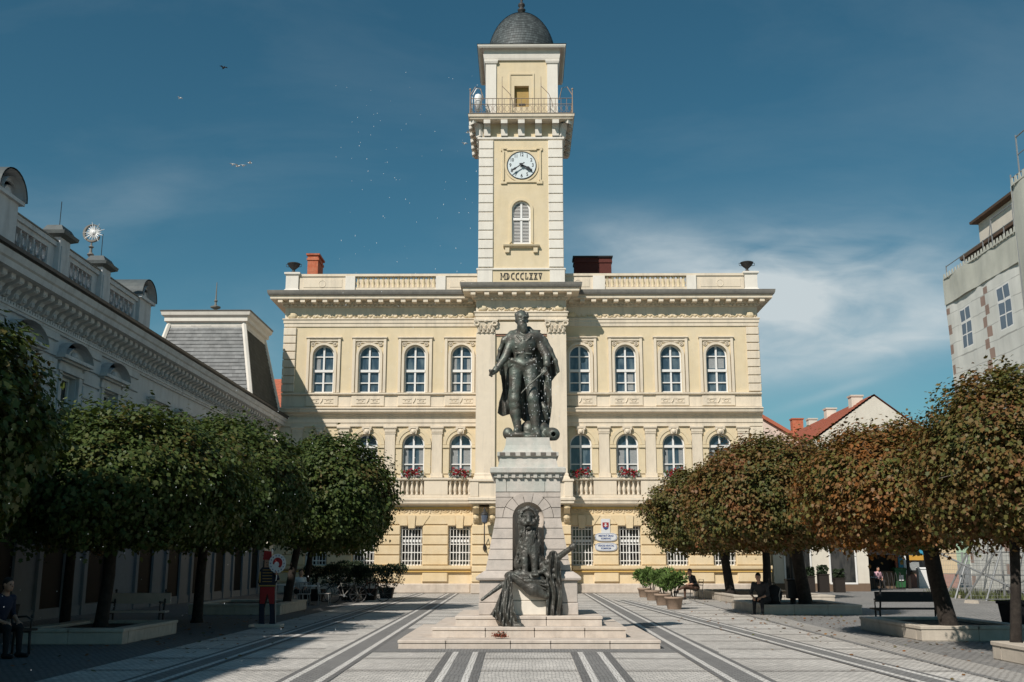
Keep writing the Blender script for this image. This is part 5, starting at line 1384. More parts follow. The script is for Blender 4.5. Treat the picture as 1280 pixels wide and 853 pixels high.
MB().box(sx(1119)-.2, sx(1196)+.2, -.4, 9.2, 5.602, 5.9).build('roof_edge', M['tile_old'], SH)
bnx = MB(); p = at(1157, 735, SY-1); 
UB = empty('utility_cabinet', (p.x, SY-1, 0), 'small white utility cabinet in front of the corner shop wall', 'cabinet')
MB().rings(-.45, .45, -.2, .2, [(0,0),(0,1.2),(.05,1.21),(.05,1.27),(-.05,1.32)]).build('body', M['white_paint'], UB); MB().box(-.38,.38,-.215,-.201,.1,1.1).build('door', M['frame'], UB)
GB = empty('wheelie_bin', (at(1125, 735, SY-2).x, SY-2, 0), 'green plastic wheelie bin beside the bicycle stands by the shop', 'bin')
MB().rings(-.35,.35,-.35,.35,[(-.08,.08),(.0,1.15),(.05,1.16),(.05,1.25),(-.05,1.32)]).build('body', M['green_plastic'], GB); MB().box(-.15,.15,-.37,-.352,.5,.85).build('label', M['white_paint'], GB)
mb = MB()
for x in (-.22,.22): mb.tube([(x-.05,.38,.11),(x+.05,.38,.11)], .11, 10)
mb.build('wheel', M['black_metal'], GB)
# café with dark awning and people under it
CF = empty('cafe_kiosk', (at(1092, 735, 68).x, 68, 0), 'dark open café kiosk with a black awning at the end of the street', 'kiosk')
mb = MB().box(-2.6,2.4,0,3,2.75,2.95).box(-2.6,-2.45,0,.15,0,2.75).box(2.25,2.4,0,.15,0,2.75).box(-2.6,2.4,2.85,3,0,2.75); mb.build('frame', M['wood_dark'], CF)
MB().add([(-2.8,-1.2,2.35),(2.6,-1.2,2.35),(2.6,.1,3.0),(-2.8,.1,3.0),(-2.8,-1.2,2.1),(2.6,-1.2,2.1)], [(0,1,2,3),(4,5,1,0)]).build('awning', M['cloth_black'], CF)
MB().box(-2.4,2.2,.6,1.1,0,1.1).build('counter', M['umber'], CF)
# low dark planter boxes screening its terrace
def terrace_box(x0, x1, Y, h, lab):
    o = empty('planter_box', ((x0+x1)/2, Y, 0), lab, 'planter', 'dark boxes round the café terrace'); w = (x1-x0)/2
    MB().rings(-w, w, -.25, .25, [(0,0),(0,h-.06),(.03,h-.05),(.03,h)]).build('box', M['wood_dark'], o)
    rnd = random.Random(int(x0*10)); lf = MB()
    for i in range(220):
        c = Vector((rnd.uniform(-w, w), rnd.uniform(-.25,.25), h + rnd.uniform(0,.55)**1.3)); u = Vector((rnd.uniform(-1,1), rnd.uniform(-1,1), rnd.uniform(-1,1))).normalized()*.09; q = u.cross(Vector((rnd.uniform(-1,1), rnd.uniform(-1,1), rnd.uniform(-1,1))))
        lf.poly([c+u, c+q, c-u, c-q])
    lf.build('plants', M['leaf_hedge'], o)
pa = [at(x, 735, 59.5).x for x in (1008, 1024, 1043, 1062)]
terrace_box(pa[0], pa[1]-.3, 59.4, .9, 'leftmost dark planter box on the café terrace, behind the right trees')
terrace_box(pa[1], pa[2]-.3, 59.6, 1.0, 'dark planter box between two others on the café terrace')
terrace_box(pa[2], pa[3]-.3, 59.5, .8, 'dark planter box nearest the café kiosk')
# bicycle stand of bent hoops
BS = empty('bicycle_stand', (at(1093, 735, 64).x, 64, 0), 'row of dark bent metal hoops for bicycles beside the green bin', 'bicycle stand')
mb = MB()
for i in range(13):
    x = -1.55 + .26*i; mb.tube([(x+.12*math.sin(k)*0, -.3+.6*(k/8), .08+.95*math.sin(math.pi*k/8)**.6) for k in range(9)], .022, 5)
mb.tube([(-1.7,-.3,.08),(1.75,-.3,.08)], .025, 5); mb.tube([(-1.7,.3,.08),(1.75,.3,.08)], .025, 5); mb.build('hoops', M['iron'], BS)

# building wrapped in printed scaffold netting
NX = 22.0
NB = empty('scaffolded_building', (NX, 46, 0), 'tall building under scaffolding wrapped in netting printed with white masonry and windows', 'building')
# local x: into the block (away from the street), y: along the street, z up
yf_, yn_ = 6.35, -9.0                             # far and near end of the wrapped front
zt2 = 16.0
MB().box(.9, 12, yn_, yf_-.6, 0, 16.6).build('wall', M['plaster_pale'], NB)
def net_sheet(name, y0, y1, z0, z1, x, m, parent, seed, amp=.09, nz=40, zig=False):
    ny = int((y1-y0)/.18); vs, fs = [], []
    for j in range(nz+1):
        for i in range(ny+1):
            y = y0+(y1-y0)*i/ny; z = z0+(z1-z0)*j/nz
            d = amp*(mnoise.noise(Vector((y*.55+seed, z*.16, seed)))*1.5 + .5*mnoise.noise(Vector((y*1.7, z*.5+seed, 3.3))) + .28*mnoise.noise(Vector((y*3.1 + z*.9, z*.7+seed, 9.3))))
            vs.append((x + d - .008*math.cos(2*math.pi*z/2.0), y, z))
    for j in range(nz):
        for i in range(ny): k = j*(ny+1)+i; fs.append((k, k+1, k+ny+2, k+ny+1))
    mb = MB().add(vs, fs); return mb.build(name, m, parent, True)
def printed_net():
    """netting printed with courses of masonry, brown quoins and blue sash windows"""
    m = M['net'].copy(); m.name = 'printed netting'; nt = m.node_tree; N, L = nt.nodes.new, nt.links.new
    b_ = nt.nodes['Principled BSDF']; base = b_.inputs['Base Color'].links[0].from_socket
    tc = N('ShaderNodeTexCoord'); sp = N('ShaderNodeSeparateXYZ'); L(tc.outputs['Object'], sp.inputs[0])
    wn = N('ShaderNodeTexNoise'); wn.inputs['Scale'].default_value = 0.8; L(tc.outputs['Object'], wn.inputs['Vector'])
    def mt(op, a, c=None):
        n = N('ShaderNodeMath'); n.operation = op
        for i, v in enumerate((a, c)):
            if v is None: continue
            if isinstance(v, (int, float)): n.inputs[i].default_value = v
            else: L(v, n.inputs[i])
        return n.outputs[0]
    wob = mt('MULTIPLY', mt('SUBTRACT', wn.outputs[0], .5), .14)
    y, z = mt('ADD', sp.outputs['Y'], wob), mt('ADD', sp.outputs['Z'], wob)
    def span(v, lo, hi): return mt('LESS_THAN', mt('ABSOLUTE', mt('SUBTRACT', v, (lo+hi)/2)), (hi-lo)/2)
    def rect(y0, y1, z0, z1): return mt('MULTIPLY', span(y, y0, y1), span(z, z0, z1))
    cur = base
    def paint(mask, col, amt):
        nonlocal cur
        x = N('ShaderNodeMixRGB'); L(mt('MULTIPLY', mask, amt), x.inputs[0]); L(cur, x.inputs[1]); x.inputs[2].default_value = (*col, 1); cur = x.outputs[0]
    fr = mt('FRACT', mt('DIVIDE', z, .78)); paint(mt('LESS_THAN', fr, .06), (.36,.365,.345), .8)
    alt = mt('GREATER_THAN', mt('FRACT', mt('DIVIDE', z, 1.04)), .5); nal = mt('SUBTRACT', 1.0, alt); low = mt('LESS_THAN', z, 14.4)
    q = mt('MAXIMUM', mt('MULTIPLY', alt, span(y, 1.62, 2.10)), mt('MULTIPLY', nal, span(y, 1.98, 2.46))); q = mt('MAXIMUM', q, mt('MULTIPLY', alt, span(y, yf_-.40, yf_+.2)))
    gap = mt('GREATER_THAN', mt('FRACT', mt('DIVIDE', z, .52)), .07); paint(mt('MULTIPLY', mt('MULTIPLY', q, low), gap), (.235,.135,.10), .85)
    for yc in (4.32, .12):
        for z0 in (12.05, 8.3):
            w, h = 1.15, 1.9
            paint(rect(yc-w/2-.30, yc+w/2+.30, z0-.30, z0+h+.18), (.64,.645,.61), .5); paint(rect(yc-w/2-.3, yc+w/2+.3, z0-.36, z0-.28), (.30,.30,.28), .7)
            paint(rect(yc-w/2-.06, yc+w/2+.06, z0-.06, z0+h+.06), (.70,.70,.69), .9)
            for s_ in (-1, 1):
                lo, hi = sorted((yc+s_*.05, yc+s_*w/2))
                for za, zb2 in ((0,.31),(.34,.63),(.70,1.0)): paint(rect(lo, hi, z0+za*h, z0+zb2*h), (.055,.105,.165), .9)
    L(cur, b_.inputs['Base Color']); return m
net_sheet('printed_netting', yn_, yf_, .4, 14.9, 0, printed_net(), NB, 1.0, .07)
net_sheet('grey_netting', yn_, yf_+.02, 14.6, zt2, -.09, M['net_grey'], NB, 4.0, .07, 12)
# far end return
vs = [(0, yf_, .4), (11, yf_, .4), (11, yf_, zt2), (0, yf_, zt2)]
MB().poly(vs).build('end_netting', M['net'], NB)
# scaffold tubes, guard rail, laced top edge
sc = MB()
for y in np.arange(yn_, yf_+.1, 2.2):
    sc.tube([(.15, y, 0), (.15, y, zt2+.75)], .03, 5); sc.tube([(.75, y, 0), (.75, y, zt2+.5)], .03, 5)
for z in np.arange(2, 17, 2.0):
    sc.tube([(.15, yn_, z), (.15, yf_, z)], .03, 5)
sc.tube([(.15, yn_, zt2+.7), (.15, yf_, zt2+.7)], .025, 5)
for y in (-1.2, 1.0): sc.tube([(.15, y, zt2), (.15, y, zt2+1.5)], .03, 5)
sc.tube([(.15, -1.2, zt2+1.45), (.15, 1.0, zt2+1.45)], .03, 5); sc.tube([(.15, 1.0, zt2+1.45), (.15, 1.6, zt2)], .02, 5)
sc.build('scaffold_tubes', M['steel'], NB)
def fringe(name, y0, y1, zl, zm, zh, x):
    """laced edge of the net: one toothed strip"""
    top = []
    for y in np.arange(y0, y1 - .3, .34): top += [(y, zm), (y + .04, zh), (y + .19, zh), (y + .23, zm)]
    n = len(top); vs = []
    for xx in (x, x + .02): vs += [(xx, y, z) for y, z in top] + [(xx, y, zl) for y, z in top]
    fs = []
    for i in range(n - 1): fs += [(i, i+1, n+i+1, n+i), (2*n+i, 3*n+i, 3*n+i+1, 2*n+i+1), (i, 2*n+i, 2*n+i+1, i+1)]
    MB().add(vs, fs).build(name, M['net_grey'], NB)
fringe('netting_fringe', yn_, yf_, zt2-.06, zt2, zt2+.20, -.14)
# taller stair bay nearer the square
st = MB(); net_sheet('stair_bay_netting', -9.0, -3.05, .4, 17.6, -.75, M['net_grey'], NB, 7.0, .09, 40)
MB().poly([(-.75,-3.05,.4),(.1,-3.05,.4),(.1,-3.05,17.6),(-.75,-3.05,17.6)]).build('stair_bay_end', M['net_grey'], NB)
tb = MB()
for y in (-3.1, -3.9, -5.6):
    tb.tube([(-.72, y, 0), (-.72, y, 18.1 if y > -3.5 else 19.6)], .035, 5)
tb.tube([(-.72,-3.1,17.9),(-.72,-8,17.9)], .03, 5); tb.tube([(-.72,-3.9,19.5),(-.72,-5.6,19.5)], .03, 5); tb.tube([(-.72,-3.9,18.7),(-.72,-5.6,18.7)], .02, 5)
tb.build('stair_bay_tubes', M['steel'], NB)
fringe('stair_bay_fringe', -8.9, -3.1, 17.52, 17.6, 17.85, -.82)
# roof under repair: eave and upper curb
mb = MB()
mb.add([(.3,yf_-1.3,16.62),(.3,yn_,16.62),(1.1,yn_,17.30),(1.1,yf_-1.3,17.30),(.3,yf_-1.3,16.80),(.3,yn_,16.80)], [(0,1,5,4),(4,5,2,3)])
mb.box(.35, 11, yn_, yf_-1.3, 16.602, 16.75)
mb.build('eave', M['brown_roof'], NB)
MB().box(1.1, 10.5, yn_, yf_-2.0, 17.3, 18.35).build('attic_wall', M['plaster_pale'], NB)
MB().rings(1.1, 10.5, yn_, yf_-2.0, [(.02,18.352),(.30,18.40),(.32,18.52),(-2,19.2)]).build('attic_roof', M['brown_roof'], NB)
# temporary fence of mesh panels round its foot
def mesh_panel(x, y, rz, label):
    o = empty('fence_panel', (x, y, 0), label, 'site fence', 'mesh panels of the site fence', rz)
    f = MB()
    for a in (-1.4, 1.4): f.tube([(a,0,.12),(a,0,2.1)], .022, 5)
    for z in (.15, 2.05, 1.1): f.tube([(-1.4,0,z),(1.4,0,z)], .018, 5)
    f.build('frame', M['steel'], o)
    w = MB()
    for i in range(19): w.tube([(-1.3+.145*i,0,.15),(-1.3+.145*i,0,2.05)], .005, 3)
    for i in range(9): w.tube([(-1.4,.004,.3+.2*i),(1.4,.004,.3+.2*i)], .005, 3)
    w.build('mesh', M['steel'], o)
    for a in (-1.4, 1.4): MB().rings(a-.12, a+.12, -.3, .3, [(0,0),(-.02,.13)]).build('foot', M['planter'], o)
for (x, y, rz, l) in ((20.4, 51.4, R(100), 'mesh site fence panel furthest down the street'), (20.9, 48.5, R(101), 'mesh site fence panel second furthest down the street'), (21.3, 45.6, R(96), 'third mesh site fence panel, leaning towards the road'), (19.6, 44.0, R(15), 'mesh site fence panel turned across the pavement'), (21.2, 41.5, R(90), 'mesh site fence panel nearest the square')): mesh_panel(x, y, rz, l)
PR = empty('leaning_props', (21.0, 47.5, 0), 'long galvanised poles leaning in a bundle on the scaffold foot', 'poles')
for k, (a, b) in enumerate((((-1.3,2.5,0),(.6,.6,4.6)), ((-1.2,1.6,0),(.5,1.4,4.6)), ((-1.0,-1.2,0),(.6,-1.6,4.6)), ((-1.5,-.2,0),(.5,-2.6,4.2)), ((-1.7,3.0,2.3),(-.2,-3.4,.3)))): MB().tube([a, b], .045, 6).build('pole', M['steel'], PR)
# weeds along the fence
rnd = random.Random(5); wd = MB()
for i in range(2200):
    x = 20.2 + rnd.random()*2.0; y = 37 + rnd.random()*17; h = rnd.uniform(.12, .6) * (.4 + .6*rnd.random()); a = rnd.uniform(0, 6.28); d = Vector((math.cos(a), math.sin(a), 0))
    p = Vector((x, y, 0)); wd.poly([p - d*.05, p + d*.05, p + d*.2*h + Vector((.1*rnd.uniform(-1,1), .1*rnd.uniform(-1,1), h))])
tag(wd.build('weeds', M['weed']), 'dry green weeds growing along the foot of the site fence', 'weeds', kind='stuff')

# ------------------------------------------------------------------ the monument
MX, MY = 0.14, 23.1
MO = empty('monument', (MX, MY, 0), 'tall battered stone pedestal with arched niche on three steps before the town hall', 'monument')
def step(hw, hd, z0, z1, n, back=None):
    """one step laid as long kerb stones with open joints"""
    mb = MB(); b = back or hd
    rnd = random.Random(int(hw*100))
    xs = [-hw] + sorted(-hw + 2*hw*(k+rnd.uniform(-.2,.2))/n for k in range(1, n)) + [hw]
    g_ = .006
    for a, c in zip(xs, xs[1:]):
        mb.rings(a+g_, c-g_, -hd, -hd+.9, [(0,z0),(0,z1-.075),(-.012,z1-.066),(-.012,z1-.060),(.014,z1-.054),(.014,z1-.012),(.002,z1)])
        mb.rings(a+g_, c-g_, b-.9, b, [(0,z0),(.014,z1-.05),(.014,z1-.012),(.002,z1)])
    ys = [-hd+.9 + (hd+b-1.8)*k/max(1, n-2) for k in range(max(2, n-1))]
    for a, c in zip(ys, ys[1:]):
        mb.rings(-hw, -hw+.9, a+g_, c-g_, [(0,z0),(.014,z1-.05),(.014,z1-.012),(.002,z1)]); mb.rings(hw-.9, hw, a+g_, c-g_, [(0,z0),(.014,z1-.05),(.014,z1-.012),(.002,z1)])
    mb.box(-hw+.5, hw-.5, -hd+.5, b-.5, z0, z1-.004)
    return mb
step(2.49, 2.6, 0.0, .17, 5).build('step', M['steps'], MO)
step(1.91, 1.94, .171, .365, 4).build('step', M['steps'], MO)
step(1.475, 1.50, .366, .555, 3).build('step', M['steps'], MO)
def hexa(mb, xa0, xb0, xa1, xb1, yf0, yf1, yb, z0, z1):
    return mb.add([(xa0,yf0,z0),(xb0,yf0,z0),(xb0,yb,z0),(xa0,yb,z0),(xa1,yf1,z1),(xb1,yf1,z1),(xb1,yb,z1),(xa1,yb,z1)],
                  [(0,3,2,1),(4,5,6,7),(0,1,5,4),(1,2,6,5),(2,3,7,6),(3,0,4,7)])
NW = .33                                         # half width of the niche
# plinth: two cheeks and a back, the pale panel set between them
mb = MB()
for s in (-1, 1):
    a, b = (-1.025, -.37) if s < 0 else (.37, 1.025)
    mb.cbox(a, b, -1.06, 1.05, .556, .80, .012); mb.cbox(a+.012, b-.012, -1.045, 1.04, .806, 1.24, .012)
mb.box(-.37, .37, -.5, 1.02, .556, 1.24)
mb.build('plinth', M['granite'], MO)
mb = MB().cbox(-.365, .365, -1.10, -.501, .557, .84, .01).cbox(-.36, .36, -1.08, -.501, .846, 1.235, .01); mb.build('niche_sill', M['white_stone'], MO)
mb = MB()
for s in (-1, 1):
    a, b = (-1.03, -.375) if s < 0 else (.375, 1.03)
    pr = [(.0,1.241),(.05,1.262),(.06,1.30),(.04,1.33),(-.02,1.38),(-.13,1.448)]
    vs = []; 
    for o, z in pr:
        xa, xb = (a-o, b) if s < 0 else (a, b+o)
        vs += [(xa,-1.06-o,z),(xb,-1.06-o,z),(xb,1.05+o,z),(xa,1.05+o,z)]
    fs = [(4*k+i, 4*k+(i+1) % 4, 4*k+4+(i+1) % 4, 4*k+4+i) for k in range(5) for i in range(4)] + [(20,21,22,23)]
    mb.add(vs, fs)
mb.box(-.375,.375,-.5,.93,1.24,1.449)
mb.build('plinth_moulding', M['granite'], MO)
# battered shaft in courses
mb = MB(); dkc = MB()
z0, z1, W0, W1, F0, F1 = 1.45, 2.535, .89, .69, .94, .79
n = 5; g_ = .007
wz = lambda z: W0 + (W1-W0)*min(1, (z-z0)/(z1-z0)); fz_ = lambda z: F0 + (F1-F0)*min(1, (z-z0)/(z1-z0))
zs_ = [z0 + (z1-z0)*k/n for k in range(n+1)] + [2.535+.21]
for za, zb_ in zip(zs_[:-1][:n], zs_[1:]):
    for s in (-1, 1):
        wa, wb = wz(za), wz(zb_)
        hexa(mb, *((-wa, -NW, -wb, -NW) if s < 0 else (NW, wa, NW, wb)), -fz_(za), -fz_(zb_), -.15, za+g_, zb_-g_)
    hexa(mb, -wz(za), wz(za), -wz(zb_), wz(zb_), -.148, -.148, fz_(za), za+g_, zb_-g_)
    hexa(dkc, -wz(za)+.015, -NW-.004, -wz(zb_)+.015, -NW-.004, -fz_(za)+.015, -fz_(zb_)+.015, .6, za, zb_); hexa(dkc, NW+.004, wz(za)-.015, NW+.004, wz(zb_)-.015, -fz_(za)+.015, -fz_(zb_)+.015, .6, za, zb_)
# upright part with the arch
T = 3.03
for za, zb_ in ((2.535, 2.75), (2.75, 2.97)):
    for s in (-1, 1):
        ro = .535
        pts = [(-.69, za+g_), (-.69, zb_-g_)]
        tz = [za+g_ + (zb_-za-2*g_)*k/6 for k in range(7)]
        for z in reversed(tz): pts.append((-math.sqrt(max(0, ro**2-(z-2.535)**2)) - .006, z))
        if s > 0: pts = [(-x, z) for x, z in reversed(pts)]
        mb.extr(pts, -F1, -.15)
    mb.box(-.69, .69, -.148, .79, za+g_, zb_-g_)
    dkc.box(-.675, -.5, -F1+.015, .6, za, zb_); dkc.box(.5, .675, -F1+.015, .6, za, zb_)
nv = 7
for k in range(nv):
    a0, a1 = math.pi*(k+.03)/nv, math.pi*(k+.97)/nv
    po = [(.53*math.cos(a0+(a1-a0)*i/4), 2.535+.53*math.sin(a0+(a1-a0)*i/4)) for i in range(5)]
    pi_ = [(NW*math.cos(a0+(a1-a0)*i/4), 2.535+NW*math.sin(a0+(a1-a0)*i/4)) for i in range(5)]
    mb.band(po, pi_, -F1-.012, -.15)
po = [(.52*math.cos(math.pi*i/14), 2.535+.52*math.sin(math.pi*i/14)) for i in range(15)]; pi_ = [((NW+.004)*math.cos(math.pi*i/14), 2.535+(NW+.004)*math.sin(math.pi*i/14)) for i in range(15)]
dkc.band(po, pi_, -F1+.012, -.2)
# spandrel fill above the arch, then the plain frieze
mb.extr([(-.40,2.975),(.40,2.975),(.40,3.07),(-.40,3.07)], -F1, -.15); mb.box(-.69,-.405,-F1,-.15,2.975,3.07).box(.405,.69,-F1,-.15,2.975,3.07).box(-.69,.69,-.148,.79,2.975,3.07)
dkc.box(-.67,.67,-F1+.015,.7,2.95,3.36)
mb.build('shaft_courses', M['granite'], MO)
dkc.build('shaft_joints', M['dark_stone'], MO)
mb = MB()
for a, b in ((-.69,-.46),(-.455,.36),(.365,.69)): mb.cbox(a, b, -F1-.004, -.0, 3.078, 3.352, .01)
mb.box(-.69,.69,.002,.79,3.078,3.352)
mb.build('shaft_frieze', M['granite_green'], MO)
# niche: a half round recess with a shell head
mb = MB(); nt_ = 14; P = []
for z in (1.24, 1.7, 2.535): P.append([(NW*math.cos(math.pi*i/nt_), -F1+.04-.10*(z < 1.5)+.20*math.sin(math.pi*i/nt_), z) for i in range(nt_+1)])
for k in range(1, 7):
    f_ = math.pi/2*k/6; P.append([(NW*math.cos(f_)*math.cos(math.pi*i/nt_), -F1+.04+.20*math.cos(f_)*math.sin(math.pi*i/nt_), 2.535+NW*math.sin(f_)) for i in range(nt_+1)])
vs = [p for row in P for p in row]; w_ = nt_+1
mb.add(vs, [(j*w_+i, j*w_+i+1, (j+1)*w_+i+1, (j+1)*w_+i) for j in range(len(P)-1) for i in range(nt_)])
mb.build('niche', M['steps'], MO, True)
# crowning cornice with dentils, sloping blocks, top block
mb = MB().rings(-.69,.69,-.79,.79,[(0,3.353),(.0,3.37),(.04,3.39),(.04,3.47),(.105,3.475),(.115,3.49),(.115,3.575),(.105,3.58),(.09,3.60),(-.02,3.612)])
for k in range(9):
    x = -.62 + 1.24*k/8
    mb.box(x-.04, x+.04, -.862, -.82, 3.375, 3.472); mb.box(x-.04, x+.04, .82, .862, 3.375, 3.472)
    for s in (-1, 1): a, b = sorted((s*.72, s*.76)); mb.box(a, b, x*1.1-.04, x*1.1+.04, 3.375, 3.472)
mb.build('cornice', M['granite_green'], MO)
mb = MB().rings(-.62,.62,-.70,.70,[(.03,3.60),(.0,3.72),(-.02,3.84)]); mb.rings(-.62,.62,-.70,.70,[(0,3.842),(.04,3.855),(.04,3.93),(.02,3.94),(-.06,3.95),(-.10,4.0),(-.135,4.10),(-.15,4.27)])
mb.build('top_block', M['granite_green'], MO)
mb = MB()
for k in range(6):
    x = -.55 + 1.1*k/5; mb.box(x-.055, x+.055, -.755, -.741, 3.862, 3.925)
mb.build('top_block_ornament', M['dark_stone'], MO)

# ---- bronze figure on top
ST = empty('bronze_statue', (MX - .08, MY + .05, 4.27), 'dark bronze statue of a bearded cloaked man with a sabre on the tall pedestal', 'statue')
def c2(cx, cy, y): return ((cx/8.527 - 55)/55.5, y, (168.5 - cy/8.527)/54.8)
def c3(cx, cy, y): return c2(cx, cy + 682, y)
S = Sculpt((-.86, -.62, -.02), (.98, .66, 3.02), .0125)
k = .05
# legs
S.cap(c2(385,660,-.02), c3(370,330,-.10), .165, .115, k); S.cap(c3(370,330,-.10), c3(378,470,-.06), .115, .118, k); S.cap(c3(378,470,-.06), c3(405,630,-.06), .118, .085, k)
S.cap(c2(535,665,-.04), c3(560,330,-.20), .175, .118, k); S.cap(c3(560,330,-.20), c3(575,450,-.16), .118, .12, k); S.cap(c3(575,450,-.16), c3(590,650,-.16), .118, .088, k)
S.cap(c3(370,388,-.08), c3(374,402,-.08), .128, .128, .01); S.cap(c3(568,400,-.17), c3(572,412,-.17), .13, .13, .01)      # boot tops
S.cap(c3(405,640,-.06), c3(385,672,-.34), .082, .062, .03); S.cap(c3(600,665,-.16), c3(612,715,-.44), .085, .062, .03)        # feet
# trunk
S.ell(c2(462,640,-.02), (.29,.21,.20), k); S.cap(c2(462,600,-.03), c2(462,430,-.05), .20, .24, .06); S.ell(c2(462,420,-.06), (.30,.22,.26), .06)
S.ell(c2(400,350,-.06), (.17,.16,.12), .06); S.ell(c2(545,345,-.06), (.17,.16,.12), .06)
S.cap(c2(345,606,-.1), c2(590,600,-.1), .055, .055, .02)                              # belt
for cy in (385, 440, 500, 555): S.ell(c2(468, cy, -.285), (.018,.018,.018), .004)
for cy in (420, 470, 530): S.cap(c2(380, cy, -.235), c2(550, cy+6, -.24), .020, .020, .012)
S.cap(c2(468,350,-.25), c2(468,590,-.225), .012, .012, .015)
S.cap(c2(330,660,-.16), c2(480,560,-.21), .018, .018, .012)
S.chain([c2(318,655,-.10), c2(345,600,-.16), c2(470,650,-.2), c2(585,600,-.16), c2(612,655,-.08)], [.05,.055,.045,.055,.05], .025)                 # skirts of the coat
for cx in (352, 372, 560, 580): S.cap(c2(cx, 690, -.13), c3(cx-6, 250, -.20), .014, .014, .016)
S.cap(c2(395,345,-.245), c2(440,400,-.285), .02, .014, .012); S.cap(c2(545,345,-.235), c2(500,400,-.285), .02, .014, .012)
# neck and head
S.cap(c2(462,320,-.04), c2(450,235,-.07), .13, .115, .04)
S.ell(c2(443,142,-.07), (.138,.155,.185), .03); S.ell(c2(450,195,-.13), (.095,.095,.12), .03)
S.ell(c2(456,222,-.16), (.105,.10,.12), .025); S.ell(c2(466,262,-.17), (.085,.085,.105), .03); S.ell(c2(472,285,-.18), (.05,.06,.07), .03)   # beard
S.ell(c2(462,196,-.235), (.06,.03,.022), .012)                                       # moustache
S.cap(c2(457,140,-.215), c2(461,176,-.262), .020, .028, .012)                        # nose
S.ell(c2(430,140,-.225), (.030,.03,.020), .01, sub=True); S.ell(c2(487,141,-.215), (.030,.03,.020), .01, sub=True)
S.ell(c2(431,143,-.188), (.02,.02,.016), .004); S.ell(c2(485,144,-.18), (.02,.02,.016), .004)
S.cap(c2(418,128,-.21), c2(445,130,-.222), .018, .018, .01); S.cap(c2(472,131,-.22), c2(500,130,-.20), .018, .018, .01)
S.ell(c2(385,160,-.04), (.025,.04,.045), .01); S.ell(c2(509,160,-.02), (.025,.04,.045), .01)
for i in range(24):                                                                  # locks of hair
    a = i*2.4; q = .3 + .7*(i/24); S.ell((c2(440,140,0)[0] + .128*q*math.cos(a), -.03 + .13*q*math.sin(a)+.02, c2(0,140,0)[2] + .165*math.sqrt(max(0, 1-q*q)) + .02), (.042,.042,.034), .012)
for cx, cy in ((395,120),(390,95),(505,115),(500,92)): S.ell(c2(cx, cy, -.06), (.045,.07,.06), .015)
# collar of the cloak
S.chain([c2(300,345,.02), c2(345,300,.03), c2(405,275,.04)], [.07,.085,.07], .04); S.chain([c2(320,320,-.03), c2(255,375,-.02), c2(212,470,.02), c2(192,570,.06), c2(225,720,.12)], [.075,.06,.045,.04,.035], .045); S.chain([c2(600,305,-.01), c2(690,370,.0), c2(752,470,.02), c2(808,590,.02), c2(838,700,.03)], [.09,.07,.055,.045,.035], .045); S.chain([c2(640,262,.03), c2(560,292,.02), c2(520,240,.08)], [.025,.085,.07], .03)
S.cap(c2(245,352,-.03), c2(300,345,0), .03, .06, .03); S.cap(c2(405,265,.08), c2(520,245,.10), .075, .075, .04)
# arms
S.ell(c2(345,370,-.03), (.13,.13,.13), .05); S.cap(c2(335,385,-.05), c2(268,565,-.12), .105, .088, .03); S.cap(c2(268,565,-.12), c2(165,715,-.24), .09, .058, .03)
S.cap(c2(178,695,-.22), c2(168,712,-.24), .075, .072, .01)
S.ell(c2(140,742,-.28), (.062,.055,.055), .02)
for i in range(4): S.chain([c2(146-4*i,728+6*i,-.31+.012*i), c2(122-3*i,738+8*i,-.35+.012*i), c2(112-2*i,754+6*i,-.33+.01*i)], [.021,.020,.017], .006)
S.chain([c2(150,728,-.30), c2(138,720,-.345), c2(124,722,-.36)], [.024,.021,.018], .006)
S.cap(c2(110,720,-.34), c2(128,778,-.30), .028, .028, .006)                          # rolled paper in the fist
S.ell(c2(610,355,.0), (.15,.15,.15), .05); S.cap(c2(625,370,.02), c2(712,545,-.06), .118, .10, .04); S.cap(c2(712,545,-.06), c2(712,655,-.20), .095, .062, .03); S.cap(c2(714,630,-.17), c2(712,645,-.185), .082, .08, .01)
S.ell(c2(692,705,-.27), (.055,.055,.065), .02)
for i in range(4): S.chain([c2(705-10*i,712+4*i,-.30), c2(696-10*i,734+5*i,-.345), c2(680-9*i,744+5*i,-.33)], [.021,.020,.017], .006)
S.chain([c2(678,700,-.29), c2(660,716,-.325), c2(650,735,-.33)], [.024,.021,.018], .006)
# sabre: hilt, guard, blade
S.cap(c2(700,700,-.33), c2(640,775,-.34), .022, .022, .004); S.chain([c2(690,690,-.34), c2(705,735,-.40), c2(660,775,-.38)], [.016,.018,.016], .004)
S.chain([c2(645,768,-.34), c2(590,820,-.36), c2(520,880,-.38), c2(440,968,-.40)], [.020,.019,.018,.014], .004)
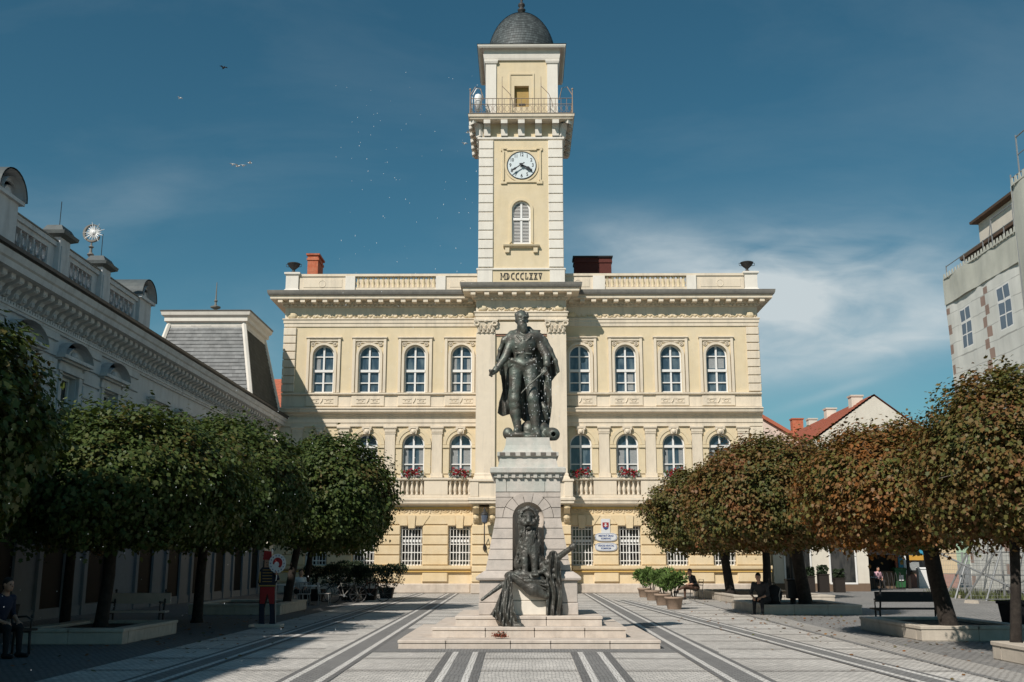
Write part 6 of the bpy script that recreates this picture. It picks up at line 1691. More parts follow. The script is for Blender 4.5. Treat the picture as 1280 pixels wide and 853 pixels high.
# cloak falling behind and at both sides
zt_c = c2(0,300,0)[2]
def lerp_tab(z, tab):
    zs = np.array([t[0] for t in tab]); vs_ = np.array([t[1] for t in tab]); return np.interp(z, zs, vs_)
def tabz(rows): return sorted(((168.5 - cy/8.527)/54.8, (cx/8.527-55)/55.5) for cx, cy in rows)
left = tabz([(345,300),(262,360),(215,470),(192,570),(230,800),(240,900),(205,1020),(185,1145)])
right = tabz([(560,290),(670,320),(735,430),(800,560),(845,705),(770,792),(765,900),(768,1060),(752,1190),(728,1310)])
bot_l, bot_r = (168.5 - 1150/8.527)/54.8, (168.5 - 1320/8.527)/54.8
def cloak(X, Y, Z):
    xl, xr = lerp_tab(Z, left), lerp_tab(Z, right); u = np.clip((X-xl)/(xr-xl+1e-6), -.2, 1.2)
    fold = .045*np.sin(X*24 + 1.5*np.sin(Z*3.1)) + .025*np.sin(X*41 + Z*5)
    yc = .24 + .10*np.clip((2.2-Z)/2.2, 0, 1) - .62*np.abs(u-.5)**2.4*1.6 + fold
    th = .04
    bz = bot_l + (bot_r-bot_l)*np.clip((u-.42)/.25, 0, 1) + .03*np.sin(X*17)
    return np.maximum.reduce([np.abs(Y-yc)*.75-th, (xl-X)*.9, (X-xr)*.9, bz-Z, Z-zt_c])
S.fun((-.86,-.5,-.02), (.98,.62,2.55), cloak, .02)
S.chain([c3(660,370,-.02), c3(690,420,-.05), c3(705,520,.02)], [.06,.07,.05], .03)
# rock, cannon ball, mortar barrel underfoot
S.ell(c3(300,690,-.18), (.115,.115,.135), .01); S.ell(c3(420,712,-.12), (.28,.30,.085), .04); S.ell(c3(560,735,-.1), (.32,.34,.09), .05); S.ell(c3(520,640,.16), (.20,.20,.22), .06); S.ell(c3(650,660,.05), (.20,.22,.24), .05)
S.cap(c3(640,650,.12), c3(765,702,-.20), .13, .135, .03); S.cap(c3(760,700,-.19), c3(772,704,-.225), .15, .15, .005); S.cap(c3(768,702,-.15), c3(776,708,-.36), .05, .05, .003, sub=True)
S.cap(c3(640,740,-.2), c3(705,830,-.42), .09, .05, .04)
S.roughen(.0016, 20.0)
S.build('figure', M['bronze'], ST)

# ---- lion in the niche with the draped colours
LI = empty('lion_statue', (MX, MY - .95, 1.238), 'bronze seated lion in the monument niche above draped flags and a pole', 'statue')
def l4(cx, cy, y): return ((cx/8.53 - 40.2)/58.3, y, (97 - cy/8.53)/57.6)
def l5(cx, cy, y): return ((cx/8.533 - 60.2)/58.6, y, (27 - cy/8.533)/57.8)
S = Sculpt((-1.08, -.98, -.89), (1.08, .50, 1.62), .0125)
k = .03
S.ell(l4(345,560,.10), (.27,.24,.40), .05); S.ell(l4(345,440,-.02), (.215,.20,.36), .05); S.ell(l4(342,270,-.02), (.215,.16,.33), .05)
S.ell(l4(345,195,-.09), (.135,.14,.155), .03)
S.ell(l4(288,238,-.13), (.07,.08,.085), .03); S.ell(l4(402,238,-.13), (.07,.08,.085), .03)                # cheeks
S.cap(l4(345,160,-.19), l4(345,224,-.285), .046, .055, .02)                                               # broad bridge of the nose
S.ell(l4(318,256,-.255), (.064,.07,.052), .014); S.ell(l4(372,256,-.255), (.064,.07,.052), .014)           # muzzle
S.ell(l4(345,236,-.325), (.050,.026,.028), .006); S.ell(l4(345,300,-.215), (.060,.06,.045), .014)
S.ell(l4(345,280,-.30), (.062,.07,.017), .004, sub=True)                                                  # open mouth
for ex in (306, 384):
    S.ell(l4(ex,190,-.215), (.030,.035,.018), .006, sub=True); S.ell(l4(ex,191,-.19), (.020,.02,.016), .003)
    S.cap(l4(345 + (ex-345)*.55,172,-.215), l4(345 + (ex-345)*1.5,170,-.185), .022, .018, .01)
S.ell(l4(256,136,-.05), (.050,.034,.055), .012); S.ell(l4(434,134,-.05), (.050,.034,.055), .012); S.ell(l4(256,138,-.085), (.024,.02,.03), .006, sub=True); S.ell(l4(434,136,-.085), (.024,.02,.03), .006, sub=True)
rnd = random.Random(8)
for i in range(46):                                                                  # hair swept back from the face
    a = 2*math.pi*(i + rnd.uniform(-.3,.3))/46; r0, r1, r2 = rnd.uniform(.92,1.05), rnd.uniform(1.12,1.25), rnd.uniform(1.3,1.5)
    q = [np.array(l4(345 + 84*r*math.cos(a + t), 205 - 104*r*math.sin(a + t)*(1 if math.sin(a) > 0 else 1.05) + dz_, y_)) for r, t, dz_, y_ in ((r0,0,0,-.15), (r1,.10,6,-.12), (r2*.95,.22,26,-.05))]
    S.chain(q, [.018,.026,.008], .008)
for i in range(150):                                                                 # long locks down the chest and flanks
    x = rnd.uniform(238, 452); u = (x-345)/118; zc_ = rnd.uniform(300, 560)
    if abs(u) < .45 and zc_ > 520: continue
    y_ = -.205*math.sqrt(max(.05, 1-u*u*.9)) + .0
    w_1 = rnd.uniform(-10, 10); q = [np.array(l4(x + w_1*t + 5*math.sin(t*4+i), zc_ + 34*t, y_ - .012*math.sin(math.pi*t/3))) for t in (0, 1, 2, 3)]
    S.chain(q, [.012,.021,.018,.004], .007)
for (a, b, c_) in (((292,470,-.10),(305,620,-.17),(312,765,-.20)), ((400,470,-.10),(402,610,-.17),(408,735,-.20))):
    S.chain([l4(*a), l4(*b), l4(*c_)], [.098,.075,.062], .03)
    q = l4(c_[0]+4, c_[1]+28, -.27); S.ell(q, (.085,.12,.055), .02)
    for t in (-.05,-.017,.017,.05): S.ell((q[0]+t, q[1]-.10, q[2]-.008), (.024,.042,.035), .005)
S.ell(l4(255,650,.05), (.13,.20,.20), .03); S.ell(l4(455,640,.05), (.13,.20,.20), .03); S.ell(l4(235,745,-.15), (.09,.13,.055), .02); S.ell(l4(470,740,-.15), (.09,.13,.055), .02)
S.ell(l4(345,800,-.08), (.36,.28,.075), .03)
# poles and the broken gun barrel
S.cap(l5(40,412,-.42), l5(330,205,-.20), .028, .060, .01); S.cap(l5(300,225,-.22), l5(430,140,-.10), .062, .05, .01)
S.cap(l4(545,670,-.10), l4(800,485,-.36), .075, .052, .01); S.cap(l4(790,492,-.35), l4(806,481,-.366), .068, .068, .002)
S.chain([l4(560,600,-.1), l4(600,560,-.16), l4(640,600,-.2)], [.06,.07,.06], .02)
# cloth hanging at the left down over the steps
def slab(tabL, tabR, ycf, th, zlo, zhi):
    def f(X, Y, Z):
        xl, xr = lerp_tab(Z, tabL), lerp_tab(Z, tabR)
        return np.maximum.reduce([np.abs(Y - ycf(X, Z))*.7 - th, (xl-X)*.9, (X-xr)*.9, zlo-Z, Z-zhi])
    return f
def t5(rows): return sorted((l5(0, cy, 0)[2], l5(cx, 0, 0)[0]) for cx, cy in rows)
S.fun((-1,-.98,-.9), (1,.3,.6), slab(t5([(300,150),(235,330),(185,450),(150,560),(250,650),(330,705)]), t5([(350,150),(345,330),(365,480),(398,600),(402,720)]),
      lambda X, Z: -.22 - .46*np.clip(-(Z-.1)/.7, 0, 1) + .045*np.sin(X*40 + Z*7 + 1.4*np.sin(Z*8)) + .022*np.sin(X*85 - Z*12) + .02*np.sin(Z*16 + X*20), .055, -.872, l5(0,150,0)[2]), .03)
S.ell(l5(330,180,-.2), (.13,.12,.10), .03); S.chain([l5(340,655,-.72), l5(430,660,-.76), l5(485,680,-.80)], [.06,.065,.03], .03); S.chain([l5(250,470,-.52), l5(330,500,-.56), l5(350,640,-.72)], [.05,.06,.05], .03)
# swag across
S.chain([l5(350,185,-.2), l5(450,230,-.26), l5(560,310,-.28), l5(690,370,-.27)], [.085,.12,.145,.075], .04); S.chain([l5(400,150,-.2), l5(540,190,-.24), l5(690,270,-.24)], [.06,.09,.09], .03)
for i in range(4): S.chain([l5(360+25*i,160+8*i,-.30), l5(480+20*i,230-2*i,-.385), l5(690,345-34*i,-.34)], [.016,.026,.016], .018)
# cloth hanging at the right
S.fun((-1,-.62,-.8), (1,.3,.8), slab(t5([(735,-60),(700,120),(690,350),(700,590)]), t5([(800,-60),(850,120),(858,350),(865,590)]),
      lambda X, Z: -.19 + .05*np.sin(X*48 + 1.9*np.sin(Z*4.2) + 1.1*np.sin(Z*9.5)) + .022*np.sin(X*105 + 2*np.sin(Z*6)) + .025*np.sin(Z*11 + X*13), .06, l5(0,592,0)[2], l5(0,-60,0)[2]), .03)
S.ell(l4(560,690,-.12), (.20,.12,.13), .04); S.ell(l4(600,640,-.14), (.12,.10,.11), .03)
for i in range(14): S.ell(l4(rnd.uniform(500,660), rnd.uniform(620,780), -.2 - .06*rnd.random()), (.05,.04,.05), .015)
S.roughen(.0022, 30.0, 2.0)
S.build('figure', M['bronze_dark'], LI)
# dried wreath left on the lowest step
p = at(625, 797, 20.95); WR = empty('flower_wreath', (p.x, 20.9, .172), 'small dried red brown flower wreath lying on the lowest step of the monument', 'wreath')
rnd = random.Random(2); fl, lv = MB(), MB()
for i in range(420):
    a = rnd.uniform(0, 6.28); r_ = .085 + .05*rnd.gauss(0, .6); c = Vector((r_*1.15*math.cos(a), r_*math.sin(a), .03 + abs(rnd.gauss(0, .035)))); u = Vector((rnd.uniform(-1,1), rnd.uniform(-1,1), rnd.uniform(-1,1))).normalized()*.016; q = u.cross(Vector((rnd.uniform(-1,1), rnd.uniform(-1,1), rnd.uniform(-1,1))))
    (lv if i % 4 == 0 else fl).poly([c+u, c+q, c-u, c-q])
fl.build('flowers', M['petal_dry'], WR); lv.build('leaves', M['leaf_hedge'], WR)

# ------------------------------------------------------------------ planters and maples
def planter(x0, x1, y0, y1, h, label):
    cx, cy = (x0+x1)/2, (y0+y1)/2; hx, hy = (x1-x0)/2, (y1-y0)/2
    o = empty('stone_planter', (cx, cy, 0), label, 'planter', 'stone kerbed tree planters')
    mb = MB(); rnd = random.Random(int(abs(x0*7+y0*13)))
    def run(a, b, n, horiz, side):
        for k in range(n):
            p, q = a+(b-a)*k/n+.004, a+(b-a)*(k+1)/n-.004
            if horiz: yy = (-hy, -hy+.30) if side < 0 else (hy-.30, hy); mb.rings(p, q, *yy, [(-.01,0),(0,.02),(0,h-.075),(-.006,h-.07),(.02,h-.062),(.02,h-.01),(.01,h)])
            else: xx = (-hx, -hx+.30) if side < 0 else (hx-.30, hx); mb.rings(*xx, p, q, [(-.01,0),(0,.02),(0,h-.075),(-.006,h-.07),(.02,h-.062),(.02,h-.01),(.01,h)])
    for s in (-1, 1):
        run(-hx, hx, max(1, int(hx*2/1.0)), True, s); run(-hy+.325, hy-.325, max(1, int(hy*2/1.1)), False, s)
    mb.build('kerb', M['planter'], o)
    MB().box(-hx+.29, hx-.29, -hy+.29, hy-.29, .0, h-.07).build('soil', M['soil'], o)
    return o
planter(8.02, 10.4, 14.3, 18.5, .30, 'pale stone planter cut off by the right edge of the photo, nearest on the right')
planter(8.35, 10.75, 22.6, 26.6, .31, 'pale stone planter in front of the dark slatted bench, the leaning maple in it')
planter(7.55, 10.75, 34.0, 38.6, .31, 'shaded stone planter where a person sits beside the litter bin')
planter(8.55, 12.6, 43.2, 53.6, .33, 'shaded stone planter nearest the town hall on the right with two trunks')
planter(-10.2, -8.0, 21.55, 24.9, .31, 'shaded stone planter under the left trees with its end catching light')
planter(-10.5, -7.6, 33.7, 37.8, .34, 'shaded stone planter behind the painted soldier board on the left')
planter(-10.2, -8.0, 11.6, 15.4, .31, 'black shaded stone planter in the lower left corner')

LEAF = np.array([(-.50,0,0),(-.34,.40,.05),(.02,.30,.0),(.10,.52,.07),(.30,.20,.02),(.62,0,-.10),(.30,-.20,.02),(.10,-.52,.07),(.02,-.30,.0),(-.34,-.40,.05)])
def crown_mesh(name, rad, ncl, per, leaf, seed, m, flat=.62, lump=.15, spread=.155, sprigs=15):
    rng = np.random.default_rng(seed); rad = np.array(rad)
    i = np.arange(ncl) + .5
    ph = np.arccos(1-2*i/ncl); th = math.pi*(1+5**.5)*i
    D = np.stack([np.sin(ph)*np.cos(th), np.sin(ph)*np.sin(th), np.cos(ph)], 1) + rng.normal(0, .10, (ncl, 3)); D /= np.linalg.norm(D, axis=1)[:, None]
    f = np.array([1 + lump*mnoise.noise(Vector(d)*1.9 + Vector((seed*1.7, 3.1, seed))) + lump*.6*mnoise.noise(Vector(d)*4.3 + Vector((7.7, seed, 2))) for d in D])
    dep = 1 - .34*rng.random(ncl)**2.0
    C = D*rad*(f*dep)[:, None]
    lo = -flat*rad[2]; w = C[:, 2] < lo; C[w, 2] = lo + rng.normal(0, .12, w.sum()) - .25*(lo - C[w, 2])
    ND = C/rad**2; ND /= np.linalg.norm(ND, axis=1)[:, None]
    P = np.repeat(C, per, 0) + rng.normal(0, spread, (ncl*per, 3))*np.array([1, 1, .8]); N = np.repeat(ND, per, 0)
    ex = []; exn = []
    for s in range(sprigs):                       # young shoots that stand clear of the clipped outline
        d = rng.normal(0, 1, 3); d[2] = abs(d[2])*1.1+.25; d /= np.linalg.norm(d); L_ = rng.uniform(.25, .62)
        for t in np.linspace(0, 1, 18):
            ex.append(d*rad*1.0 + np.array([d[0]*.3, d[1]*.3, 1.0])*L_*t + rng.normal(0, .055+.05*(1-t), 3)); exn.append(d)
    if ex: P = np.concatenate([P, np.array(ex)]); N = np.concatenate([N, np.array(exn)])
    n = len(P)
    nr = N*.75 + np.array([0, 0, .55]) + rng.normal(0, .42, (n, 3)); nr /= np.linalg.norm(nr, axis=1)[:, None]
    t = np.array([0, 0, -1.0]) + N*.5 + rng.normal(0, .55, (n, 3)); t -= nr*(t*nr).sum(1)[:, None]; t /= np.linalg.norm(t, axis=1)[:, None] + 1e-9
    b = np.cross(nr, t); sz = leaf*rng.uniform(.6, 1.25, n)
    q = len(LEAF)
    V = P[:, None, :] + sz[:, None, None]*(LEAF[None, :, 0:1]*t[:, None, :] + LEAF[None, :, 1:2]*b[:, None, :] + LEAF[None, :, 2:3]*nr[:, None, :])
    me = bpy.data.meshes.new(name)
    me.vertices.add(n*q); me.vertices.foreach_set('co', V.astype(np.float32).ravel())
    me.loops.add(n*q); me.loops.foreach_set('vertex_index', np.arange(n*q, dtype=np.int32))
    me.polygons.add(n); me.polygons.foreach_set('loop_start', np.arange(0, n*q, q, dtype=np.int32)); me.update(calc_edges=True)
    me.materials.append(m); return me
def tree(x, y, zb_, cx, cy, cz, rad, leaf, seed, m, label, tr=.11, ncl=950, per=20, fork=None, twigs=0, **kw):
    root = empty('maple_tree', (x, y, zb_), label, 'tree', 'clipped maples round the square'); rnd = random.Random(seed)
    c = Vector((cx-x, cy-y, cz-zb_)); base = Vector((c.x*.32, c.y*.32, c.z - rad[2]*.55))
    mb = MB(); mid = base*.5 + Vector((rnd.uniform(-.04,.04), rnd.uniform(-.04,.04), 0))
    mb.tube([(0,0,-.05), Vector((0,0,.12)), mid, base, c*.9 + Vector((0,0,.1))], [tr*1.5, tr*1.12, tr*.98, tr*.95, tr*.3], 10)
    for k in range(9):
        a = 2*math.pi*k/9 + rnd.uniform(-.3,.3); el = rnd.uniform(.15, 1.1); L_ = rnd.uniform(.65,.9)
        e = c + Vector((rad[0]*math.cos(a)*math.cos(el), rad[1]*math.sin(a)*math.cos(el), rad[2]*math.sin(el)-.1))*L_
        s0_ = base + Vector((0,0,rnd.uniform(-.05,.35))); mdl = s0_.lerp(e, .5) + Vector((0,0,.15))
        mb.tube([s0_, mdl, e], [tr*.48, tr*.28, tr*.08], 6)
    mb.build('trunk', M['bark'], root, True)
    o = bpy.data.objects.new('crown', crown_mesh('crown', rad, ncl, per, leaf, seed, m, **kw)); COL.objects.link(o); o.parent = root; o.location = c
    if twigs:
        tb = MB()
        for k in range(twigs):
            d = Vector((rnd.uniform(-1,.6), rnd.uniform(-1,-.2), rnd.uniform(-.3,.6))).normalized(); p0_ = Vector((d.x*rad[0], d.y*rad[1], d.z*rad[2])); pts = [c+p0_*.75]
            for j in range(4): pts.append(pts[-1] + Vector((rnd.uniform(-.22,.22), -.05+rnd.uniform(-.08,.03), rnd.uniform(-.08,.16))) + d*.10)
            tb.tube(pts, [.012,.010,.008,.006,.004], 4)
        tb.build('bare_twigs', M['twig'], root)
    return root
mg, mm, ma = M['leaf_green'], M['leaf_mixed'], M['leaf_autumn']
# left row
tree(-9.1, 13.6, .24, -9.15, 13.9, 3.50, (2.5, 2.5, 1.85), .105, 1, mg, 'nearest left maple, its near black crown filling the left edge', .13, 1500, 30)
tree(-9.1, 23.2, .24, -9.0, 23.6, 3.30, (2.6, 3.1, 1.6), .10, 2, mg, 'second left maple, its green crown lit only along the top', .13, 1900, 30)
tree(-8.9, 29.4, .0, -8.6, 29.3, 3.60, (2.5, 3.1, 1.95), .10, 3, mg, 'third left maple, the broad green crown behind the shaded left planter', .13, 1900, 30)
tree(-7.9, 36.0, .24, -6.75, 36.2, 3.80, (2.3, 2.5, 2.0), .11, 4, mg, 'left maple nearest the town hall with a rounded dark green crown', .13, 1400, 28)
tree(-11.6, 27.2, .0, -11.5, 27.2, 3.4, (2.0, 2.3, 1.5), .12, 9, mg, 'shaded maple close to the wall of the ornate left building', .12, 700, 22)
# right row
tree(9.15, 47.0, .30, 8.35, 47.4, 3.75, (2.75, 2.7, 2.05), .115, 5, M['leaf_olive'], 'furthest right maple with a brown green crown in front of the town hall corner', .19, 1200, 26)
tree(10.85, 47.3, .30, 11.3, 49.0, 3.9, (2.5, 2.6, 2.1), .12, 6, M['leaf_olive'], 'right maple with a thin straight trunk behind the seated person', .18, 800, 22)
tree(9.25, 35.0, .25, 8.0, 33.4, 3.55, (2.75, 2.8, 1.85), .10, 7, mm, 'brown leaved right maple beside the litter bin', .20, 2000, 30)
tree(9.05, 22.9, .24, 8.25, 23.3, 3.12, (1.95, 2.2, 1.42), .082, 8, ma, 'right maple with orange and yellow leaves and a leaning trunk in the pale planter', .17, 1900, 30, twigs=10, sprigs=9)
tree(8.3, 18.2, .23, 9.0, 18.6, 3.30, (1.85, 2.0, 1.6), .078, 10, mm, 'nearest right maple with reddish brown top, at the right edge', .085, 1900, 30, twigs=12, sprigs=9)
tree(-9.1, 5.6, .0, -9.0, 6.0, 3.6, (2.7, 2.6, 2.0), .13, 12, mg, 'unseen maple beside the camera, added to shade the left', .13, 900, 20)  # unseen tree, added to block light from the left side
tree(-8.9, 43.6, .0, -8.05, 44.0, 3.5, (2.3, 2.5, 1.75), .12, 13, mg, 'left maple by the parked bicycles, mostly hidden behind the rounded dark one', .12, 1000, 24)

# ------------------------------------------------------------------ benches, bins, pots, bicycles
def bench(x, y, rz, label, w=1.7, m='wood_dark'):
    o = empty('park_bench', (x, y, 0), label, 'bench', None, rz)          # faces -y before turning
    MB().rings(-w/2, w/2, -.24, -.06, [(0,.41),(0,.45)]).rings(-w/2, w/2, -.03, .15, [(0,.41),(0,.45)]).build('seat', M[m], o)
    b = MB(); b.obox((0,.25,.74),(1,0,0),(0,.97,.2),(0,-.2,.97), w/2,.022,.13); b.build('backrest', M[m], o)
    for s in (-1, 1):
        l = MB(); xx = s*(w/2-.14)
        l.tube([(xx,-.22,0),(xx,-.2,.40)], .025, 6); l.tube([(xx,.16,0),(xx,.14,.40),(xx,.20,.5),(xx,.285,.90)], .025, 6); l.tube([(xx,-.22,.395),(xx,.16,.395)], .022, 6)
        l.tube([(xx,-.2,.4),(xx,-.22,.6),(xx,-.1,.66),(xx,.2,.64)], .018, 6); l.ball((xx,-.22,.66), .03, 6, 4); l.ball((xx,.287,.93), .035, 6, 4); l.build('leg', M['iron'], o, True)
    return o
bench(10.12, 28.2, math.pi, 'dark slatted bench standing behind the leaning maple planter', 1.85)
bench(8.75, 16.6, math.pi, 'red brown slatted bench on the nearest right planter at the photo edge', 1.6, 'wood_red').location.z = .0
bench(-9.25, 18.6, R(72), 'black shaded bench in the lower left corner with a person on it', 1.8)
bench(-9.5, 26.4, R(4), 'shaded bench with a pale seat edge beside the left planter', 1.5, 'lilac')

def tub(x, y, z, w, h, label):
    o = empty('square_tub', (x, y, z), label, 'tub')
    MB().rings(-w*.38, w*.38, -w*.38, w*.38, [(0,0),(.02,.04),(w*.12-.03,h-.08),(w*.12,h-.07),(w*.12,h),(w*.07,h),(w*.05,h-.12)]).build('body', M['cloth_black'], o)
    MB().box(-w*.43,w*.43,-w*.43,w*.43,h-.18,h-.13).build('soil', M['soil'], o)
tub(11.45, 24.4, 0, .98, .76, 'large black square tub tapering downwards at the right edge behind the planter')
# litter bin on a lamp post
LP = empty('lamp_post', (9.0, 35.6, .24), 'dark lamp post with a black square litter bin strapped to it, in the right planter', 'lamp post')
MB().lathe(0, 0, [(.10,0),(.10,.25),(.06,.32),(.055,1.5),(.075,1.52),(.05,1.6),(.04,3.0)], 10).build('pole', M['iron'], LP)
MB().rings(-.25,.25,-.40,-.07,[(-.02,.22),(0,.24),(.01,.78),(.03,.80),(.03,.84),(-.04,.85)]).build('litter_bin', M['black_metal'], LP)
MB().lathe(0, 0, [(.04,3.0),(.15,3.05),(.2,3.4),(.05,3.55)], 8).build('lantern', M['lamp_glass'], LP)
# potted shrubs on the right, receding towards the town hall
def leaf_blob(mb, c, r, n, s, rnd):
    for i in range(n):
        d = Vector((rnd.gauss(0,1), rnd.gauss(0,1), rnd.gauss(0,1))).normalized(); p = Vector(c) + Vector((d.x*r[0], d.y*r[1], d.z*r[2]))*rnd.uniform(.45,1)**.6
        u = (d + Vector((rnd.uniform(-.7,.7), rnd.uniform(-.7,.7), rnd.uniform(-.3,1)))).normalized()*s*rnd.uniform(.6,1.3); q = u.cross(Vector((rnd.uniform(-1,1), rnd.uniform(-1,1), rnd.uniform(-1,1)))).normalized()*s*.42
        mb.poly([p-u*.3, p+q, p+u, p-q])
def pot_shrub(x, y, h, label, seed, r=.5):
    o = empty('potted_shrub', (x, y, 0), label, 'potted plant', 'potted shrubs in a row on the right'); rnd = random.Random(seed)
    MB().lathe(0, 0, [(.23,0),(.245,.02),(.31,.36),(.345,.37),(.345,.44),(.29,.44),(.28,.38)], 16).build('pot', M['terracotta'], o, True)
    st = MB(); lf = MB()
    for k in range(5):
        a = 2*math.pi*k/5; st.tube([(.05*math.cos(a),.05*math.sin(a),.38),(.16*math.cos(a),.16*math.sin(a),.75),(.30*math.cos(a),.30*math.sin(a),h-.3)], [.018,.014,.008], 5)
    for k in range(7): leaf_blob(lf, (rnd.uniform(-.3,.3), rnd.uniform(-.25,.25), h-.38+rnd.uniform(-.14,.16)), (r*.55,r*.55,.26), 190, .085, rnd)
    st.build('stems', M['bark'], o); lf.build('leaves', M['leaf_oleander'], o)
for j, (px, py, h, lb) in enumerate(((843,762,1.36,'nearest of the green shrubs in pots right of the monument'), (829,757,1.40,'second nearest green shrub in a pot, in a row right of the monument'), (816,751,1.36,'green potted shrub third from the front in the row'), (806,747,1.42,'green potted shrub at the back of the row nearest the town hall'))):
    d = at(px, py, 1.0); t = -1.6/(d.z-1.6); pot_shrub(d.x*t, t, h, lb, 20+j)
# left café corner: hedge tubs, tables, chairs, parked bicycles
def hedge_tub(x, y, label, seed, w=1.0, h=1.25):
    o = empty('hedge_tub', (x, y, 0), label, 'potted plant', 'clipped shrubs in tubs by the left café'); rnd = random.Random(seed)
    MB().rings(-.3,.3,-.3,.3,[(-.05,0),(.03,.42),(.05,.43),(.05,.5),(-.03,.5)]).build('tub', M['wood_dark'], o)
    MB().tube([(0,0,.45),(.03,0,h-.25)], .03, 6).build('stem', M['bark'], o)
    lf = MB()
    for k in range(4): leaf_blob(lf, (rnd.uniform(-w/2,w/2), rnd.uniform(-.3,.3), h-.55+rnd.uniform(-.1,.1)), (.36,.36,.26), 150, .07, rnd)
    for k in range(8): leaf_blob(lf, (rnd.uniform(-w/2,w/2), rnd.uniform(-.3,.3), h-.1+rnd.uniform(-.06,.06)), (.34,.34,.20), 170, .07, rnd)
    lf.build('leaves', M['leaf_hedge'], o)
hedge_tub(-6.25, 49.4, 'dark flat topped shrub nearest the town hall wall on the left', 31, 1.6, 1.45); hedge_tub(-7.7, 49.0, 'dark shrub in a tub second from the town hall end of the hedge', 35, 1.7, 1.45); hedge_tub(-6.7, 47.0, 'dark shrub in a tub in front of the flat topped one', 36, 1.5, 1.3); hedge_tub(-7.6, 46.9, 'dark shrub in a tub behind the parked bicycles', 32, 1.5, 1.4); hedge_tub(-8.9, 46.2, 'dark shrub in a tub between the bicycles and the left wall', 33, 1.4, 1.4); hedge_tub(-8.4, 51.0, 'dark shrub in a tub against the town hall corner', 34, 1.8, 1.6)
def bicycle(x, y, rz, label, m):
    o = empty('bicycle', (x, y, 0), label, 'bicycle', 'bicycles parked by the left trees', rz)
    for s in (-.52, .52):
        w = MB(); w.tube([(s+.33*math.cos(2*math.pi*k/20), 0, .34+.33*math.sin(2*math.pi*k/20)) for k in range(21)], .018, 6, False)
        wo = w.build('wheel', M['black_metal'], o)
        sp = MB()
        for k in range(10): sp.tube([(s,0,.34),(s+.32*math.cos(2*math.pi*k/10),0,.34+.32*math.sin(2*math.pi*k/10))], .003, 3)
        sp.build('spokes', M['steel'], wo)
    f = MB(); A, B, C_, D = (-.52,0,.34), (-.05,0,.30), (-.18,0,.78), (.36,0,.80)
    for a, b in ((A,B),(A,C_),(B,C_),(C_,D),(B,D)): f.tube([a,b], .018, 6)
    f.tube([(.33,0,.92),(.36,0,.80),(.52,0,.34)], .018, 6); f.tube([(-.18,0,.78),(-.2,0,.90)], .014, 6); f.build('frame', m, o)
    MB().tube([(.30,-.27,.98),(.36,-.2,1.0),(.36,0,.96),(.36,.2,1.0),(.30,.27,.98)], .014, 6).build('handlebar', M['steel'], o)
    MB().ball((-.21,0,.93), (.13,.07,.035), 8, 5).build('saddle', M['cloth_black'], o)
    MB().tube([(-.05,-.1,.30),(-.05,.1,.30)], .05, 8).tube([(-.05,.1,.30),(.1,.1,.24)], .012, 4).tube([(-.05,-.1,.30),(-.2,-.1,.36)], .012, 4).build('crank', M['steel'], o)
bicycle(-7.2, 43.6, R(12), 'parked bicycle with a grey frame, nearest the square', M['gutter']); bicycle(-7.8, 45.0, R(-8), 'parked bicycle with a dark frame behind the grey one', M['cloth_black']); bicycle(-6.4, 45.4, R(4), 'parked bicycle with a brown frame beside the dark tubs', M['tile_old'])
def cafe_table(x, y, label):
    o = empty('cafe_table', (x, y, 0), label, 'table', 'tables of the left café')
    MB().lathe(0,0,[(.36,.71),(.37,.72),(.37,.74),(.36,.75)],20).build('tabletop', M['white_paint'], o); MB().lathe(0,0,[(.24,0),(.22,.03),(.03,.06),(.03,.71)],10).build('pedestal', M['iron'], o)
def cafe_chair(x, y, rz, label):
    o = empty('cafe_chair', (x, y, 0), label, 'chair', 'chairs of the left café', rz)
    MB().rings(-.2,.2,-.2,.2,[(0,.43),(.01,.44),(.01,.46)]).build('seat', M['lilac'], o)
    b = MB(); b.tube([(-.2,.2,.46),(-.21,.27,.86),(.21,.27,.86),(.2,.2,.46)], .015, 6)
    for k in range(5): b.tube([(-.14+.07*k,.21,.48),(-.14+.07*k,.27,.86)], .008, 4)
    b.build('backrest', M['steel'], o)
    for a in (-.18,.18):
        for c in (-.18,.18): MB().tube([(a,c,.43),(a*1.15,c*1.2,0)], .014, 5).build('leg', M['steel'], o)
cafe_table(-8.2, 41.4, 'small round white café table in the shade of the left trees'); cafe_table(-9.6, 43.2, 'small round café table against the shaded shop front')
for x, y, rz, lb in ((-7.6,41.2,R(90),'steel café chair on the square side of the white table'), (-8.3,40.7,R(0),'steel café chair with its back to the soldier board'), (-8.7,41.9,R(215),'steel café chair behind the white table'), (-9.0,43.0,R(100),'steel café chair by the table against the shop front'), (-10.2,43.4,R(265),'steel café chair closest to the shop front')): cafe_chair(x, y, rz, lb)

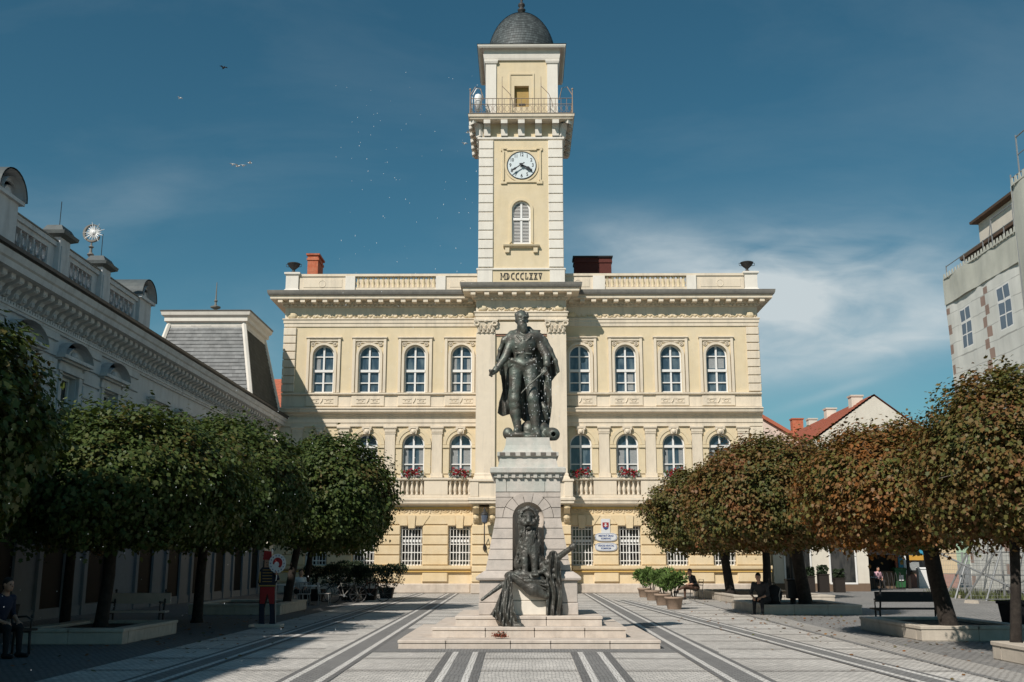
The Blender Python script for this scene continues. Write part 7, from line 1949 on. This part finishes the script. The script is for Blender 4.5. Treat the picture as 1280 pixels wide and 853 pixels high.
# painted board of a soldier holding a round sign
HB = empty('soldier_board', (-6.55, 27.5, 0), 'flat painted board of a soldier in red breeches holding up a round white sign', 'figure board')
def flat(name, pts, y, t, m, parent=HB): return MB().extr(pts, y-t, y).build(name, m, parent)
def mir(pts): return pts + [(-x, z) for x, z in reversed(pts)]
MB().rings(-.42,.46,-.24,.24,[(0,0),(0,.06),(-.02,.08)]).build('base', M['stone_base'], HB)
HB.scale = (.92, 1, .92)
flat('board', [(-.20,.05),(-.05,.05),(-.06,.5),(.02,.8),(.12,.4),(.10,.05),(.26,.05),(.22,.5),(.20,1.1),(.26,1.25),(.24,1.55),(.08,1.65),(.06,2.03),(-.13,2.03),(-.15,1.65),(-.24,1.55),(-.28,1.2),(-.22,1.1),(-.22,.5)], .03, .03, M['wood_dark'])
for xs in (((-.21,.08),(-.03,.08),(-.055,.20),(-.07,.62),(-.20,.62),(-.19,.22)), ((.09,.08),(.27,.08),(.24,.16),(.21,.62),(.08,.62),(.11,.2))): flat('boot', list(xs), -.002, .02, M['navy'])
flat('breeches', [(-.20,.625),(-.07,.625),(.0,.92),(.08,.625),(.21,.625),(.20,1.12),(-.20,1.12)], -.002, .02, M['red'])
jk = flat('jacket', [(-.22,1.08),(.21,1.08),(.19,1.28),(.235,1.52),(.09,1.62),(-.14,1.62),(-.235,1.52),(-.21,1.28)], -.003, .03, M['navy'])
g = MB()
for z in (1.22, 1.30, 1.38, 1.46, 1.54): g.box(-.15,.12,-.045,-.034,z,z+.018)
g.box(-.24,.23,-.044,-.034,1.10,1.135).box(-.235,-.20,-.046,-.034,1.2,1.5).build('gold_braid', M['gold'], jk)
flat('face', [(-.11,1.62),(.05,1.62),(.07,1.76),(.05,1.84),(-.11,1.84),(-.13,1.74)], -.003, .03, M['skin']); flat('hair', [(-.15,1.62),(-.11,1.63),(-.11,1.84),(-.15,1.80)], -.004, .032, M['hair'])
MB().box(-.07,-.03,-.04,-.033,1.745,1.76).box(.0,.035,-.04,-.033,1.745,1.76).box(-.05,.03,-.041,-.033,1.675,1.69).build('eyes_and_moustache', M['hair'], HB)
flat('cap', [(-.16,1.83),(.085,1.83),(.075,2.06),(-.13,2.08)], -.004, .04, M['red']); MB().tube([(.06,-.02,1.95),(.09,-.02,2.12),(.12,-.02,2.0)], [.012,.03,.01], 6).build('plume', M['white_paint'], HB)
MB().tube([(.20,-.05,1.50),(.30,-.09,1.30),(.25,-.12,1.42)], [.06,.055,.04], 8).build('sleeve', M['navy'], HB, True); hb = MB().ball((.25,-.13,1.45), (.04,.035,.045), 8, 6)
for k in range(4): hb.tube([(.235+.005*k,-.15,1.43+.02*k),(.27+.003*k,-.17,1.43+.02*k),(.285,-.14,1.43+.02*k)], .010, 5)
hb.tube([(.24,-.13,1.47),(.25,-.16,1.50),(.27,-.16,1.51)], .011, 5); hb.build('hand', M['skin'], HB, True)
MB().tube([(.27,-.15,1.42),(.27,-.15,1.32),(.25,-.13,1.25)], .012, 6).build('sign_handle', M['white_paint'], HB)
n = 96; sc_ = [(.28+(.225+.018*abs(math.sin(9*t)))*math.cos(t), 1.73+(.25+.018*abs(math.sin(9*t)))*math.sin(t)) for t in [2*math.pi*k/n for k in range(n)]]
rs = flat('round_sign', sc_, -.14, .02, M['sign_white'])
dd = MB()
for k in range(14):
    a = 2*math.pi*k/14; dd.extr([(.28+.19*math.cos(a)+.016*math.cos(q), 1.73+.212*math.sin(a)+.018*math.sin(q)) for q in [2*math.pi*j/8 for j in range(8)]], -.168, -.162)
dd.build('sign_dots', M['sign_blue'], rs)
cr = [(.29+.135*math.cos(R(-60)+R(250)*k/20), 1.74+.15*math.sin(R(-60)+R(250)*k/20)) for k in range(21)]; ci = [(.265+.07*math.cos(R(-50)+R(230)*k/20), 1.70+.08*math.sin(R(-50)+R(230)*k/20)) for k in range(21)]
MB().band(cr, ci, -.170, -.163).build('sign_crescent', M['red'], rs)
MB().tube([(.24,-.03,1.20),(.245,-.04,.9),(.27,-.03,.10)], [.012,.014,.012], 6).build('sabre', M['steel'], HB)

# ------------------------------------------------------------------ people
def hand_sdf(S, w, d, n, m, sc=1.0):
    """palm with four curled fingers and a thumb; w wrist, d towards the knuckles, n back of the hand"""
    w, d, n = Vector(w), Vector(d).normalized(), Vector(n); n = (n - d*n.dot(d)).normalized(); s = d.cross(n)
    S.cap(w, w + d*.075*sc, .028*sc, .036*sc, .012, m)
    for i, (o, L_) in enumerate(((-.030,.070),(-.010,.080),(.010,.075),(.030,.058))):
        a = w + d*.085*sc + s*o*sc; b = a + (d*.75 - n*.5)*L_*.55*sc; c = b + (d*.25 - n*.95)*L_*.5*sc
        S.chain([a, b, c], [.0105*sc,.0098*sc,.0085*sc], .002, m)
    a = w + d*.03*sc - s*.032*sc; b = a + (d*.6 - s*.7 - n*.2)*.04*sc; c = b + (d*.8 - s*.1 - n*.5)*.032*sc
    S.chain([a, b, c], [.014*sc,.012*sc,.010*sc], .004, m)
def person(loc, rz, label, mats, lean=.12, head=(0, 0), hands=((-.12,-.30,.60),(.12,-.30,.60)), knees=((-.13,-.44,.50),(.13,-.44,.50)), feet=((-.14,-.46,.06),(.14,-.46,.06)), elbows=((-.29,-.08,.72),(.29,-.08,.72)), hair_long=False, seat=.46, broad=1.0, cap=False):
    """seated figure facing -y: 0 skin, 1 top, 2 legs, 3 hair, 4 shoes"""
    root = empty('person', loc, label, 'person', None, rz)
    dz = seat - .46; z = lambda p: (p[0], p[1], p[2] + dz)
    S = Sculpt((-.55, -1.0, -.04), (.55, .50, 1.50 + dz), .0105)
    P0 = (0, 0, .54+dz); ch = (0, -lean, .92+dz); nk = (0, -lean*1.3, 1.05+dz)
    S.ell((0, .02, .52+dz), (.19*broad,.17,.13), .04, 2); S.cap(P0, (0, -lean*.5, .74+dz), .145*broad, .15*broad, .05, 1); S.ell((0, -lean*.95, .90+dz), (.19*broad,.135,.19), .05, 1)
    for s in (0, 1):
        sg = -1 if s == 0 else 1
        sh = (sg*.19*broad, -lean*1.05, 1.0+dz); e, h = z(elbows[s]), z(hands[s])
        S.ell(sh, (.066,.066,.062), .05, 1); S.cap(sh, e, .058*broad, .046, .02, 1); ev, hv = Vector(e), Vector(h); mid = ev.lerp(hv, .35); S.cap(e, mid, .045, .042, .015, 1); S.cap(mid, h, .038, .026, .012, 0)
        hand_sdf(S, h, (hv-ev).normalized(), Vector((0,-.2,1)), 0)
        kn, ft = z(knees[s]) if knees[s][2] > .3 else knees[s], feet[s]; S.cap((sg*.10, -.02, .52+dz), kn, .092*broad, .068, .03, 2); S.cap(kn, (ft[0], ft[1], ft[2]+.06), .066, .043, .02, 2)
        S.cap((ft[0], ft[1]+.03, ft[2]-.005), (ft[0]+.02*sg, ft[1]-.17, ft[2]-.015), .045, .036, .015, 4)
    S.cap(nk, (nk[0], nk[1]-.02, nk[2]+.09), .060, .055, .03, 0)
    hx, hz = head; hc = Vector((math.sin(hx)*.06, nk[1]-.045 - .04*hz, nk[2]+.185 - .03*hz)); f = Vector((math.sin(hx), -math.cos(hx)*math.cos(hz*.5), -math.sin(hz*.5))); sd = f.cross(Vector((0,0,1))).normalized(); up = sd.cross(f)
    S.ell(hc, (.077,.092,.115), .02, 0); S.ell(hc + f*.03 - up*.06, (.058,.06,.062), .02, 0)
    S.cap(hc + f*.088 + up*.012, hc + f*.112 - up*.028, .010, .015, .008, 0); S.ell(hc + f*.098 - up*.062, (.024,.012,.008), .004, 3 if False else 0); S.ell(hc + f*.107 - up*.058, (.022,.012,.004), .003, 0, sub=True)
    for s in (-1, 1):
        S.ell(hc + f*.098 + sd*.032*s + up*.008, (.013,.012,.008), .004, 0, sub=True); S.ell(hc + f*.0815 + sd*.031*s + up*.008, (.0085,.008,.0065), .001, 3); S.ell(hc + sd*.080*s - up*.005, (.014,.022,.03), .006, 0)
    S.ell(hc - f*.018 + up*.035, (.084,.097,.098), .004, 3); S.ell(hc - f*.04 - up*.02, (.078,.07,.09), .006, 3)
    if hair_long: S.cap(hc - f*.05, hc - f*.06 - up*.22, .075, .06, .02, 3)
    if cap: S.ell(hc + up*.075, (.092,.105,.05), .004, 2); S.ell(hc + f*.10 + up*.06, (.06,.06,.012), .004, 2)
    S.build('body', [M[m] for m in mats], root)
    return root
def simple_chair(x, y, rz, z, label):
    o = empty('metal_chair', (x, y, z), label, 'chair', None, rz)
    MB().rings(-.21,.21,-.2,.2,[(0,.42),(.01,.43),(.01,.445)]).build('seat', M['iron'], o)
    MB().tube([(-.2,.2,.44),(-.2,.27,.88),(.2,.27,.88),(.2,.2,.44)], .015, 6).box(-.19,.19,.235,.25,.62,.66).box(-.19,.19,.25,.265,.74,.78).build('backrest', M['iron'], o)
    for a in (-.19,.19):
        for c in (-.18,.19): MB().tube([(a,c,.43),(a*1.12,c*1.25,0)], .016, 5).build('leg', M['iron'], o)
simple_chair(7.78, 47.7, R(-70), 0, 'dark metal chair of the person sitting near the town hall')
person((7.74, 47.68, 0), R(-72), 'person in dark clothes with legs crossed on a chair beside the potted shrubs', ['skin','cloth_black','cloth_brown','hair','cloth_black'], .16, (0,.3), knees=((-.12,-.46,.52),(.04,-.46,.60)), feet=((-.13,-.46,.06),(-.18,-.80,.36)), hands=((-.08,-.36,.66),(.10,-.34,.68)), broad=1.12)
person((7.72, 34.15, -.05), R(-38), 'person in dark clothes hunched forward on the planter edge beside the litter bin', ['skin','cloth_grey','cloth_black','hair','cloth_black'], .26, (.2,.5), hands=((-.16,-.46,.60),(.10,-.46,.58)), elbows=((-.30,-.30,.70),(.28,-.28,.68)), broad=1.15, seat=.46)
bp = empty('backpack', (8.12, 34.5, .30), 'large dark backpack on the planter edge beside the hunched person', 'bag')
S = Sculpt((-.32,-.3,-.03), (.32,.3,.72), .015); S.ell((0,0,.30), (.26,.20,.32), .03); S.ell((0,-.14,.20), (.18,.12,.16), .03); S.ell((0,.02,.0), (.22,.17,.08), .03); S.build('bag', M['cloth_black'], bp)
MB().tube([(-.05,0,.60),(-.04,0,.68),(.04,0,.68),(.05,0,.60)], .012, 6).build('handle', M['cloth_grey'], bp); MB().tube([(.18,-.17,.5),(.10,-.235,.3),(.12,-.22,.1)], .014, 6).build('strap', M['lilac'], bp)
person((-9.17, 18.65, 0), R(68), 'person in a slate blue shirt sitting on the bench in the dark lower left corner', ['skin','cloth_blue','cloth_black','hair','cloth_black'], .14, (0,.15), hands=((-.14,-.38,.60),(.16,-.36,.60)))
person((-8.75, 41.85, 0), R(35), 'person in a white shirt sitting at the shaded left café table', ['skin','cloth_white','cloth_black','hair','cloth_black'], .10)
simple_chair(at(1100, 735, 67.2).x, 67.6, R(20), 0, 'dark chair under the café kiosk awning'); person((at(1100, 735, 67.2).x, 67.55, 0), R(20), 'person in a pink top sitting in front of the café kiosk', ['skin','cloth_pink','cloth_grey','hair','cloth_black'], .05, seat=.46)
cafe_table(at(1092, 735, 66.9).x, 66.95, 'round white table at the café kiosk')

# ------------------------------------------------------------------ birds over the square
def bird(px, py, Y, span, m, label, rz, group=None, bank=0.0):
    p = at(px, py, Y); o = empty('bird', p, label, 'bird', group, rz)
    mb = MB(); mb.ball((0,0,0), (span*.10,span*.26,span*.09), 8, 6); mb.ball((0,-span*.27,span*.03), span*.075, 6, 5)
    mb.add([(-.04*span,span*.18,0),(.04*span,span*.18,0),(.09*span,span*.42,.01),(-.09*span,span*.42,.01)], [(0,1,2,3)])
    b = mb.build('body', m, o, True)
    for s in (-1, 1):
        w = MB(); w.add([(s*.05*span,-.12*span,.03*span),(s*.27*span,-.14*span,.15*span),(s*.5*span,.02*span,.10*span),(s*.25*span,.10*span,.13*span),(s*.05*span,.14*span,.02*span),
                         (s*.05*span,-.12*span,.0),(s*.27*span,-.14*span,.125*span),(s*.25*span,.10*span,.11*span),(s*.05*span,.14*span,-.0)], [(0,1,3,4),(1,2,3),(5,6,7,8),(6,2,7),(0,5,6,1),(4,3,7,8)])
        w.build('wing', m, o)
bird(279.5, 85, 45, .42, M['bird_black'], 'lone dark bird high in the upper left sky', .6)
G_ = 'white birds in the left sky'
for px, py, Y, sp_, rz in ((291,206,70,.5,.4), (297,208,70,.55,1.2), (304,207.5,72,.5,.2), (312,204,71,.5,2.0)): bird(px, py, Y, sp_, M['bird_white'], 'tiny white bird in the small flock left of the tower', rz, G_)
bird(225, 123, 70, .45, M['bird_white'], 'single tiny white bird above the flock, below the dark bird', .9, G_)
bird(585, 166, 85, .6, M['bird_white'], 'white bird just left of the tower gallery', 1.4, G_); bird(581, 180, 85, .6, M['bird_white'], 'white bird left of the clock, beneath another bird', .3, G_)
# leaves already fallen round the right hand trees
rnd = random.Random(41); fl_ = MB()
for i in range(900):
    tx, ty = rnd.choice(((8.4, 24), (8.2, 33), (9, 19), (8.4, 46), (8.0, 28), (-8, 30), (-8, 22))); x, y = rnd.gauss(tx, 1.6), rnd.gauss(ty, 2.6)
    if 7.4 < x < 10.9 and (22.4 < y < 26.8 or 33.8 < y < 38.8 or 14 < y < 18.8): continue
    a = rnd.uniform(0, 6.28); s = rnd.uniform(.03, .06); u = Vector((math.cos(a), math.sin(a), rnd.uniform(-.3,.3)))*s; q = Vector((-u.y, u.x, rnd.uniform(-.02,.02)))*.7; c = Vector((x, y, .025))
    fl_.poly([c+u, c+q, c-u, c-q])
tag(fl_.build('fallen_leaves', M['leaf_autumn']), 'dry brown leaves scattered on the paving under the maples', 'leaves', kind='stuff')
# bright drops of water drifting across the square
rnd = random.Random(77); wdp = MB()
for i in range(420):
    Y = rnd.uniform(9, 22)
    if i < 150: px, py = rnd.gauss(672, 14), rnd.gauss(475, 38); Y = rnd.uniform(20.5, 22.3)
    elif i < 240: px, py = rnd.uniform(0, 420), rnd.uniform(480, 840)
    else: px, py = rnd.uniform(420, 640), rnd.uniform(90, 600)
    p = at(px, py, Y)
    if p.z < .1: continue
    s = Y/1300*rnd.uniform(.22, .48); a = rnd.uniform(-.5, .5)
    wdp.ball(p, (s*.8, s*.8, s*rnd.uniform(.8, 2.6)), 5, 4)
tag(wdp.build('water_drops', M['drop']), 'bright specks of water drifting in the air before the statue', 'water drops', kind='stuff')
